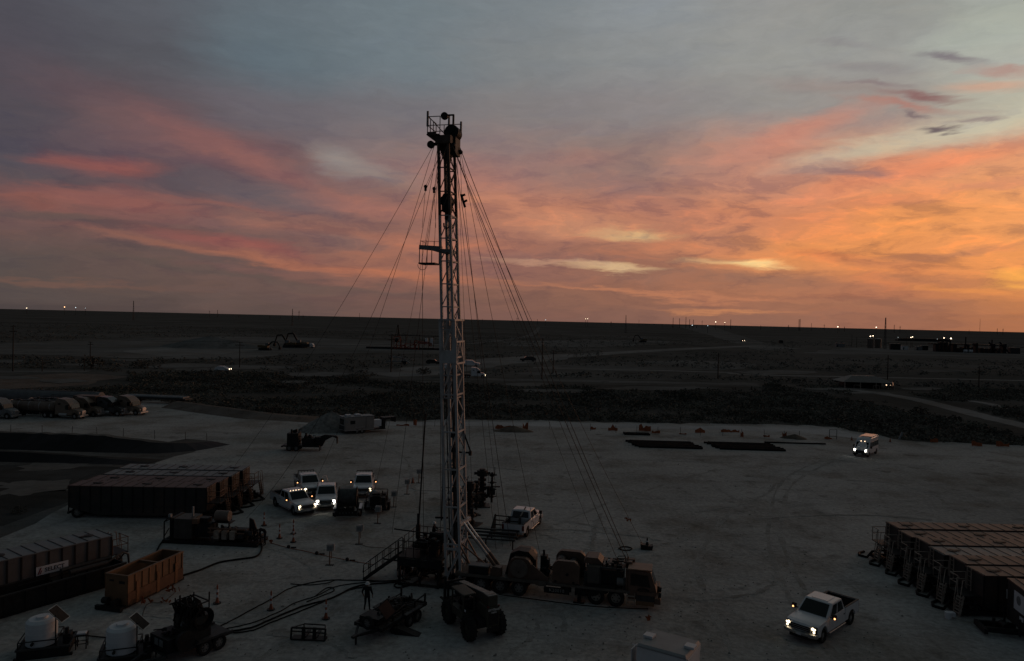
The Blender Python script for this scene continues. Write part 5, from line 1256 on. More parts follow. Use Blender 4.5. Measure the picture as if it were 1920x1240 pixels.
# A-frame struts and base
b = MB()
b.bar(corner(1,-1,3.0),(1.3,-.9,1.2),.10).bar(corner(1,1,3.0),(1.3,.9,1.2),.10).bar(corner(1,-1,3.0)+Vector((0,.25,0)),(2.4,-.1,1.2),.09).bar(corner(1,1,3.6),(2.4,.8,1.2),.09).bar(corner(1,-1,2.4),(1.0,-.2,1.2),.08)
b.build('mast_strut', TAN, rig)
b = MB()
for s in (-1,1): b.bar(corner(-1,s,4.0),corner(1,s,2.4),.13).bar(corner(1,s,2.4),corner(-1,s,.6),.11).bar(corner(-1,s,2.4)+Vector((0,0,.2)),corner(1,s,2.4)+Vector((0,0,.2)),.14)
b.bar(corner(1,-1,2.4),corner(1,1,3.0),.12)
b.build('base_brace', MASTP, rig)
b = MB().box(-1.2,-1.35,.0,1.0,-.55,.34).box(-1.2,.55,.0,1.0,1.35,.34).box(-.3,-.549,.05,.1,.549,.3)
b.build('mast_base', BLACK, rig)

# ---------------------------------------------------------------- well floor, wellheads
pf = thing('rig_floor', 'dark raised rig floor with railings and a stair, left of the mast foot', 'work platform', loc(-.65, -.1), HD)
Z = 2.0
MB().box(-3.35,-1.5,Z-.08,-.15,2.3,Z).build('floor_deck', BLACK, pf)
MB().box(-3.33,-1.52,Z-.62,-.15,-1.505,Z-.083).box(-3.36,-1.5,Z-.62,-3.34,2.3,Z-.083).build('skirt', BLACK, pf)
b = MB()
for (x, y) in ((-3.2,-1.4),(-.4,-1.4),(-3.2,2.2),(-.4,2.2)): b.bar((x,y,0),(x,y,Z-.083),.14)
b.bar((-3.2,-1.4,.15),(-.4,-1.4,.15),.12).bar((-3.2,2.2,.15),(-.4,2.2,.15),.12).bar((-3.2,-1.4,.3),(-.4,-1.4,1.3),.08).bar((-3.2,-1.4,.15),(-3.2,2.2,.15),.12).bar((-.4,-1.4,.15),(-.4,2.2,.15),.12)
b.build('floor_frame', BLACK, pf)
railing([(-3.3,-.35,Z),(-3.3,2.25,Z),(-.2,2.25,Z)],1.1,.025,(1.0,.55),.75).build('railing', BLACK, pf)
railing([(-3.3,-1.45,Z),(-2.2,-1.45,Z),(-1.2,-1.45,Z)],1.1,.025,(1.0,.55),.6).build('railing', BLACK, pf)
b = MB(); a0 = Vector((-3.4,-1.35,Z-.03)); a1 = Vector((-5.9,-1.35,.06))
for s in (0,.9):
    o_ = Vector((0,s,0)); b.bar(a0+o_, a1+o_, .07, .22)
for k in range(1,9): q = a0.lerp(a1,k/9); b.box(q.x-.14,q.y+.03,q.z-.02,q.x+.14,q.y+.87,q.z+.02)
st_ = b.build('stair', BLACK, pf)
b = MB()
for s in (0,.9):
    o_ = Vector((0,s,0)); up1 = Vector((0,0,1.05)); up2 = Vector((0,0,.55))
    b.tube([a0+o_+Vector((.08,0,0)), a0+o_+Vector((.08,0,.95)), a0+o_+Vector((-.05,0,1.05)), a1+o_+up1, a1+o_+Vector((-.05,0,.5))],.028,6).bar(a0+o_+up2,a1+o_+up2,.04)
    for k in range(0,6): q = a0.lerp(a1,k/5)+o_; b.bar(q,q+up1,.04)
b.build('stair_rail', BLACK, st_)
b = MB()
for (x,y,h,r) in ((-.9,.4,1.3,.22),(-1.5,.9,.9,.16),(-1.9,-.2,.7,.2),(-.8,-.7,1.0,.15),(-2.4,1.5,.8,.14),(-.5,1.6,1.2,.12)):
    b.cyl((x,y,Z),(x,y,Z+h),r,10).cyl((x,y,Z+h*.5),(x,y,Z+h*.58),r*1.6,10).cyl((x,y,Z+h),(x,y,Z+h+.08),r*1.5,10)
    b.bar((x-.4,y,Z+h*.8),(x+.4,y,Z+h*.75),.07)
b.build('floor_tools', BLACK, pf)
MB().box(-1.3,-.9,Z,-.7,-.2,Z+.7).box(-1.2,-.8,Z+.7,-.9,-.4,Z+1.2).cyl((-1.0,-.3,Z+.9),(-.2,.2,Z+1.05),.12,10).cyl((-1.6,.1,Z+1.2),(-.6,.3,Z+1.1),.22,12).build('power_tongs', BLACK, pf)
b = MB()
for z in (.1,.55,1.0,1.45): b.cyl((-.9,.4,z),(-.9,.4,z+.12),.34,16)
b.cyl((-.9,.4,0),(-.9,.4,1.92),.2,14).cyl((-1.6,.4,.8),(-.2,.4,.8),.12,10).cyl((-.9,-.4,1.2),(-.9,1.1,1.2),.13,10)
for sx in (-1.65,-.15): b.cyl((sx,.4,.8),(sx+.04,.4,.8),.22,12)
b.build('blowout_preventer', BLACK, pf)
MB().cyl((-2.75,.9,Z+.05),(-2.75,.9,Z+2.4),.10,10).cyl((-2.75,.9,Z+.6),(-2.75,.9,Z+1.6),.17,10).build('pipe_stand', BLACK, pf)
MB().cyl((-4.1,-.3,2.9+.6),(-.2,-.3,2.75+.6),.05,8).build('tong_beam', BLACK, pf)
MB().cyl((-5.2,.5,1.0),(-1.0,.7,.85),.06,8).cyl((-2.0,-1.0,1.55),(-2.0,-1.0,.9),.05,6).tube([(-3.0,-1.0,1.3),(-3.05,-1.3,.6),(-2.6,-1.8,.2)],.05,6).build('flow_line', BLACK, pf)
# wellheads behind the mast
def wellhead(label, px, py, H, rz, big=True):
    c = at(px, py); t = thing('wellhead_tree', label, 'wellhead', (c.x, c.y, 0), R(rz), 'wellheads on the pad'); rnd = random.Random(int(px))
    b = MB().cyl((0,0,0),(0,0,H),.24 if big else .16,14)
    z = .15
    while z < H-.3:
        b.cyl((0,0,z),(0,0,z+.10),.42 if big else .28,14).cyl((0,0,z+.14),(0,0,z+.22),.42 if big else .28,14); z += rnd.uniform(.42,.62)
    b.build('stack', BLACK, t)
    if big: MB().cyl((0,0,H-.1),(0,0,H+.45),.52,8).cyl((0,0,H+.45),(0,0,H+.6),.3,10).cyl((-.8,0,H+.15),(.8,0,H+.15),.14,10).build('goat_head', BLACK, t)
    n = 5 if big else 3
    for k in range(n):
        zz = .5 + (H-.9)*k/n; s = 1 if k % 2 else -1; ln = rnd.uniform(.7,1.1); a = rnd.uniform(-.5,.5)
        e = Vector((s*ln*math.cos(a), s*ln*math.sin(a), zz))
        vb = MB().cyl((0,0,zz),e,.11,10).cyl(e*.55+Vector((0,0,zz*.45)),e*.75+Vector((0,0,zz*.25)),.2,10)
        vb.build('valve', BLACK, t)
        MB().cyl(e, e+Vector((s*.05,0,0)), .24, 14).build('hand_wheel', BLACK, t)
    if big:
        b = MB().cyl((1.0,.25,.3),(1.0,.25,H+.2),.11,10)
        for zz in (.8,1.5,2.2,2.9,H-.1): b.cyl((1.0,.25,zz),(1.0,.25,zz+.18),.22,10).bar((.55,.25,zz+.09),(1.45,.25,zz+.09),.07)
        b.cyl((1.25,.25,H-.1),(1.25,.25,H+.7),.04,6).bar((0,0,1.9),(1.8,.3,1.85),.12).cyl((.5,.2,1.4),(1.3,.2,1.4),.35,12)
        b.build('side_column', BLACK, t)
    pl = MB().box(-.8,-.8,0,.8,.8,.08)
    pl.build('base_plate', BLACK, t)
    return t
wellhead('tallest black wellhead tree with a broad block on top, right of the mast', 903, 949, 3.1, 5)
wellhead('lower black wellhead close behind the mast, left of the tallest wellhead', 880, 966, 2.6, 40)
wellhead('small wellhead nearest the rams at the right of the mast', 884, 984, 1.5, 70, False)
wellhead('small wellhead on the ground under the rig stair', 765, 1074, .9, 10, False)
greeble((-3.0,-1.2,Z,-.3,2.0,Z+1.0), 46, 21).build('floor_clutter', BLACK, pf)
greeble((-3.0,-1.2,.1,-.3,2.0,1.3), 46, 22).build('under_floor_piping', BLACK, pf)
b = thing('pipe_manifold', 'low black valve manifold line between the wellheads behind the mast', 'manifold', at(868, 948), 0)
q = MB()
for k in range(6): q.cyl((-1.2+.5*k,0,0),(-1.2+.5*k,0,1.2+.25*(k%3)),.05,7).cyl((-1.25+.5*k,0,.9),(-1.1+.5*k,0,.9),.14,8)
q.cyl((-1.6,0,.55),(2.0,0,.5),.1,8).cyl((-1.6,.3,1.1),(1.6,.3,1.1),.07,8).cyl((-2.2,0,1.75),(1.4,0,1.65),.035,6)
q.build('valve_row', BLACK, b); MB().box(-1.7,-.3,0,2.1,.5,.12).build('skid', BLACK, b)
# catwalk rack and ramp behind the rear-seen pickup
pr_ = thing('pipe_rack', 'low steel pipe rack on legs between the rig and the rear-seen pickup', 'rack', at(915, 1020), R(-8))
q = MB()
for y in (-1.1,-.2,.7,1.6): q.bar((-2.4,y,.75),(2.4,y,.75),.12)
q.build('rail_beam', DARK, pr_)
q = MB()
for x in (-2.2,0,2.2):
    q.bar((x,-1.2,.64),(x,1.7,.64),.10)
    for y in (-1.1,1.6): q.bar((x,y,0),(x,y,.59),.10)
q.build('rack_legs', BLACK, pr_)
MB().cyl((-2.5,-.65,.9),(2.5,-.65,.9),.09,8).cyl((-2.5,.25,.9),(2.3,.25,.9),.09,8).build('rack_pipe', DARK, pr_)
rm = thing('loading_ramp', 'black steel ramp frame with triangular sides against the pickup tailgate', 'ramp frame', at(947, 1003), R(-14)); rm.scale = (1.12,1.12,1.2)
for s in (-1.0, 1.0):
    MB().slab([(s-.06,0),(s+.06,0),(s+.06,.1),(s-.06,.1)],[-.9,.9]).hexa([(s-.04,-.9,.1),(s+.04,-.9,.1),(s+.04,.8,.1),(s-.04,.8,.1)],[(s-.04,.6,1.25),(s+.04,.6,1.25),(s+.04,.8,1.25),(s-.04,.8,1.25)]).build('side_plate', BLACK, rm)
q = MB()
for k in range(5): q.bar((-1,.7-.33*k,1.15-.24*k),(1,.7-.33*k,1.15-.24*k),.07)
q.build('rung', BLACK, rm)
MB().bar((.95,.6,1.1),(1.25,1.5,1.75),.08).build('prop_bar', PALER, rm)

# ---------------------------------------------------------------- trailers and machines on the pad
def trailer_wheels(t, xs, y, r=.36, w=.24, dual=False):
    for x in xs:
        for s in (-1,1): wheel_part(t, (x, s*y, r), r, w, s, dual)
rt = thing('hose_reel_trailer', 'black trailer with a big drum reel in front of the bright headlights', 'trailer', at(648, 975) + Vector((-.15,1.6,0)), R(98))
MB().box(-2.2,-1.0,.5,2.0,-.86,.68).box(-2.2,.86,.5,2.0,1.0,.68).box(-2.2,-.86,.5,-2.05,.86,.68).box(1.85,-.86,.5,2.0,.86,.68).bar((2.0,-.6,.6),(3.4,0,.55),.12).bar((2.0,.6,.6),(3.4,0,.55),.12).build('frame', BLACK, rt)
MB().cyl((-.4,-.74,1.75),(-.4,.74,1.75),.86,30).build('drum', mat('drum_dark',(0.05,0.05,0.048),.5,0,.4,3.0,(0.02,0.02,0.02),.6,bump=.3,bscale=12), rt)
for s in (-.8,.8):
    q = MB().cyl((-.4,s-.04,1.75),(-.4,s+.04,1.75),1.0,30)
    q.build('drum_flange', BLACK, rt)
    MB().bar((-1.2,s*1.13,.68),(-.4,s*1.13,1.8),.10).bar((.4,s*1.13,.68),(-.4,s*1.13,1.8),.10).build('reel_stand', BLACK, rt)
q = MB()
for k in range(5): q.box(-2.235,-.62+.28*k,.78,-2.21,-.52+.28*k,.81)
bd = MB().box(-2.2,-.95,.69,-2.06,.95,.95).build('tail_board', BLACK, rt)
q.build('reflector_strip', ALU, bd)
for s in (-1,1):
    MB().box(-.95,min(s*1.02,s*1.28),.80,.95,max(s*1.02,s*1.28),.86).build('mudguard', ALU, rt)
    MB().box(-2.0,min(s*1.02,s*1.2),.45,-1.2,max(s*1.02,s*1.2),.75).build('side_box', BLACK, rt)
greeble((-2.0,-.9,.6,-1.0,.9,1.3), 20, 81).build('tail_fittings', BLACK, rt)
trailer_wheels(rt,(-.42,.42),1.14)
MB().box(-1.7,.4,.96,-1.4,.8,1.5).cyl((-1.9,-.6,.96),(-1.9,-.6,1.3),.15,10).build('hose_guide', BLACK, rt)
et = thing('equipment_trailer', 'small black engine trailer with a pale round tank, under the nose-on pickup', 'trailer', at(700, 962) + Vector((.1,1.5,0)), R(96))
MB().box(-1.9,-.95,.5,1.7,.95,.64).bar((1.7,-.5,.57),(2.9,0,.55),.12).bar((1.7,.5,.57),(2.9,0,.55),.12).build('frame', BLACK, et)
MB().dome((.3,.35,1.25),.55,.55,.5,16,6).cyl((.3,.35,.64),(.3,.35,1.25),.55,16).build('round_tank', GREYROOF, et)
MB().box(-1.4,-.4,.643,-.2,.6,1.5).box(-1.1,-.3,1.5,-.4,.4,1.75).cyl((-.8,-.5,1.5),(-.8,-.5,1.95),.05,8).build('engine', BLACK, et)
q = MB()
for (x,y) in ((-1.8,-.9),(-1.8,.9),(.9,-.9),(.9,.9)): q.bar((x,y,.64),(x,y,1.7),.06)
q.bars([(-1.8,-.9,1.7),(-1.8,.9,1.7),(.9,.9,1.7),(.9,-.9,1.7)],.06,closed=True).build('cage', BLACK, et)
MB().box(-1.75,-.85,.643,-1.2,-.45,1.5).box(.6,-.85,.643,1.3,-.3,1.35).build('control_cabinet', BLACK, et)
tb = MB().box(-1.93,-.95,.38,-1.903,.95,.62).build('tail_board', BLACK, et)
MB().box(-1.95,-.12,.42,-1.935,.12,.52).build('licence_plate', WHITE2, tb)
q = MB()
for y in (-.7,-.35,.2,.45): q.box(-1.95,y,.55,-1.935,y+.09,.585)
q.build('reflector_strip', ALU, tb)
for s in (-1,1): MB().box(-.7,min(s*.97,s*1.22),.76,.7,max(s*.97,s*1.22),.81).build('mudguard', BLACK, et)
greeble((-1.7,-.8,.7,.8,.8,1.7), 30, 71).build('engine_fittings', BLACK, et)
trailer_wheels(et,(-.38,.38),1.09,.34)
# camper
a, bb = at(645, 815.5), at(691, 808); ang = R(36)
cm = thing('camper_trailer', 'pale camper trailer with two roof vents and a dark gooseneck, by the gravel pile', 'camper trailer', at(646,815.5) + Vector((math.cos(ang)*2.5 - math.sin(ang)*1.1, math.sin(ang)*2.5 + math.cos(ang)*1.1, 0)), ang)
cbm = mat('camper_panel',(0.23,0.215,0.20),.5,0,.08,1.0,(0.15,0.13,0.11),.35)
MB().box(-2.5,-1.1,.55,2.5,1.1,2.62).build('body', cbm, cm, .06)
rf = MB().box(-2.56,-1.15,2.623,2.54,1.15,2.74).build('roof', GREYROOF, cm, .04)
for x in (-1.5,.1): MB().box(x-.45,-.4,2.743,x+.45,.4,2.99).build('roof_vent', WHITE2, rf, .08)
MB().box(-2.53,-.75,1.5,-2.503,.75,2.35).build('rear_window', GLASS, cm)
MB().box(-2.53,-1.0,.7,-2.503,1.0,1.3).build('rear_panel', DARK, cm)
MB().box(-1.55,-1.125,1.55,-.75,-1.103,2.1).build('window', GLASS, cm, .005)
dr_ = MB().box(-2.35,-1.125,.75,-1.9,-1.103,2.4).build('door', cbm, cm)
MB().box(-2.28,-1.14,1.8,-1.98,-1.126,2.2).build('door_window', GREYROOF, dr_)
MB().box(1.05,-1.122,.7,1.10,-1.103,2.5).build('panel_seam', BLACK, cm)
MB().box(-2.45,-1.13,.53,2.45,-1.103,.62).build('skirt_trim', ALU, cm)
MB().box(-.75,-1.16,1.0,.85,-1.126,1.06).build('mudguard', ALU, cm)
trailer_wheels(cm,(-.38,.46),1.0,.37)
MB().box(-2.2,-.9,.38,4.6,.9,.545).build('frame', BLACK, cm)
gn_ = MB().box(2.6,-.6,.85,4.0,.5,1.9).build('generator', WHITE2, cm, .03)
MB().cyl((4.0,0,1.5),(4.02,0,1.5),.2,12).build('fan_grille', BLACK, gn_)
MB().slab([(4.2,.4),(4.6,.4),(4.75,1.9),(6.2,2.0),(6.3,1.4),(6.5,1.4),(6.5,2.25),(4.3,2.2)],[-.7,.7]).build('gooseneck', BLACK, cm)
# gooseneck equipment trailer
ge = thing('gooseneck_trailer', 'black gooseneck trailer loaded with machinery, alone left of the camper', 'trailer', at(570, 847) + Vector((0,1.0,0)), R(2))
MB().box(-2.9,-1.0,.6,2.0,1.0,.8).box(-3.1,-1.1,.55,-2.9,1.1,.75).build('frame', BLACK, ge)
MB().slab([(1.6,.6),(2.2,.6),(2.6,1.4),(3.6,1.95),(4.1,1.75),(4.15,1.0),(4.28,1.0),(4.28,1.95),(4.0,2.1),(2.5,2.2),(1.6,1.8)],[-.2,.2]).build('gooseneck', BLACK, ge)
MB().box(1.3,-.5,.8,2.0,.5,1.9).build('front_box', BLACK, ge)
q = MB().box(-2.4,-.85,.803,-.9,.85,2.4).cyl((-1.9,-.4,2.4),(-1.9,-.4,2.9),.12,8).cyl((-1.0,0,2.0),(-1.0,0,2.85),.08,8).bar((-1.0,0,2.85),(-.55,0,2.95),.1).cyl((-2.1,.3,2.4),(-1.3,.3,2.7),.2,10).tube([(-.9,-.3,2.0),(-.5,-.3,1.9),(-.55,-.3,1.4),(-.9,-.3,1.2)],.06,6)
q.build('pump_unit', BLACK, ge)
q = MB().box(-.4,-.8,.803,1.2,.8,1.75).box(-.2,-.6,1.75,.3,.6,2.0).cyl((.0,-.2,2.0),(.0,-.2,2.4),.14,8).cyl((.55,0,1.75),(.55,0,2.1),.18,8).tube([(.9,0,1.75),(.95,0,2.05),(1.2,0,2.05),(1.2,0,1.7)],.05,6)
q.build('engine', BLACK, ge)
greeble((-2.4,-.85,1.0,-.9,.85,2.7), 26, 31).build('pump_fittings', BLACK, ge)
greeble((-.4,-.8,1.2,1.2,.8,2.1), 20, 32).build('engine_fittings', BLACK, ge)
trailer_wheels(ge,(-2.05,-1.1),.95,.42)
for s in (-.4,.4): MB().bar((1.9,s,.6),(1.9,s,.02),.1).build('landing_leg', BLACK, ge)
# pump skid
ps = thing('pump_skid', 'long dark pump skid with a horizontal drum, between the tank row and the cones', 'pump skid', at(393, 1024) + Vector((0,1.2,0)), R(-4.5))
MB().box(-3.9,-1.1,0,3.9,-.85,.28).box(-3.9,.85,0,3.9,1.1,.28).box(-3.9,-.849,.1,-3.7,.849,.28).box(3.7,-.849,.1,3.9,.849,.28).box(-3.699,-.849,.12,3.699,.849,.2).build('skid', BLACK, ps)
MB().box(-3.1,-.85,.35,-1.6,.85,1.95).build('radiator', mat('skid_dull',(0.05,0.045,0.04),.6,0,.3,2.0,BROWN,.5), ps)
MB().box(-3.4,-.9,.283,-3.15,.9,2.0).build('cooler', BLACK, ps)
MB().box(-1.5,-.6,.5,-.2,.6,1.6).box(-1.3,-.4,1.6,-.5,.3,1.95).build('engine', BLACK, ps)
q = MB()
q.bars([(-3.8,-1.0,.28),(-3.8,-1.0,1.7),(-3.5,-1.0,2.0),(-3.2,-1.0,2.05)],.08).bar((-3.8,-1.0,.5),(-3.4,-1.0,1.2),.06).bars([(-3.8,1.0,.28),(-3.8,1.0,1.7),(-3.2,1.0,2.05),(-3.8,1.0,1.7),(-3.8,-1.0,1.7)],.07)
q.build('guard_frame', BLACK, ps)
MB().box(-3.5,-.98,2.06,-3.3,-.7,2.3).build('work_lamp', GREYROOF, ps)
MB().box(-2.0,-.1,1.96,-1.88,.05,2.75).build('exhaust_stack', GREYROOF, ps)
MB().box(-1.55,-.9,1.6,-1.1,-.5,2.0).build('control_box', RUSTR, ps)
MB().cyl((-.1,.2,2.05),(1.05,.2,2.05),.42,22).build('fuel_drum', mat('drum_tan',(0.16,0.12,0.10),.5,0,.15,2.0,BROWN,.5), ps)
MB().box(-.2,-.2,1.55,1.3,.6,1.62).bar((0,.2,.28),(0,.2,1.55),.1).bar((1.0,.2,.28),(1.0,.2,1.55),.1).build('drum_stand', BLACK, ps)
q = MB()
for (y,z) in ((-.7,1.25),(-.75,.95),(-.5,.7)): q.cyl((-.3,y,z),(2.7,y,z),.07,8)
q.cyl((-.1,-.75,.3),(-.1,-.75,1.3),.05,8)
q.build('pump_pipe', mat('pipe_rust',(0.14,0.075,0.05),.6,0,.3,3.0), ps)
for x in (.5,1.15,1.8): MB().box(x-.2,-1.0,.5,x+.2,-.5,1.15).build('fluid_end', PALER, ps)
MB().box(.3,-.45,.283,2.6,.5,1.1).build('pump_block', BLACK, ps)
MB().slab([(2.8,.283),(3.4,.283),(3.4,1.2),(3.15,1.9),(2.8,2.05)],[-.06,.06]).build('guard_plate', BLACK, ps)
q = MB()
for k in range(4): q.cyl((3.1+.25*k,-.7,.5+.2*(k%2)),(3.1+.25*k,.6,.5+.2*(k%2)),.12,8).cyl((3.2+.25*k,-.5,.3),(3.2+.25*k,-.5,1.3-.1*k),.05,6)
q.build('valve_cluster', BLACK, ps)
greeble((-3.0,-1.0,.4,-1.2,.9,2.0), 26, 41).build('engine_fittings', BLACK, ps)
greeble((-.2,-1.0,.4,3.8,.6,1.4), 40, 42).build('pump_fittings', DARK, ps)
# telehandler
th = thing('telehandler', 'dark telehandler seen from behind with its boom lowered, front of the rig', 'telehandler', Vector((-1.94, 42.85, 0)), R(120))
WB = 1.35
MB().slab([(-1.8,.75),(2.0,.75),(2.2,1.15),(1.2,1.35),(-.5,1.35),(-1.8,1.2)],[-.62,.62]).build('chassis', BLACK, th)
eg = MB().slab([(-1.98,.75),(-.6,.75),(-.6,1.7),(-.9,1.92),(-1.94,1.92)],[-.72,.10]).build('engine_hood', GREEN, th, .05)
MB().box(-2.005,-.62,.9,-1.985,0,1.55).build('radiator_grille', BLACK, eg)
MT = Matrix.Translation((-1.992,-.31,1.76)) @ Matrix.Rotation(R(-90),4,'Z') @ Matrix.Rotation(R(90),4,'X')
text_mesh('lettering','SKYTRAK',.165,mat('decal_white',(0.55,0.55,0.53),.6),eg,MT,1.05,.006)
text_mesh('lettering','10054',.13,mat('decal_white',(0.55,0.55,0.53)),eg,Matrix.Translation((0,0,-.16)) @ MT,1.05,.004)
MB().box(-2.06,-.70,.5,-1.985,.15,.78).build('counterweight', BLACK, th, .03)
cb_ = MB()
P4 = [(-.75,.25),(.85,.25),(.95,1.05),(-.75,1.05)]
for (x,y) in ((-.70,.30),(.80,.30),(.86,1.0),(-.70,1.0)): cb_.bar((x,y,1.3),(x*.92,y,2.3),.08)
cb_.box(-.75,.25,.9,.95,1.05,1.35).build('cab', GREEN, th)
MB().box(-.78,.22,2.31,.9,1.08,2.42).build('cab_roof', GREEN, th, .05)
MB().box(-.45,.45,1.36,.05,.9,1.5).box(-.5,.45,1.5,-.36,.9,2.0).build('seat', BLACK, th)
MB().bar((.75,.5,1.36),(.5,.6,1.8),.06).build('steering_column', BLACK, th)
bm0, bm1 = Vector((-1.75,-.27,2.36)), Vector((2.2,-.27,1.85))
MB().bar(bm0,bm1,.42,.40).build('boom', mat('boom_dark',(0.05,0.048,0.043),.6,0,.2,2.0), th)
MB().hexa([bm0+Vector((0,-.2,.203)),bm1+Vector((0,-.2,.203)),bm1+Vector((0,.2,.203)),bm0+Vector((0,.2,.203))],[bm0+Vector((0,-.2,.24)),bm1+Vector((0,-.2,.24)),bm1+Vector((0,.2,.24)),bm0+Vector((0,.2,.24))]).build('boom_plate', BOOMG, th)
MB().box(-1.95,-.58,1.94,-1.25,.05,2.54).build('boom_tower', GREEN, th, .03)
MB().box(-1.92,-.55,2.544,-1.28,.02,2.58).build('tower_plate', BOOMG, th)
MB().bar(bm1,bm1+Vector((.55,0,-.75)),.3,.34).bar((-.9,-.15,1.3),(.6,-.15,2.2),.13).build('boom_head', BLACK, th)
MB().bar((2.85,-.9,.9),(2.85,.6,.9),.12).bar((2.85,-.9,1.9),(2.85,.6,1.9),.12).bar((2.85,-.85,.9),(2.85,-.85,1.9),.12).bar((2.85,.55,.9),(2.85,.55,2.3),.14).build('fork_carriage', BLACK, th)
for y in (-.6,.3): MB().box(2.86,y-.07,.5,2.95,y+.07,1.9).box(2.951,y-.07,.5,4.0,y+.07,.58).build('fork', BLACK, th)
MB().box(-1.0,.56,1.0,-.2,.98,1.3).cyl((-.2,.8,.95),(.7,.8,.95),.2,10).build('fuel_tank', GREEN, th)
for x in (-WB, WB):
    for s in (-1,1): wheel_part(th,(x,s*.96,.70),.70,.44,s,rimm=GREEN,inner=.5,tread=16)
for s in (-1,1): MB().box(-1.99,s*.36-.31-.05,1.925,-1.9,s*.36-.31+.05,2.0).build('taillight', mat('tail_lens',(0.12,0.01,0.01),.3), th)
MB().box(-1.0,.99,1.5,-.85,1.02,1.6).build('decal', WHITE2, th)
greeble((-1.0,-.5,.9,1.6,.5,1.7), 26, 91).build('hydraulic_fittings', BLACK, th)
# flat equipment trailer with the diamond board
ft = thing('utility_trailer', 'low black flat trailer with an orange diamond board and spare wheel', 'trailer', Vector((-6.9, 43.1, 0)), R(243))
MB().box(-2.4,-1.0,.55,2.2,-.88,.75).box(-2.4,.88,.55,2.2,1.0,.75).box(-2.4,-.879,.55,-2.28,.879,.75).box(2.08,-.879,.55,2.2,.879,.75).build('frame', BLACK, ft)
q = MB()
for k in range(15): q.box(-2.25+.29*k,-.87,.60,-2.02+.29*k,.87,.66)
q.build('deck_boards', WOOD, ft)
MB().box(.9,-.85,.663,1.9,.5,1.05).build('tool_chest', BLACK, ft)
q = MB()
for (x,y,h) in ((-2.3,-.9,.6),(-2.3,.9,.6),(-1.2,.9,.5),(0,.9,.4),(-1.0,-.9,.5),(1.0,.9,.4),(-.2,-.9,.35)): q.bar((x,y,.7),(x,y,.7+h),.09)
q.bar((-2.3,.9,1.25),(-.8,.9,1.1),.06).bar((-2.4,-.92,.95),(1.8,-.92,.85),.06)
q.build('stake', BLACK, ft)
q = MB()
for k in range(5): q.cyl((-1.9+.2*k,-.6+.25*k,.72),(.6,-.5+.25*k,.74),.045,6)
q.tube([(-1.4+.3*math.cos(a),.5+.3*math.sin(a),.85) for a in [i*math.pi/6 for i in range(13)]],.05,6)
q.build('pipe_load', DARK, ft)
greeble((-2.3,-.85,.7,1.9,.85,1.15), 44, 51).build('deck_clutter', BLACK, ft)
trailer_wheels(ft,(-1.1,-.3),1.14,.37)
for s in (-1,1): MB().box(-1.55,min(s*1.02,s*1.26),.80,.15,max(s*1.02,s*1.26),.86).build('mudguard', DARK, ft)
MB().bar((2.2,-.7,.62),(3.3,0,.55),.12).bar((2.2,.7,.62),(3.3,0,.55),.12).bar((3.25,0,.05),(3.25,0,.6),.08).box(3.2,-.1,.5,3.55,.1,.62).build('tongue', BLACK, ft)
wheel_part(ft,(2.35,.1,.98),.38,.22,1,name='spare_wheel')
for ch_ in ft.children:
    if ch_.name.startswith('spare_wheel'): ch_.rotation_euler = (0,0,R(-90)); ch_.location = (2.25,2.45,0)
db = MB(Matrix.Translation((1.45,.75,1.55)) @ Matrix.Rotation(R(45),4,'X')).box(-.02,-.42,-.42,.02,.42,.42)
dbo = db.build('diamond_board', mat('faded_orange',(0.16,0.075,0.05),.7,0,.1,3.0), ft)
MB(Matrix.Translation((1.45,.75,1.55)) @ Matrix.Rotation(R(45),4,'X')).box(-.03,-.47,-.47,-.021,.47,.47).build('board_edge', DARK, dbo)
MB().bar((1.4,.75,.66),(1.4,.75,1.1),.05).build('board_post', BLACK, ft)
rp = thing('ramp_wedge', 'small black folding ramp wedge on the ground by the utility trailer', 'ramp', at(758, 1188), R(-10))
MB().slab([(-.5,0),(1.0,0),(-.4,.42)],[-.3,.3]).build('wedge', BLACK, rp); MB().cyl((-.6,-.25,.2),(-.6,.25,.2),.2,12).build('roller', BLACK, rp)
# fork carriage frame on the ground
fc = thing('fork_frame', 'black fork carriage frame lying upright on bare ground left of the trailer', 'frame', at(577, 1202), R(-3))
q = MB()
q.bars([(-.98,0,.06),(.98,0,.06),(.98,.1,.68),(-.98,.1,.68)],.09,closed=True).bar((-.95,.06,.5),(.95,.06,.46),.06).bars([(-.5,.8,.1),(-.5,.8,.62),(.75,.8,.6),(.75,.8,.1)],.06).bar((-.98,.1,.68),(-.5,.8,.6),.05).bar((.98,.1,.68),(.75,.8,.58),.05).box(-.98,-.02,.0,.98,.5,.11)
q.build('carriage', BLACK, fc)
for x in (-.28,.35): MB().box(x-.1,.05,.1,x+.1,.12,.75).box(x-.1,.12,.1,x+.1,1.1,.16).build('fork', BLACK, fc)
# hose manifold trailer, bottom left
ht = thing('hose_manifold_trailer', 'tandem trailer heaped with a control unit and coiled black hoses', 'trailer', Vector((-17.2, 39.2, 0)), R(236))
MB().box(-2.0,-.95,.5,1.9,-.82,.68).box(-2.0,.82,.5,1.9,.95,.68).box(-2.0,-.819,.52,1.9,.819,.58).bar((1.9,-.8,.55),(3.5,0,.5),.14).bar((1.9,.8,.55),(3.5,0,.5),.14).build('frame', DARK, ht)
MB().box(.6,-.9,.69,1.8,.8,1.35).build('battery_box', BLACK, ht)
for y in (-.25,.2): MB().box(1.82,y-.17,.9,1.84,y+.17,1.25).cyl((1.845,y,1.08),(1.86,y,1.08),.1,12).build('gauge_panel', GREY, ht)
MB().box(-.7,-.8,.69,.55,.75,2.0).build('control_unit', mat('unit_dull',(0.03,0.03,0.028),.6,0,.3,2.0,BROWN,.5), ht)
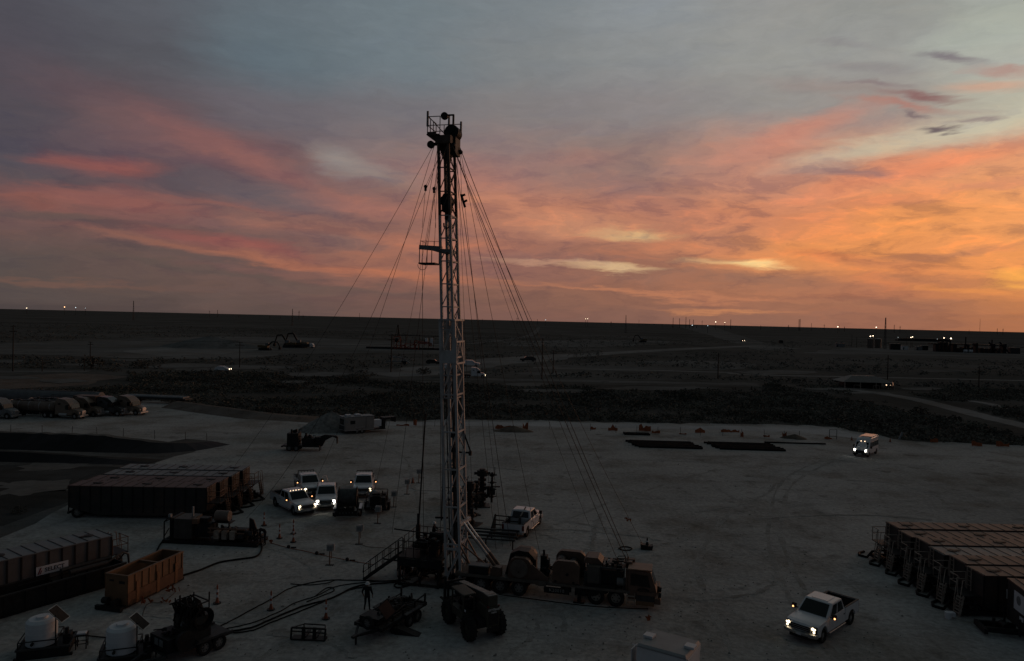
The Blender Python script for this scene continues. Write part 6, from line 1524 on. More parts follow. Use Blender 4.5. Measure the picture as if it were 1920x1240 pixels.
MB().box(.56,-.15,1.5,.58,.05,1.7).box(.56,.1,1.7,.58,.25,1.85).build('label_plate', GREYROOF, ht)
q = MB()
for (x,y) in ((.5,-.75),(.5,.7),(-.6,-.75),(-.6,.7)): q.cyl((x,y,2.0),(x,y,2.85),.035,6)
q.bars([(.5,-.75,2.7),(.5,.7,2.7),(-.6,.7,2.7),(-.6,-.75,2.7)],.06,closed=True).cyl((.5,-.3,2.7),(.5,-.3,3.1),.05,6).cyl((-.6,.7,2.7),(-.6,.7,3.2),.04,6).bar((.5,.1,2.7),(.5,.3,3.0),.05).bar((.5,.5,2.7),(.5,.3,3.0),.05)
q.build('hose_frame', BLACK, ht)
q = MB(); rnd = random.Random(3)
for k in range(16):
    y = -.7+1.4*k/15; x0_ = rnd.uniform(-.6,.5)
    q.tube([(x0_+.45,y,1.5+rnd.random()*.5),(x0_+.25,y,2.45),(x0_,y+.05,2.78),(x0_-.3,y+.02,2.5),(x0_-.4-.3*rnd.random(),y,1.3+.6*rnd.random())],.05,6)
for k in range(12):
    z = rnd.uniform(.9,1.2); y = -.95+rnd.uniform(-.05,.15)
    q.tube([(-.3+.1*k,-.75,2.6),(-.55+.1*k,-.95,2.5),(-.8+.08*k,-1.1-.02*k,1.7),(-1.2+.08*k,-1.15,.9+.1*(k%4)),(-1.6+.05*k,-1.0,.65)],.045,6)
for k in range(4):
    r_ = .42+.05*k; q.tube([(-.1,.75+.06*k+.0*a,1.9+r_*math.sin(a)) if False else (-.1+r_*math.cos(a),.85+.05*k,1.95+r_*math.sin(a)) for a in [i*math.pi/8 for i in range(17)]],.045,6)
q.build('hose_bundle', HOSE, ht)
MB().cyl((1.0,.95,1.15),(1.0,1.15,1.15),.52,20).build('hose_reel', BLACK, ht)
MB().box(1.4,-1.15,.35,1.9,-.96,.85).build('dirty_panel', mat('panel_rusty',(0.13,0.10,0.085),.6,0,.25,3.0,(0.16,0.06,0.03),.6), ht)
MB().cyl((2.2,-.3,.1),(2.2,-.3,.95),.09,10).box(3.4,-.12,.35,3.7,.12,.6).build('jack', BLACK, ht)
greeble((-.8,-.8,1.4,.6,.8,2.5), 36, 61).build('valve_cluster', BLACK, ht)
greeble((.6,-.9,.9,1.9,.9,1.6), 24, 62).build('front_fittings', BLACK, ht)
trailer_wheels(ht,(-.95,-.1),1.1,.42,.28)
for s in (-1,1): MB().slab([(-1.45,.78),(.45,.78),(.3,.9),(-1.3,.9)],[min(s*.96,s*1.26),max(s*.96,s*1.26)]).build('mudguard', DARK, ht)
# white trailer roof at the bottom edge
A, B_, D_ = at(1193, 1212, 2.6), at(1287, 1238, 2.6), at(1241, 1196, 2.6)
d = B_ - A; LW = d.length/2; an = math.atan2(d.y, d.x); W_ = 1.3*abs((D_ - A).dot(Vector((-math.sin(an), math.cos(an), 0))))
wc = A + d*.5 + Vector((-math.sin(an), math.cos(an), 0))*W_/2
wt_ = thing('cargo_trailer', 'white enclosed trailer with two roof vents cut by the bottom edge', 'trailer', (wc.x, wc.y, 0), an)
MB().box(-LW,-W_/2,.5,LW,W_/2,2.6).build('body', WHITE2, wt_, .05)
rf = MB().slab([(-LW-.03,2.603),(LW+.03,2.603),(LW-.1,2.75),(-LW+.1,2.75)],[-W_/2-.02,-W_/2+.1,W_/2-.1,W_/2+.02],lambda x,y,z:(x,y,z-(.07 if abs(y)>W_/2-.05 and z>2.7 else 0))).build('roof', mat('trailer_roof',(0.27,0.28,0.285),.6,0,.12,1.0,(0.2,0.18,0.16),.4), wt_)
for x in (-1.0,1.1): MB().box(x-.25,-.25,2.753,x+.25,.25,2.88).build('roof_vent', WHITE2, rf, .02)
MB().box(LW+.003,-W_/2+.1,2.3,LW+.05,W_/2-.1,2.58).build('end_trim', WHITE2, wt_, .02)
MB().box(-LW-.03,-.5,.7,-LW-.004,-W_/2+.15,2.35).build('side_door', GLASS, wt_)
MB().box(-LW-.35,-W_/2+.2,2.3,-LW-.31,-.1,.9).bar((-LW-.3,-W_/2+.2,2.55),(-LW,-W_/2+.2,2.58),.04).build('open_door', WHITE2, wt_)
trailer_wheels(wt_,(-.45,.45),1.0,.36)
MB().box(-LW,-.9,.35,LW+1.2,.9,.495).build('frame', BLACK, wt_)

# ---------------------------------------------------------------- small things on the ground
def cone_post(label, px, py, h=1.15):
    t = thing('delineator_post', label, 'traffic post', at(px, py), 0, 'orange and white delineator posts')
    MB().cyl((0,0,0),(0,0,.07),.25,12).build('base', BLACK, t)
    p = MB().cyl((0,0,.072),(0,0,.35),.13,12,.07).cyl((0,0,.35),(0,0,h),.065,12,.05).cyl((0,0,h),(0,0,h+.07),.03,8).build('post', ORANGEP, t)
    for z in (.42,.75): MB().cyl((0,0,z),(0,0,z+.16),.072,12,.070).build('white_band', WHITE2, p)
    return t
for (lb, x, y) in (('delineator post standing alone right of the orange bin', 407, 1132), ('delineator post between the hoses, right of the hose manifold trailer', 508, 1144), ('delineator post nearest the fork frame', 611, 1161),
                   ('delineator post closest to the left truck with roof lamps', 495, 986), ('delineator post left of a close pair by the bending worker', 524, 1010), ('delineator post at the front of a close pair by the worker', 550, 1017), ('delineator post right behind another, below the left truck', 550, 1001)):
    cone_post(lb, x, y)
def small_cone(label, px, py):
    t = thing('traffic_cone', label, 'traffic cone', at(px, py), 0)
    MB().box(-.2,-.2,0,.2,.2,.04).build('base', BLACK, t); MB().cyl((0,0,.042),(0,0,.65),.16,14,.03).build('cone', ORANGEP, t)
small_cone('small orange cone beside the farthest box sign', 774, 906)
def box_sign(label, px, py, h=1.55, cableside=True):
    t = thing('box_sign', label, 'sign post', at(px, py), R(random.uniform(-12,12)), 'white box signs on posts')
    MB().bar((0,0,0),(0,0,h-.45),.07).bar((.12,0,.5),(.12,0,h-.4),.05).build('post', RUSTR, t)
    bx = MB().box(-.24,-.1,h-.5,.24,.1,h).build('sign_box', mat('sign_pale',(0.30,0.30,0.29),.6,0,.1,3.0), t, .02)
    MB().box(-.17,-.112,h-.42,.17,-.101,h-.12).build('sign_face', GREY, bx)
    if cableside: MB().box(.26,-.05,h-.45,.32,.08,h+.05).bar((-.2,0,h+.05),(.3,0,h+.05),.05).build('solar_bracket', ALU, t)
    MB().box(-.3,-.15,0,.3,.15,.04).build('foot', BLACK, t)
    return t
for (lb, x, y) in (('farthest white box sign on a post left of the mast', 785, 906), ('box sign second from the mast end of the row', 763, 927), ('box sign right of the small engine trailer', 738, 951), ('box sign in front of the small engine trailer', 708, 982), ('box sign in front of the reel trailer', 673, 1021), ('nearest box sign, above the orange float line', 618, 1060)):
    box_sign(lb, x, y)
def hose(name, label, pxs, r, m=HOSE, cat='hose', group=None, z=None, wob=0.0):
    P = [at(x, y) for x, y in pxs]; Q = []; rnd = random.Random(len(label))
    for i in range(len(P)-1):
        for k in range(6):
            t = k/6; p0, p1, p2, p3 = P[max(i-1,0)], P[i], P[i+1], P[min(i+2,len(P)-1)]
            Q.append(0.5*((2*p1)+(p2-p0)*t+(2*p0-5*p1+4*p2-p3)*t*t+(3*p1-p0-3*p2+p3)*t**3) + Vector((rnd.uniform(-wob,wob),rnd.uniform(-wob,wob),0)))
    Q.append(P[-1]); Q = [q + Vector((0,0,r+.012 if z is None else z)) for q in Q]
    o = MB().tube(Q, r, 7).build(name, m); return tag(o, label, cat, group)
HG = 'black hoses across the ground'
hose('hose','black hose arching farthest back from the manifold trailer to the rig',[(412,1176),(440,1162),(480,1140),(510,1124),(540,1106),(570,1097),(610,1090),(660,1089),(720,1091),(762,1087),(790,1074)],.036,HOSE,'hose',HG,None,.03)
hose('hose','black hose second from the back running to the rig stair foot',[(414,1182),(470,1170),(520,1150),(555,1131),(595,1118),(630,1101),(690,1093),(745,1089),(770,1088)],.032,HOSE,'hose',HG,None,.03)
hose('hose','thick black hose pair line third from the back',[(412,1189),(470,1179),(520,1158),(570,1138),(620,1124),(670,1101),(722,1095),(760,1092)],.055,HOSE,'hose',HG,None,.03)
hose('hose','nearest long black hose sagging toward the fork frame',[(418,1186),(440,1188),(475,1183),(510,1168),(560,1149),(610,1128),(655,1108),(690,1101)],.04,HOSE,'hose',HG,None,.03)
hose('hose','short hose loop branching at the middle of the hose run',[(545,1096),(580,1098),(615,1094),(628,1089),(640,1088)],.03,HOSE,'hose',HG)
hose('hose','small hose hook looping back above the thick hose',[(590,1120),(610,1105),(622,1103),(626,1109),(610,1116),(575,1130)],.035,HOSE,'hose',HG)
hose('hose','looped black hose on the ground in front of the rig floor',[(800,1080),(775,1096),(748,1104),(740,1098),(760,1088),(785,1078),(800,1070)],.055,HOSE,'hose',HG)
hose('hose','coiled hose ring inside the loop before the rig floor',[(752,1098),(760,1101),(770,1098),(764,1094),(755,1095),(752,1098)],.05,HOSE,'hose',HG)
hose('hose','black hose from the pump skid curving to the orange bin',[(478,1016),(490,1022),(489,1036),(478,1046),(445,1051),(410,1057),(375,1071),(340,1082)],.07,HOSE,'hose',HG)
hose('hose','short black hose leaving the left end of the pump skid',[(305,1016),(298,1026),(293,1038),(291,1050)],.06,HOSE,'hose',HG)
hose('hose','thin hose lying between the two white poly tanks',[(137,1192),(160,1193),(200,1197)],.03,HOSE,'hose',HG)
hose('hose','ring of black hose on open ground left of the anchor block',[(1160,1030),(1166,1027),(1176,1027),(1185,1030),(1180,1033),(1168,1033),(1160,1030)],.05,HOSE,'hose',HG)
hose('cable','thin dark cable along the ground under the rig truck',[(935,1116),(980,1122),(1040,1130),(1110,1138),(1180,1142),(1215,1143)],.03,HOSE,'cable')
hose('float_line','thin orange line with black floats from the bending worker to the rig stair',[(508,1019),(540,1028),(570,1034),(600,1041),(640,1049),(700,1060)],.022,mat('orange_cord',(0.30,0.09,0.04),.8),'line')
for (x, y) in ((541,1028),(594,1040),(651,1052)):
    o = MB().ball((0,0,.12),.15,8,5).bar((.2,0,.06),(.6,.02,.06),.09).build('float', BLACK); o.location = at(x, y); tag(o, 'black float knotted on the orange ground line', 'float', 'floats on the orange line')
hose('cord','pale thin cord curling on the ground by the farthest box signs',[(787,905),(775,908),(770,914),(780,919),(810,921),(840,921)],.02,PALER,'cord')
hose('cord','thin rusty cord from a box sign toward the rig stair',[(674,1021),(690,1026),(715,1028),(745,1030)],.018,RUSTR,'cord')
def flagging(label, px, py, z=0.0, s=.35):
    rnd = random.Random(int(px*3+py)); m_ = MB()
    for _ in range(7):
        c = Vector((rnd.uniform(-s,s), rnd.uniform(-.1,.1), rnd.uniform(.03,s*1.1)))
        u = Vector((rnd.uniform(-1,1),rnd.uniform(-.5,.5),rnd.uniform(-1,1))).normalized()*s*.35; w = u.cross(Vector((rnd.random(),1,rnd.random()))).normalized()*s*.2
        n_ = u.cross(w).normalized()*.008
        m_.hexa([c-u-w-n_,c+u-w-n_,c+u+w-n_,c-u+w-n_],[c-u-w+n_,c+u-w+n_,c+u+w+n_,c-u+w+n_])
    o = m_.build('flagging', MESHO); p = at(px, py); o.location = (p.x, p.y, z); return tag(o, label, 'flagging', 'orange flagging')
flagging('orange flagging tied low beside the orange bin', 278, 1134, 0, .4); flagging('orange flagging on the line right of the orange bin', 325, 1115, .1, .4); flagging('orange flagging scrap left of the alone delineator post', 312, 1131, 0, .3)
flagging('orange flagging on the ground below the rig cab', 1210, 1168, .1, .3); flagging('orange flagging on the guy line above the anchor block', 1177, 986, .4, .3); flagging('orange flagging by the bending worker', 509, 1019, 0, .25)
hose('cord','dark cord on the ground under the orange flagging right of the bin',[(262,1180),(275,1135),(305,1130),(330,1110)],.02,WIRE,'cord')
bk = thing('bucket', 'small white bucket on bare ground in front of the right tank row', 'bucket', at(1778, 1160), 0)
MB().cyl((0,0,0),(0,0,.42),.19,16,.22).build('pail', WHITE2, bk); MB().box(.24,-.05,.1,.46,.3,.38).build('side_jug', WHITE2, bk, .03)
ab = thing('anchor_block', 'black anchor block with a striped cone on top, right of the rig cab', 'anchor block', at(1212, 1030), R(-8))
MB().slab([(-.45,0),(.45,0),(.52,.38),(.3,.34),(-.3,.42),(-.5,.5)],[-.3,.3]).build('block', BLACK, ab)
cn = MB().cyl((.05,0,.37),(.05,0,.95),.13,12,.04).build('cone', BLACK, ab); MB().cyl((.05,0,.62),(.05,0,.72),.105,12,.088).build('white_band', WHITE2, cn)
# line pipe laid out at the back
pm = mat('black_pipe',(0.008,0.008,0.009),.8,0,.3,1.0,spec=0.08)
def pipes(lb, x0, y0, n, dx, dy, L_, r, grp):
    p0 = None
    for k in range(n):
        if p0 is None:
            me_ = MB().cyl((-L_/2,0,r),(L_/2,0,r),r,10).cyl((-L_/2-.01,0,r),(-L_/2+.14,0,r),r*1.25,10); p0 = me_.build('steel_pipe', pm); o = p0
        else: o = p0.copy(); COL.objects.link(o)
        o.location = (x0 + dx*k + (.42*math.sin(k*2.7) if n > 4 else 0), y0 + dy*k + .10*((k//3) % 2), 0.01); o.rotation_euler = (0,0,R(-2+.6*math.sin(k*2.1))); tag(o, lb, 'pipe', grp)
pipes('black steel pipe in the left laid-out row at the back of the pad', 23.9, 106.4, 13, -.07, .43, 9.4, .14, 'pipes in the left laid-out row')
pipes('black steel pipe in the right laid-out row at the back of the pad', 36.0, 106.2, 13, -.05, .47, 9.6, .13, 'pipes in the right laid-out row')
pipes('black pipe of the short row behind the left laid-out row', 21.0, 118.2, 4, .0, .4, 4.2, .14, 'pipes in the short row')
pipes('single long pipe lying alone behind the right laid-out row', 45.0, 113.2, 1, 0, 0, 9.5, .11, 'single pipe')
# safety fence remains along the back edge
def fpost(px, py, h=1.25):
    c = at(px, py); o = MB().cyl((0,0,0),(random.uniform(-.08,.08),0,h),.035,6).build('fence_post', DARK); o.location = c
    tag(o, 'thin steel fence post along the back edge of the pad', 'fence post', 'fence posts at the back edge')
for (x, y) in ((1065,805),(1107,808),(1155,812),(1194,812),(1234,814),(1276,815),(1313,817),(1355,818),(1391,819),(1433,820),(1470,822),(1498,822),(20,812),(79,813),(135,815),(182,817),(231,819),(290,823),(348,826),(388,829),(725,798),(815,800),(870,800),(990,803),(1030,804)): fpost(x, y)
def fmesh(label, px, py, w, h, seed):
    rnd = random.Random(seed); c = at(px, py); m_ = MB(); n = max(3, int(w/.35)); prev = None
    for k in range(n+1):
        x = -w/2+w*k/n; hh = h*(.35+.75*rnd.random()); y = rnd.uniform(-.15,.15); lo = rnd.uniform(0,.08)
        cur_ = [(x,y,lo),(x,y+.05,lo+hh),(x,y+.07,lo+hh),(x,y+.02,lo)]
        if prev: m_.add(prev+cur_, [(0,1,5,4),(1,2,6,5),(2,3,7,6),(3,0,4,7)])
        prev = cur_
    o = m_.build('safety_netting', MESHO); o.location = c; tag(o, label, 'safety netting', 'orange safety netting')
for i, (lb, x, y, w, h) in enumerate((('scrap of orange netting at the left end of the back fence', 1112,806,1.0,.7),('orange netting hung between two posts, left of the big piece', 1149,808,1.6,1.0),('biggest standing piece of orange netting behind the left pipe row', 1209,809,2.0,1.15),('low slumped orange netting just right of the biggest piece', 1230,813,1.4,.5),('flat orange netting scrap behind the gap between pipe rows', 1280,815,1.2,.4),('peaked orange netting behind the right pipe row', 1313,812,1.7,.8),('long sagging orange netting strip behind the right pipe row', 1369,811,3.2,.5),('narrow upright orange netting left of the long single pipe', 1391,820,.5,1.1),('flat orange scrap beside the long single pipe', 1437,820,1.0,.4),('upright orange roll of netting by the small dirt pile', 1471,821,.7,1.2),('orange netting scrap by the metal frame at the far right of the fence', 1553,824,1.2,.5),
    ('orange netting on the ground behind the dirt pile at the mast', 945,805,3.0,.7),('small orange netting post by the mast right side', 985,806,.9,1.1),('flat orange netting left of the mast', 755,799,2.2,.3),('upright orange netting piece just left of the mast', 778,798,.6,1.3),('orange netting patch at the right scrub edge, beside the van', 1752,830,1.3,1.0),('orange netting patch farther right along the scrub edge', 1832,837,1.6,1.0),('orange netting patch at the far right scrub edge', 1880,838,2.0,.8))):
    fmesh(lb, x, y, w, h, i+3)
o = MB().bars([(-.7,0,0),(-.7,0,1.6),(.5,0,1.6),(.5,0,0)],.07).bar((-.7,0,.5),(.5,0,.5),.06).build('metal_frame', DARK); o.location = at(1563, 824); tag(o, 'open metal frame standing at the back right of the pad', 'frame')
for (x, y) in ((1597,826),(1613,827),(1669,829)):
    small_cone({1597:'dark cone farthest left of the van at the pad edge',1613:'dark cone just left of the van at the pad edge',1669:'dark cone right of the van'}[x], x, y)
o = MB().bar((0,0,0),(.5,0,1.2),.25).build('concrete_stub', GREYROOF); o.location = at(1686, 824); tag(o, 'short leaning pale post at the scrub edge right of the van', 'post')

# ---------------------------------------------------------------- guy wires and things on the lines
def wire(label, a, b, sag=0.0, r=.016, group='guy wires from the mast', name='guy_wire', cat='cable', m=None):
    a = Vector(a); b = Vector(b); P = []
    for k in range(25):
        t = k/24; p = a.lerp(b, t); p.z -= sag*4*t*(1-t); P.append(p)
    return tag(MB().tube(P, r, 5).build(name, m or WIRE), label, cat, group)
def mp(x, y, z): return loc(x, y, z)
CRL, CRR = mp(cxm-.6,-.6,30.7), mp(cxm+.75,.75,30.6)
CRL2, CRR2 = mp(cxm-.5,.6,30.5), mp(cxm+.6,-.6,30.5)
gl = at(432, 884); wire('guy wire from the mast top to the far left, the flattest one', CRL, gl, 1.2)
wire('second guy wire left of the mast, slack toward the tank row', CRL2, at(462, 972), 3.2)
wire('third guy wire left of the mast, ending by the white pickups', CRL, at(596, 892), 1.8)
wire('guy wire close left of the mast reaching the orange line of signs', mp(cxm-.4,-.7,29.0), at(735, 1000), .6)
wire('guy wire from the mast top to bare ground behind the rig truck', CRR, at(1013, 1042), .5)
wire('guy wire from the mast top to the anchor block with the cone', CRR2, at(1205, 1028) + Vector((0,0,.3)), .7)
wire('upper one of the cable pair from mast top to the rig cab', CRR, mp(cx-.05,.25,2.8), .5, .024)
wire('lower one of the cable pair from mast top to the rig cab', CRR2, mp(cx-.2,-.05,2.75), .5, .024)
wire('thin cable from the mast top to the engine bay behind the cab', CRR2, mp(x2+1.7,0,2.5), .5)
wire('cable from the mast side to the pipe rack', mp(cxm+.5,.75,29.5), at(957, 1036) + Vector((0,0,.5)), .2, .022)
wire('steep cable close right of the mast', mp(cxm+.5,.75,29.0), at(930, 1040) + Vector((0,0,.4)), .2)
for (lb, y, z0_, z1_, dx) in (('vertical load line down the left of the mast', -.6, zt, 2.6, -1.95), ('vertical winch line hanging left of the mast legs', -.3, 29.5, 3.6, -.85)):
    wire(lb, mp(xt+dx+.2,y,z0_), mp(xt+dx+.75 if dx < -1 else -1.35,y,z1_), 0, .018)
wire('left stay of the tubing board', mp(cxm-.4,-.6,30.5), mp(xt-1.95,-.6,zt+.2), 0, .016); wire('right stay of the tubing board', mp(cxm-.4,.6,30.5), mp(xt-1.9,.45,zt+.2), 0, .016)
wire('inner stay line left of the mast top', mp(cxm-.5,-.2,30.4), mp(xt-.9,-.5,zt+.2), 0, .014)
wire('thin guy wire left of the mast ending behind the box signs', CRL2, at(700, 930), 1.0, .013)
wire('thin guy wire right of the mast to the bare pad beyond the pickup', mp(cxm+.6,.7,30.0), at(1105, 985), .8, .013)
wire('thin rope hanging down the right side of the mast', mp(cxm+.55,.8,30.0), mp(MX+.9,.95,3.0), 0, .012)
# travelling block in the mast, on its lines
zb = 26.4; xb = MX+ms(zb)-.02
tb_ = thing('travelling_block', 'black travelling block with its hook hanging inside the upper mast', 'pulley block', loc(xb,-.1,zb), HD)
MB().slab([(-.28,-.5),(.28,-.5),(.32,.5),(.18,.75),(-.18,.75),(-.32,.5)],[-.36,.36]).build('block', BLACK, tb_, .03)
MB().cyl((0,-.37,.25),(0,.37,.25),.42,18).build('sheave', BLACK, tb_)
MB().cyl((0,0,-.5),(0,0,-1.0),.16,10).tube([(0,0,-1.0),(.22,0,-1.2),(.2,0,-1.5),(0,0,-1.65),(-.2,0,-1.5),(-.22,0,-1.25)],.06,8).build('hook', BLACK, tb_)
for k in range(4):
    y = -.3+.13*k; wire('hoisting line from the crown to the travelling block', loc(cxm+.1,y,30.6), loc(xb-.1+.06*k,y,zb+.7), 0, .016, 'hoisting lines', 'hoist_line')
p = atY(868, 376, RIGO.y + .9)
tg = thing('tong_weight', 'black clamp weight hanging on a line right of the upper mast', 'clamp', p, 0)
MB().bar((-.14,0,.42),(.16,0,-.48),.17).build('body', BLACK, tg); MB().bar((-.1,0,.32),(.16,0,.42),.14).bar((.08,0,-.1),(.30,0,.02),.14).build('jaw', BLACK, tg)
wire('line from the mast top to the hanging clamp', CRR, p + Vector((-.1,0,.45)), 0, .015); wire('line from the hanging clamp to the ground', p + Vector((.15,0,-.45)), at(942, 1034) + Vector((0,0,.4)), .3, .015)
for (px_, py_) in ((798, 350), (814, 354)):
    q_ = atY(px_, py_, RIGO.y); o = MB().ball((0,0,0),.13,8,5).box(-.08,-.06,-.3,.08,.06,.1).build('pulley', BLACK); o.location = q_; tag(o, 'small black pulley on the stay lines left of the upper mast, the left one' if px_ < 800 else 'small black pulley on the stay lines close to the upper mast', 'pulley', 'small pulleys')
    wire('stay line through a small pulley left of the mast', CRL2, q_, 0, .014, 'pulley lines'); wire('stay line below a small pulley left of the mast', q_, mp(xt-1.9 if px_ < 800 else xt-.9,-.3,zt+1.5), 0, .014, 'pulley lines')
rd = MB().cyl((0,0,0),(.35,0,8.6),.055,7).build('hanging_rod', BLACK); rd.location = loc(-3.0,-.3,3.2); tag(rd, 'long dark rod hanging upright left of the mast', 'rod')
o = MB().cyl((0,0,0),(0,0,5.2),.05,7).bar((-.45,0,.2),(.45,0,.2),.12).build('hanging_tool', BLACK); o.location = loc(-1.25,-.4,4.4); tag(o, 'black cross tool hanging close left of the mast legs', 'tool')

# ---------------------------------------------------------------- people
def person(label, p, face, J, hat=True, s=1.0, hatm=None):
    base = dict(pelvis=(0,0,.96), spine=(0,0,1.15), chest=(0,0,1.36), neck=(0,0,1.50), head=(.02,0,1.60), top=(.015,0,1.72), nose=(.125,0,1.60),
        shL=(0,.17,1.43), elL=(-.02,.25,1.16), wrL=(.08,.26,.92), haL=(.11,.25,.84), shR=(0,-.17,1.43), elR=(-.02,-.25,1.16), wrR=(.08,-.26,.92), haR=(.11,-.25,.84),
        hipL=(0,.10,.92), knL=(.03,.12,.50), anL=(0,.13,.09), toL=(.17,.14,.05), hipR=(0,-.10,.92), knR=(.03,-.12,.50), anR=(0,-.13,.09), toR=(.17,-.14,.05))
    base.update(J); rad = dict(pelvis=.17, spine=.17, chest=.195, neck=.06, head=.095, top=.07, nose=.018, shL=.085, shR=.085, elL=.055, elR=.055, wrL=.035, wrR=.035, haL=.032, haR=.032, hipL=.10, hipR=.10, knL=.068, knR=.068, anL=.048, anR=.048, toL=.042, toR=.042)
    lab = {k: 0 for k in base}
    for k in ('head','top','nose','neck','haL','haR','wrL','wrR'): lab[k] = 2
    for k in ('hipL','hipR','knL','knR','pelvis'): lab[k] = 1
    for k in ('anL','anR','toL','toR'): lab[k] = 3
    bones = [('pelvis','spine'),('spine','chest'),('chest','neck'),('neck','head'),('head','top'),('head','nose'),('chest','shL'),('shL','elL'),('elL','wrL'),('wrL','haL'),('chest','shR'),('shR','elR'),('elR','wrR'),('wrR','haR'),('pelvis','hipL'),('hipL','knL'),('knL','anL'),('anL','toL'),('pelvis','hipR'),('hipR','knR'),('knR','anR'),('anR','toR')]
    names = list(base); V = [Vector(base[k]) for k in names]; RR = [rad[k] for k in names]; E_ = [(names.index(a), names.index(b_)) for a, b_ in bones]; LB = [lab[k] for k in names]
    for sd_ in ('L','R'):
        h = Vector(base['ha'+sd_]); w = Vector(base['wr'+sd_]); d_ = (h-w).normalized(); sgn = 1 if sd_ == 'L' else -1
        ac = Vector((1,0,0)) - d_*d_.x; ac = ac.normalized() if ac.length > .1 else Vector((0,0,1)); pn_ = d_.cross(ac).normalized()*(-sgn)
        for k, (o_, l_) in enumerate(((.028,.075),(.010,.085),(-.010,.08),(-.028,.06))):
            i0 = len(V); V += [h+ac*o_+d_*.03, h+ac*o_+d_*(.03+l_*.55), h+ac*o_*.9+d_*(.03+l_*.85)+pn_*l_*.35]; RR += [.012,.010,.008]; LB += [2,2,2]
            E_ += [(names.index('ha'+sd_), i0), (i0,i0+1), (i0+1,i0+2)]
        i0 = len(V); V += [w+(h-w)*.6+ac*.045, h+ac*.065+d_*.04]; RR += [.013,.010]; LB += [2,2]; E_ += [(names.index('wr'+sd_), i0),(i0,i0+1)]
    me_ = bpy.data.meshes.new('p'); me_.from_pydata([tuple(v) for v in V], E_, []); ob = bpy.data.objects.new('p', me_); COL.objects.link(ob)
    sk = ob.modifiers.new('s','SKIN'); 
    for i, r_ in enumerate(RR): me_.skin_vertices[0].data[i].radius = (r_, r_*(.72 if names[i:i+1] and names[i] in ('pelvis','spine','chest') else 1)) if i < len(names) else (r_, r_)
    me_.skin_vertices[0].data[0].use_root = True
    sb_ = ob.modifiers.new('u','SUBSURF'); sb_.levels = 1
    dg_ = bpy.context.evaluated_depsgraph_get(); nm = bpy.data.meshes.new_from_object(ob.evaluated_get(dg_)); bpy.data.objects.remove(ob, do_unlink=True)
    nm.materials.clear()
    for m_ in (CLOTH, TROUS, SKIN, mat('work_boots',(0.03,0.022,0.016),.7)): nm.materials.append(m_)
    for pl in nm.polygons:
        c_ = pl.center; j = min(range(len(V)), key=lambda i: (V[i]-c_).length - RR[i]*.6); pl.material_index = LB[j]; pl.use_smooth = True
    t = thing('person', label, 'person', p, face); t.scale = (s,s,s)
    bo = bpy.data.objects.new('body', nm); COL.objects.link(bo); bo.parent = t
    hd = Vector(base['head']); tp_ = Vector(base['top']); ax = (tp_-hd).normalized(); M = Matrix.Translation(hd+ax*.035) @ ax.to_track_quat('Z','Y').to_matrix().to_4x4()
    MB(Matrix.Translation(hd+ax*.0) @ ax.to_track_quat('Z','Y').to_matrix().to_4x4()).dome((0,0,0),.108,.10,.15,12,5).build('hair', HAIR, t)
    fw = (Vector(base['nose'])-hd).normalized(); sd2 = ax.cross(fw)
    for s2 in (-1,1): MB().ball(hd+fw*.092+sd2*.034*s2+ax*.02,.013,6,4).build('eye', mat('eye_dark',(0.02,0.02,0.02),.3), t); MB().ball(hd+sd2*.098*s2,.022,6,4).build('ear', SKIN, t)
    MB().bar(hd+fw*.088-ax*.05-sd2*.025,hd+fw*.088-ax*.05+sd2*.025,.012,.012).build('mouth', mat('lip',(0.2,0.09,0.07),.6), t)
    if hat:
        h_ = MB(M).dome((0,0,.0),.135,.12,.135,14,6).cyl((0,0,-.012),(0,0,.006),.155,16)
        h_.build('hard_hat', hatm or HAT, t)
    return t
person('dark dressed worker in a white hard hat standing by the utility trailer', at(688, 1146), R(80), dict(elL=(-.03,.31,1.16), wrL=(.10,.30,.93), haL=(.14,.28,.86), elR=(-.03,-.31,1.16), wrR=(.10,-.30,.93), haR=(.14,-.28,.86), anL=(0,.17,.09), toL=(.17,.19,.05), anR=(0,-.17,.09), toR=(.17,-.19,.05)), True, 1.05)
person('worker in black standing on the ground under the edge of the rig floor', at(787, 1099), R(200), dict(), True, 1.05, mat('hat_grey',(0.25,0.25,0.25),.5))
person('worker bending over beside the pump skid', at(497, 1022), R(200), dict(spine=(.10,0,1.12), chest=(.30,0,1.18), neck=(.43,0,1.17), head=(.52,0,1.13), top=(.63,0,1.10), nose=(.54,0,1.01), shL=(.32,.17,1.17), elL=(.38,.22,.9), wrL=(.45,.18,.65), haL=(.47,.16,.57), shR=(.32,-.17,1.17), elR=(.38,-.22,.9), wrR=(.45,-.18,.65), haR=(.47,-.16,.57), hipL=(0,.12,.92), hipR=(0,-.12,.92), knL=(.04,.19,.5), anL=(-.02,.24,.09), toL=(.15,.27,.05), knR=(.04,-.19,.5), anR=(-.02,-.24,.09), toR=(.15,-.27,.05)), False, 1.1)
pfl = loc(-.65-1.75, 1.35, 2.0)
person('worker with a white hard hat on the rig floor among the black tools', pfl, HD + R(10), dict(elL=(.15,.24,1.2), wrL=(.36,.16,1.16), haL=(.43,.13,1.15), elR=(.15,-.24,1.2), wrR=(.36,-.16,1.16), haR=(.43,-.13,1.15)), True, 1.0)

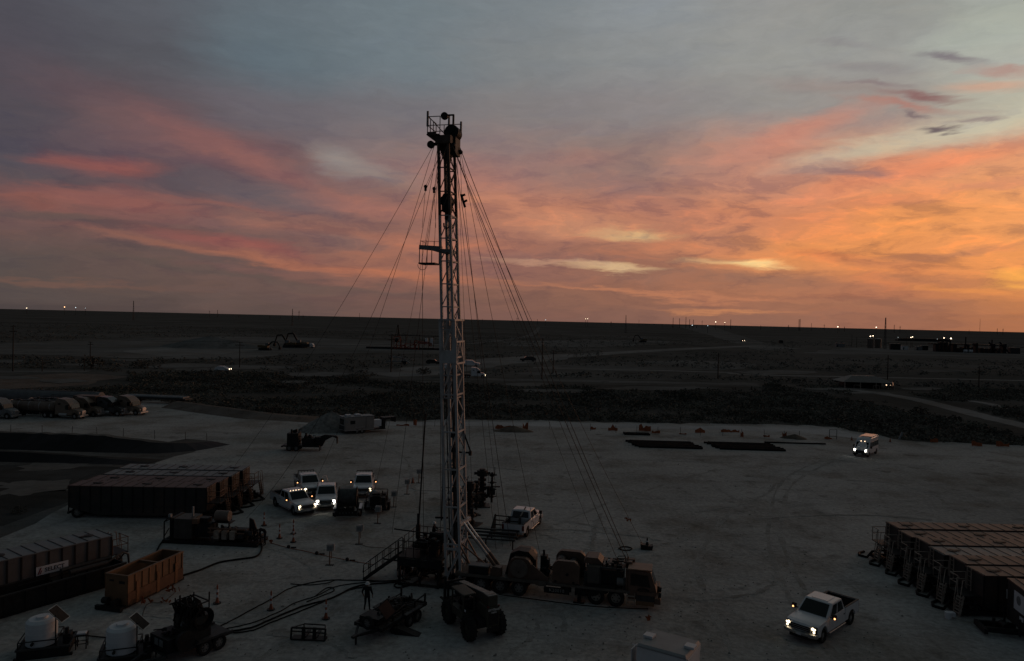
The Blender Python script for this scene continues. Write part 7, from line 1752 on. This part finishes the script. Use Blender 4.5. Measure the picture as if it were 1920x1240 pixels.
# ---------------------------------------------------------------- far machines, poles, plant and lights
def pole(label, px, pyb, pyt, arm=None, name='utility_pole', cat='utility pole', m=None, w=.3):
    c = at(px, pyb); h = 1.0*(pyb - pyt)/FPX*c.y
    t = thing(name, label, cat, c, 0, 'utility poles' if name == 'utility_pole' else None)
    MB().cyl((0,0,0),(0,0,h),w*.55,8,w*.35).build('pole', m or WOOD, t)
    if arm: MB().box(-arm,-.08,h*.86,arm,.08,h*.86+.22).box(-arm*.7,-.07,h*.97,arm*.7,.07,h*.97+.18).build('cross_arm', m or WOOD, t)
    return t, c, h
pl = [('utility pole at the left edge behind the parked semis', 24,697,610,1.1,.35),('thin leaning pole left of the earth mound', 79,697,672,None,.25),('utility pole standing by the big round bush', 169,680,641,1.0,.35),('short pale pole left of the big round bush', 158,696,674,None,.25),
      ('utility pole with a side arm in front of the far spoil mound', 449,690,641,1.6,.35),('utility pole left of the red drilling yard', 733,698,628,1.4,.4),('tall thin pole close right of the mast guy wires', 1016,712,634,None,.4),('utility pole right of the tall thin pole', 1037,700,657,1.2,.4),
      ('utility pole alone in the scrub right of centre', 1346,710,662,None,.4),('utility pole behind the low flat roofed shelter', 1664,712,666,None,.4),('utility pole far right behind the dirt track', 1835,728,688,None,.35),('utility pole left of the big storage tanks', 1597,650,628,None,.4),('utility pole near the big storage tanks', 1606,652,632,.0,.4),
      ('slim light pole between tanks and the dark plant', 1700,655,630,None,.4),('light pole left of the dark plant', 1768,660,634,None,.4)]
for (lb, x, yb, yt, a, w) in pl: pole(lb, x, yb, yt, a or None, w=w)
def lattice_tower(label, px, pyb, pyt, w):
    c = at(px, pyb); h = (pyb-pyt)/FPX*c.y; t = thing('lattice_tower', label, 'tower', c, 0)
    b = MB()
    P = lambda i, j, z: Vector((i*w*(1-.75*z/h), j*w*(1-.75*z/h), z))
    for i, j in ((-1,-1),(1,-1),(1,1),(-1,1)): b.bar(P(i,j,0), P(i,j,h), w*.20)
    n = 9
    for k in range(n):
        z, z2 = h*k/n, h*(k+1)/n
        for (a, e) in (((-1,-1),(1,-1)),((1,-1),(1,1)),((1,1),(-1,1)),((-1,1),(-1,-1))): b.bar(P(*a,z),P(*e,z2),w*.12); b.bar(P(*a,z2),P(*e,z2),w*.12)
    b.build('lattice', DARK, t); MB().box(-w*.4,-w*.4,h,w*.4,w*.4,h+h*.02).build('top_head', BLACK, t)
    return t
lattice_tower('tall dark tower by the big storage tanks at the right', 1659, 655, 597, .9)
lattice_tower('lattice mast on the horizon far right', 1837, 624, 598, 1.5)
lattice_tower('thin lattice mast on the horizon at the left', 250, 601, 565, 1.2)
lattice_tower('thin lattice mast on the horizon left of the rig', 548, 612, 580, 1.0)
lattice_tower('lattice mast on the horizon right of the rig guy wires', 1173, 625, 592, 1.2)
# row of derricks and poles along the skyline
rnd = random.Random(12)
def skyline(px, h, w=1.6, cross=False):
    hy = 577 + 44*px/1920
    c = atY(px, hy + 1.5, 3200.0); c.z = 0
    o = MB().bar((0,0,0),(0,0,h),w)
    if cross: o.bar((-4,0,h*.8),(4,0,h*.8),1.0)
    o = o.build('skyline_pole', BLACK); o.location = c
    tag(o, 'tiny dark pole on the far skyline', 'pole', 'poles along the skyline')
for px in [390,412,445,468,500,520,568,575,600,680,905,915,930,960,972,1010,1140,1200,1238,1262,1262,1283,1298,1312,1330,1345,1400,1418,1435,1455,1478,1500,1512,1525,1542,1570,1588,1602,1616,1632,1648,1675,1690,1712,1730,1750,1772,1795,1812,1862,1880]:
    if rnd.random() < .62: skyline(px + rnd.uniform(-9,9), rnd.uniform(10,38), rnd.uniform(.8,1.7), rnd.random() < .3)
for px in (1262,1274,1286,1293,1300,1370,1498,1500): skyline(px, rnd.uniform(36,56), 1.7)
def lamp(label, px, py, Y, r, m, post=True):
    p = atY(px, py, Y)
    t = thing('yard_lamp', label, 'lamp', (p.x, p.y, 0), 0, 'lit lamps far away')
    r *= .62; z = max(p.z, r)
    MB().cyl((0,0,0),(0,0,max(.5,z-r*.6)),max(.12,Y*.00022),6).build('lamp_post', DARK, t)
    MB().ball((0,0,z),r,8,5).build('lamp_head', m, t)
for (lb, x, y, Y, r, m) in (('brightest orange lamp on the horizon at the far left', 121,576,2600,2.6,LAMPO),('pale lamp left of the orange horizon lamp', 50,578,2600,2.0,LAMPW),('cool white lamp right of the orange horizon lamp', 142,577,2600,2.2,LAMPC),('faint end lamp of the left horizon group', 160,578,2600,1.3,LAMPC),
    ('small white lamp on the horizon above the back fence gap', 1023,600,2600,1.6,LAMPC),('left one of a close lamp pair on the horizon', 1098,598,2600,1.5,LAMPW),('right one of a close lamp pair on the horizon', 1102,598,2600,1.5,LAMPF),('white lamp in the horizon cluster right of centre', 1342,604,2400,2.0,LAMPF),('third lamp in the horizon cluster right of centre', 1359,605,2400,1.5,LAMPW),('cool lamp below the horizon cluster', 1298,610,1500,1.3,LAMPC),('low lamp left under the horizon cluster', 1327,611,1500,1.0,LAMPC),
    ('single white lamp on the skyline left of the tower', 1571,613,2200,2.2,LAMPF),('warm lamp on the skyline left of the tower top', 1643,614,2200,2.0,LAMPF),('left lamp of the pair above the storage tanks', 1632,631,640,.75,LAMPF),('right lamp of the pair above the storage tanks', 1637,630,640,.6,LAMPF),('white lamp left of a touching pair in the far yard', 1708,633,700,.6,LAMPF),('white lamp right of a touching pair in the far yard', 1711,632,700,.6,LAMPF),('bright lamp left of the dark plant', 1770,634,700,.7,LAMPF),('brightest lamp right over the dark plant', 1783,635,700,.95,LAMPF),('faint small lamp in the far yard', 1684,633,700,.3,LAMPC),('faint lamp at the end of the far yard roof', 1758,636,700,.3,LAMPC)):
    lamp(lb, x, y, Y, r, m)
# big storage tanks
for (lb, x) in (('left one of two big storage tanks near the tower', 1632),('right one of two big storage tanks near the tower', 1646)):
    c = at(x, 653); t = thing('storage_tank', lb, 'storage tank', c, 0, 'big storage tanks')
    MB().cyl((0,0,0),(0,0,8.6),2.7,24).build('tank_shell', mat('far_tank',(0.10,0.085,0.075),.6), t); MB().cyl((0,0,8.6),(0,0,9.3),2.75,24,.4).build('tank_roof', GREY, t)
    MB().bar((-2.8,-.3,0),(-2.8,-.3,8.7),.25).build('ladder', DARK, t)
# dark plant
c = at(1815, 661); t = thing('gas_plant', 'low dark processing plant of pipes and tanks at the far right', 'plant', c, R(-10)); rnd = random.Random(5)
b = MB()
for k in range(16): x = -26+3.4*k; b.box(x,-3,0,x+rnd.uniform(1.2,2.8),3,rnd.uniform(3,8.5))
b.box(-30,-3.5,6.2,24,3.5,7.0)
b.build('process_unit', BLACK, t)
for x in (-14,-2,18): MB().cyl((x,0,0),(x,0,rnd.uniform(9,13)),.5,8).build('stack', BLACK, t)
for x in (-5,-1): MB().cyl((x,-4,1.2),(x+2.6,-4,1.2),1.2,12).build('drum', WHITE2, t)
MB().bar((14,-3.4,9),(22,-3.4,0),.9).bar((22,-3.4,9.5),(30,-3.4,0),.9).build('conveyor', BLACK, t)
MB().box(31,-3,0,38,3,5).build('plant_shed', DARK, t)
for (lb, x, y, w, h, m_) in (('small white hut in the far yard right of the tower', 1696,656,5,3.4,WHITE2),('dark equipment block right of the tower base', 1678,656,8,5,BLACK),('low pale tank shed left of the dark plant', 1722,657,5,3,GREY),('dark low unit next to the pale tank shed', 1732,657,6,4,BLACK),('small dark box alone left of the storage tanks', 1464,644,4,3.2,BLACK),('small grey shed pair left of the storage tanks', 1575,651,8,3.4,GREY)):
    c = at(x, y); t = thing('site_hut', lb, 'hut', c, R(-8)); MB().box(-w/2,-1.8,0,w/2,1.8,h).build('wall', m_, t, .1); MB().box(-w/2-.3,-2.1,h+.005,w/2+.3,2.1,h+.3).build('roof', GREY, t); MB().box(-w/2+.6,-1.84,0,-w/2+1.6,-1.805,2.1).build('door', DARK, t)
c = at(1729, 640); t = thing('long_shed', 'long low dark roof in the distance above the far yard', 'shed', c, R(0)); MB().slab([(-40,0),(40,0),(40,2.5),(36,4),(-36,4),(-40,2.5)],[-4,4]).build('wall', BLACK, t)
# shelter with a flat hipped roof beyond the scrub
c = at(1618, 727); t = thing('shelter', 'low shelter with a wide hipped grey roof beyond the scrub at the right', 'shelter', c, R(-4))
MB().hexa([(-7.5,-4,1.9),(7.5,-4,1.9),(7.5,5,1.9),(-7.5,5,1.9)],[(-3.5,-.5,3.7),(3.5,-.5,3.7),(3.5,1.5,3.7),(-3.5,1.5,3.7)]).build('roof', mat('shelter_roof',(0.17,0.165,0.155),.7), t)
for x in (-6.8,-2.2,2.4,6.8): MB().box(x-.12,-3.7,0,x+.12,-3.45,1.895).build('post', PALER, t)
MB().box(-5.5,0,0,5.5,4.5,1.895).build('wall', BLACK, t)
for x in (-4.5,1.2,5.6): MB().bars([(x,-4.6,.0),(x,-4.6,1.1),(x+1.8,-4.6,1.1),(x+1.8,-4.6,0)],.1).build('barrier_frame', PALER, t)
for (x, y) in ((1546,722),(1557,721)):
    q = at(x, y); o = MB().bars([(-1.5,0,0),(0,0,1.6),(1.5,0,1.6),(1.5,0,0)],.12).build('pipe_gate', PALER); o.location = q; tag(o, 'small pale pipe gate left of the shelter', 'gate', 'pipe gates')
# excavators
def excavator(label, px, py, flip=1, s=1.0, up=1.0):
    c = at(px, py); t = thing('excavator', label, 'excavator', c, 0 if flip > 0 else R(180), 'excavators on the far clearing'); t.scale = (s,s,s)
    MB().slab([(-2.2,0),(2.2,0),(2.5,.5),(2.2,1.0),(-2.2,1.0),(-2.5,.5)],[-1.5,-.9]).slab([(-2.2,0),(2.2,0),(2.5,.5),(2.2,1.0),(-2.2,1.0),(-2.5,.5)],[.9,1.5]).box(-1,-.89,.4,1,.89,1.1).build('tracks', BLACK, t)
    MB().slab([(-2.8,1.15),(1.4,1.15),(1.4,1.9),(-1.0,2.3),(-2.8,2.2)],[-1.4,1.4]).build('body', YEL, t, .08)
    MB().slab([(-.2,1.92),(1.5,1.92),(1.3,3.1),(-.1,3.1)],[.3,1.35]).build('cab', GREY, t)
    MB().bar((1.0,-.2,1.8),(3.2,-.2,5.2*up),.5,.6).bar((3.2,-.2,5.2*up),(5.2,-.2,5.0*up),.45,.55).build('boom', BLACK, t)
    MB().bar((5.2,-.2,5.2*up),(6.4,-.2,1.6),.35,.45).build('arm', BLACK, t)
    MB().slab([(5.9,1.7),(6.9,1.5),(6.8,.5),(6.0,.4)],[-.8,.4]).build('bucket', BLACK, t)
excavator('leftmost excavator, boom stretched down by a post', 497, 657, 1, 1.2, .72)
excavator('middle excavator of the far left group', 543, 652, -1, 1.35, 1.0)
excavator('right excavator of the far left group with a tall raised boom', 564, 652, -1, 1.4, 1.1)
excavator('lone excavator in the far field right of the guy wires', 1205, 642, -1, 1.4, .9)
def far_vehicle(label, px, py, L_, h, m_, name='work_truck'):
    c = at(px, py); t = thing(name, label, 'truck', c, R(-3))
    MB().box(-L_/2,-1.2,.8,L_/2-2.2,1.2,h).build('body', m_, t); MB().slab([(L_/2-2.1,.8),(L_/2,.8),(L_/2,1.8),(L_/2-.8,2.7),(L_/2-2.1,2.7)],[-1.1,1.1]).build('cab', WHITE2, t)
    for x in (-L_/2+1.2, L_/2-1.0):
        for s in (-1,1): wheel_part(t,(x,s*1.0,.5),.5,.3,s)
far_vehicle('small white work truck beside the right excavator', 577, 653, 7, 2.4, DARK)
# drilling yard with red frames
c = at(775, 656); t = thing('drill_yard', 'far yard of red pipe frames and dark posts left of the mast', 'equipment yard', c, R(0)); k_ = c.y/FPX; rnd = random.Random(9)
for i in range(10):
    x = (-40 + 8.6*i)*k_; MB().bar((x,0,0),(x,0,rnd.uniform(18,30)*k_),.35).build('post', BLACK, t)
MB().bar((-42*k_,0,27*k_),(52*k_,0,26*k_),.4).bar((-42*k_,0,14*k_),(52*k_,0,13*k_),.3).build('rail', BLACK, t)
for (x0, x1, z0, z1) in ((-36,-24,2,24),(-16,4,3,11),(2,10,0,17),(-30,-14,3,8),(12,30,12,15),(30,34,8,13)):
    MB().bars([(x0*k_,-1,z0*k_),(x1*k_,-1,z0*k_),(x1*k_,-1,z1*k_),(x0*k_,-1,z1*k_)],.45,closed=True).bar((x0*k_,-1,z0*k_),(x1*k_,-1,z1*k_),.35).build('red_frame', REDP, t)
for x in (-31,): MB().ball((x*k_,0,17*k_),4.2*k_,12,8).build('dark_drum', BLACK, t)
for x in (22, 32): MB().box(x*k_,-.8,10*k_,(x+5)*k_,.8,22*k_).build('white_box', WHITE2, t)
for (x0, x1) in ((-34,-26),(-28,-30)): MB().bar((x0*k_,0,24*k_),((x0+x1)/2*k_,0,46*k_),.3).bar((x1*k_,0,24*k_),((x0+x1)/2*k_,0,46*k_),.3).build('derrick_leg', BLACK, t)
MB().box(-90*k_,2,0,52*k_,5,1.2).build('pipe_bank', BLACK, t)
c = at(747, 682); t = thing('pipe_manifold', 'white pipe frame and valves in the far clearing left of the mast', 'manifold', c, R(0)); k_ = c.y/FPX
MB().tube([(-24*k_,0,0),(-20*k_,0,4*k_),(16*k_,0,5*k_),(22*k_,0,0)],.28,6).bars([(-13*k_,0,4*k_),(-13*k_,0,13*k_),(8*k_,0,11*k_),(8*k_,0,4*k_)],.5).bar((8*k_,0,9*k_),(16*k_,0,8*k_),.5).bar((-2*k_,0,4*k_),(-2*k_,0,12*k_),.35).build('white_pipe', GREYROOF, t)
MB().box(6*k_,-.5,0,15*k_,.5,5*k_).build('valve_box', BLACK, t)
for (lb, x, y) in (('white pickup parked by the far lease road left of the mast', 842, 693),('dark machine low in the clearing beside the mast', 812, 683)):
    far_car(lb, x, y, 0, WHITE if 'white' in lb else BLACK, (False, False), 1.2)
# a few single bushes that stand out
def bush(label, px, py, s, seed):
    rnd = random.Random(seed); c = at(px, py); t = thing('mesquite_bush', label, 'bush', c, 0)
    b = MB()
    for k in range(6):
        a = rnd.uniform(0,6.28); b.tube([(0,0,0),(.25*s*math.cos(a),.25*s*math.sin(a),.4*s),(.6*s*math.cos(a),.6*s*math.sin(a),.75*s)],.035*s,5)
    b.build('stem', WOOD, t)
    l = MB()
    for _ in range(260):
        a = rnd.uniform(0,6.28); rr = s*math.sqrt(rnd.random()); z = rnd.uniform(.12,1.0)*s*(1.1-.55*rr/s)
        p = Vector((rr*math.cos(a),rr*math.sin(a),z)); u = Vector((rnd.uniform(-1,1),rnd.uniform(-1,1),rnd.uniform(-1,1))).normalized()*s*.10; w = u.cross(Vector((rnd.random(),rnd.random(),1))).normalized()*s*.06
        l.add([p-u,p+w,p+u,p-w],[(0,1,2,3)])
    l.build('leaves', SCRUBM, t)
for i, (lb, x, y, s) in enumerate((('bush on the soil berm left of the gravel pile', 520,778,1.8),('second bush on the soil berm, left of the first', 505,775,1.5),('bush at the scrub edge above the van', 1640,800,1.7),('broad bush at the edge of the dirt track right of the van', 1725,778,2.0),('dark bush beside the far lease road under the mast', 795,702,2.6),('dark bush farther right of the big round bush', 262,690,3.0),('big round dark bush at the foot of a pole, far left', 172,690,4.2),('small dry bush on bare ground left of the tank row', 35,962,.7),('dark shrub behind the pond at the far left', 30,780,1.4))): bush(lb, x, y, s, i+40)
# long power line poles carry thin wires on the left
for (lb, a, b_) in (('thin power line wire between the two left poles', (169,643),(449,643)),('thin power line wire between poles left of the mast', (449,643),(733,632))):
    wire(lb, at(a[0], 680 if a[0] < 300 else 690) + Vector((0,0,8.8)), at(b_[0], 690 if b_[0] < 600 else 698) + Vector((0,0,9.3)), .8, .03, 'power line wires', 'power_line', 'cable', BLACK)
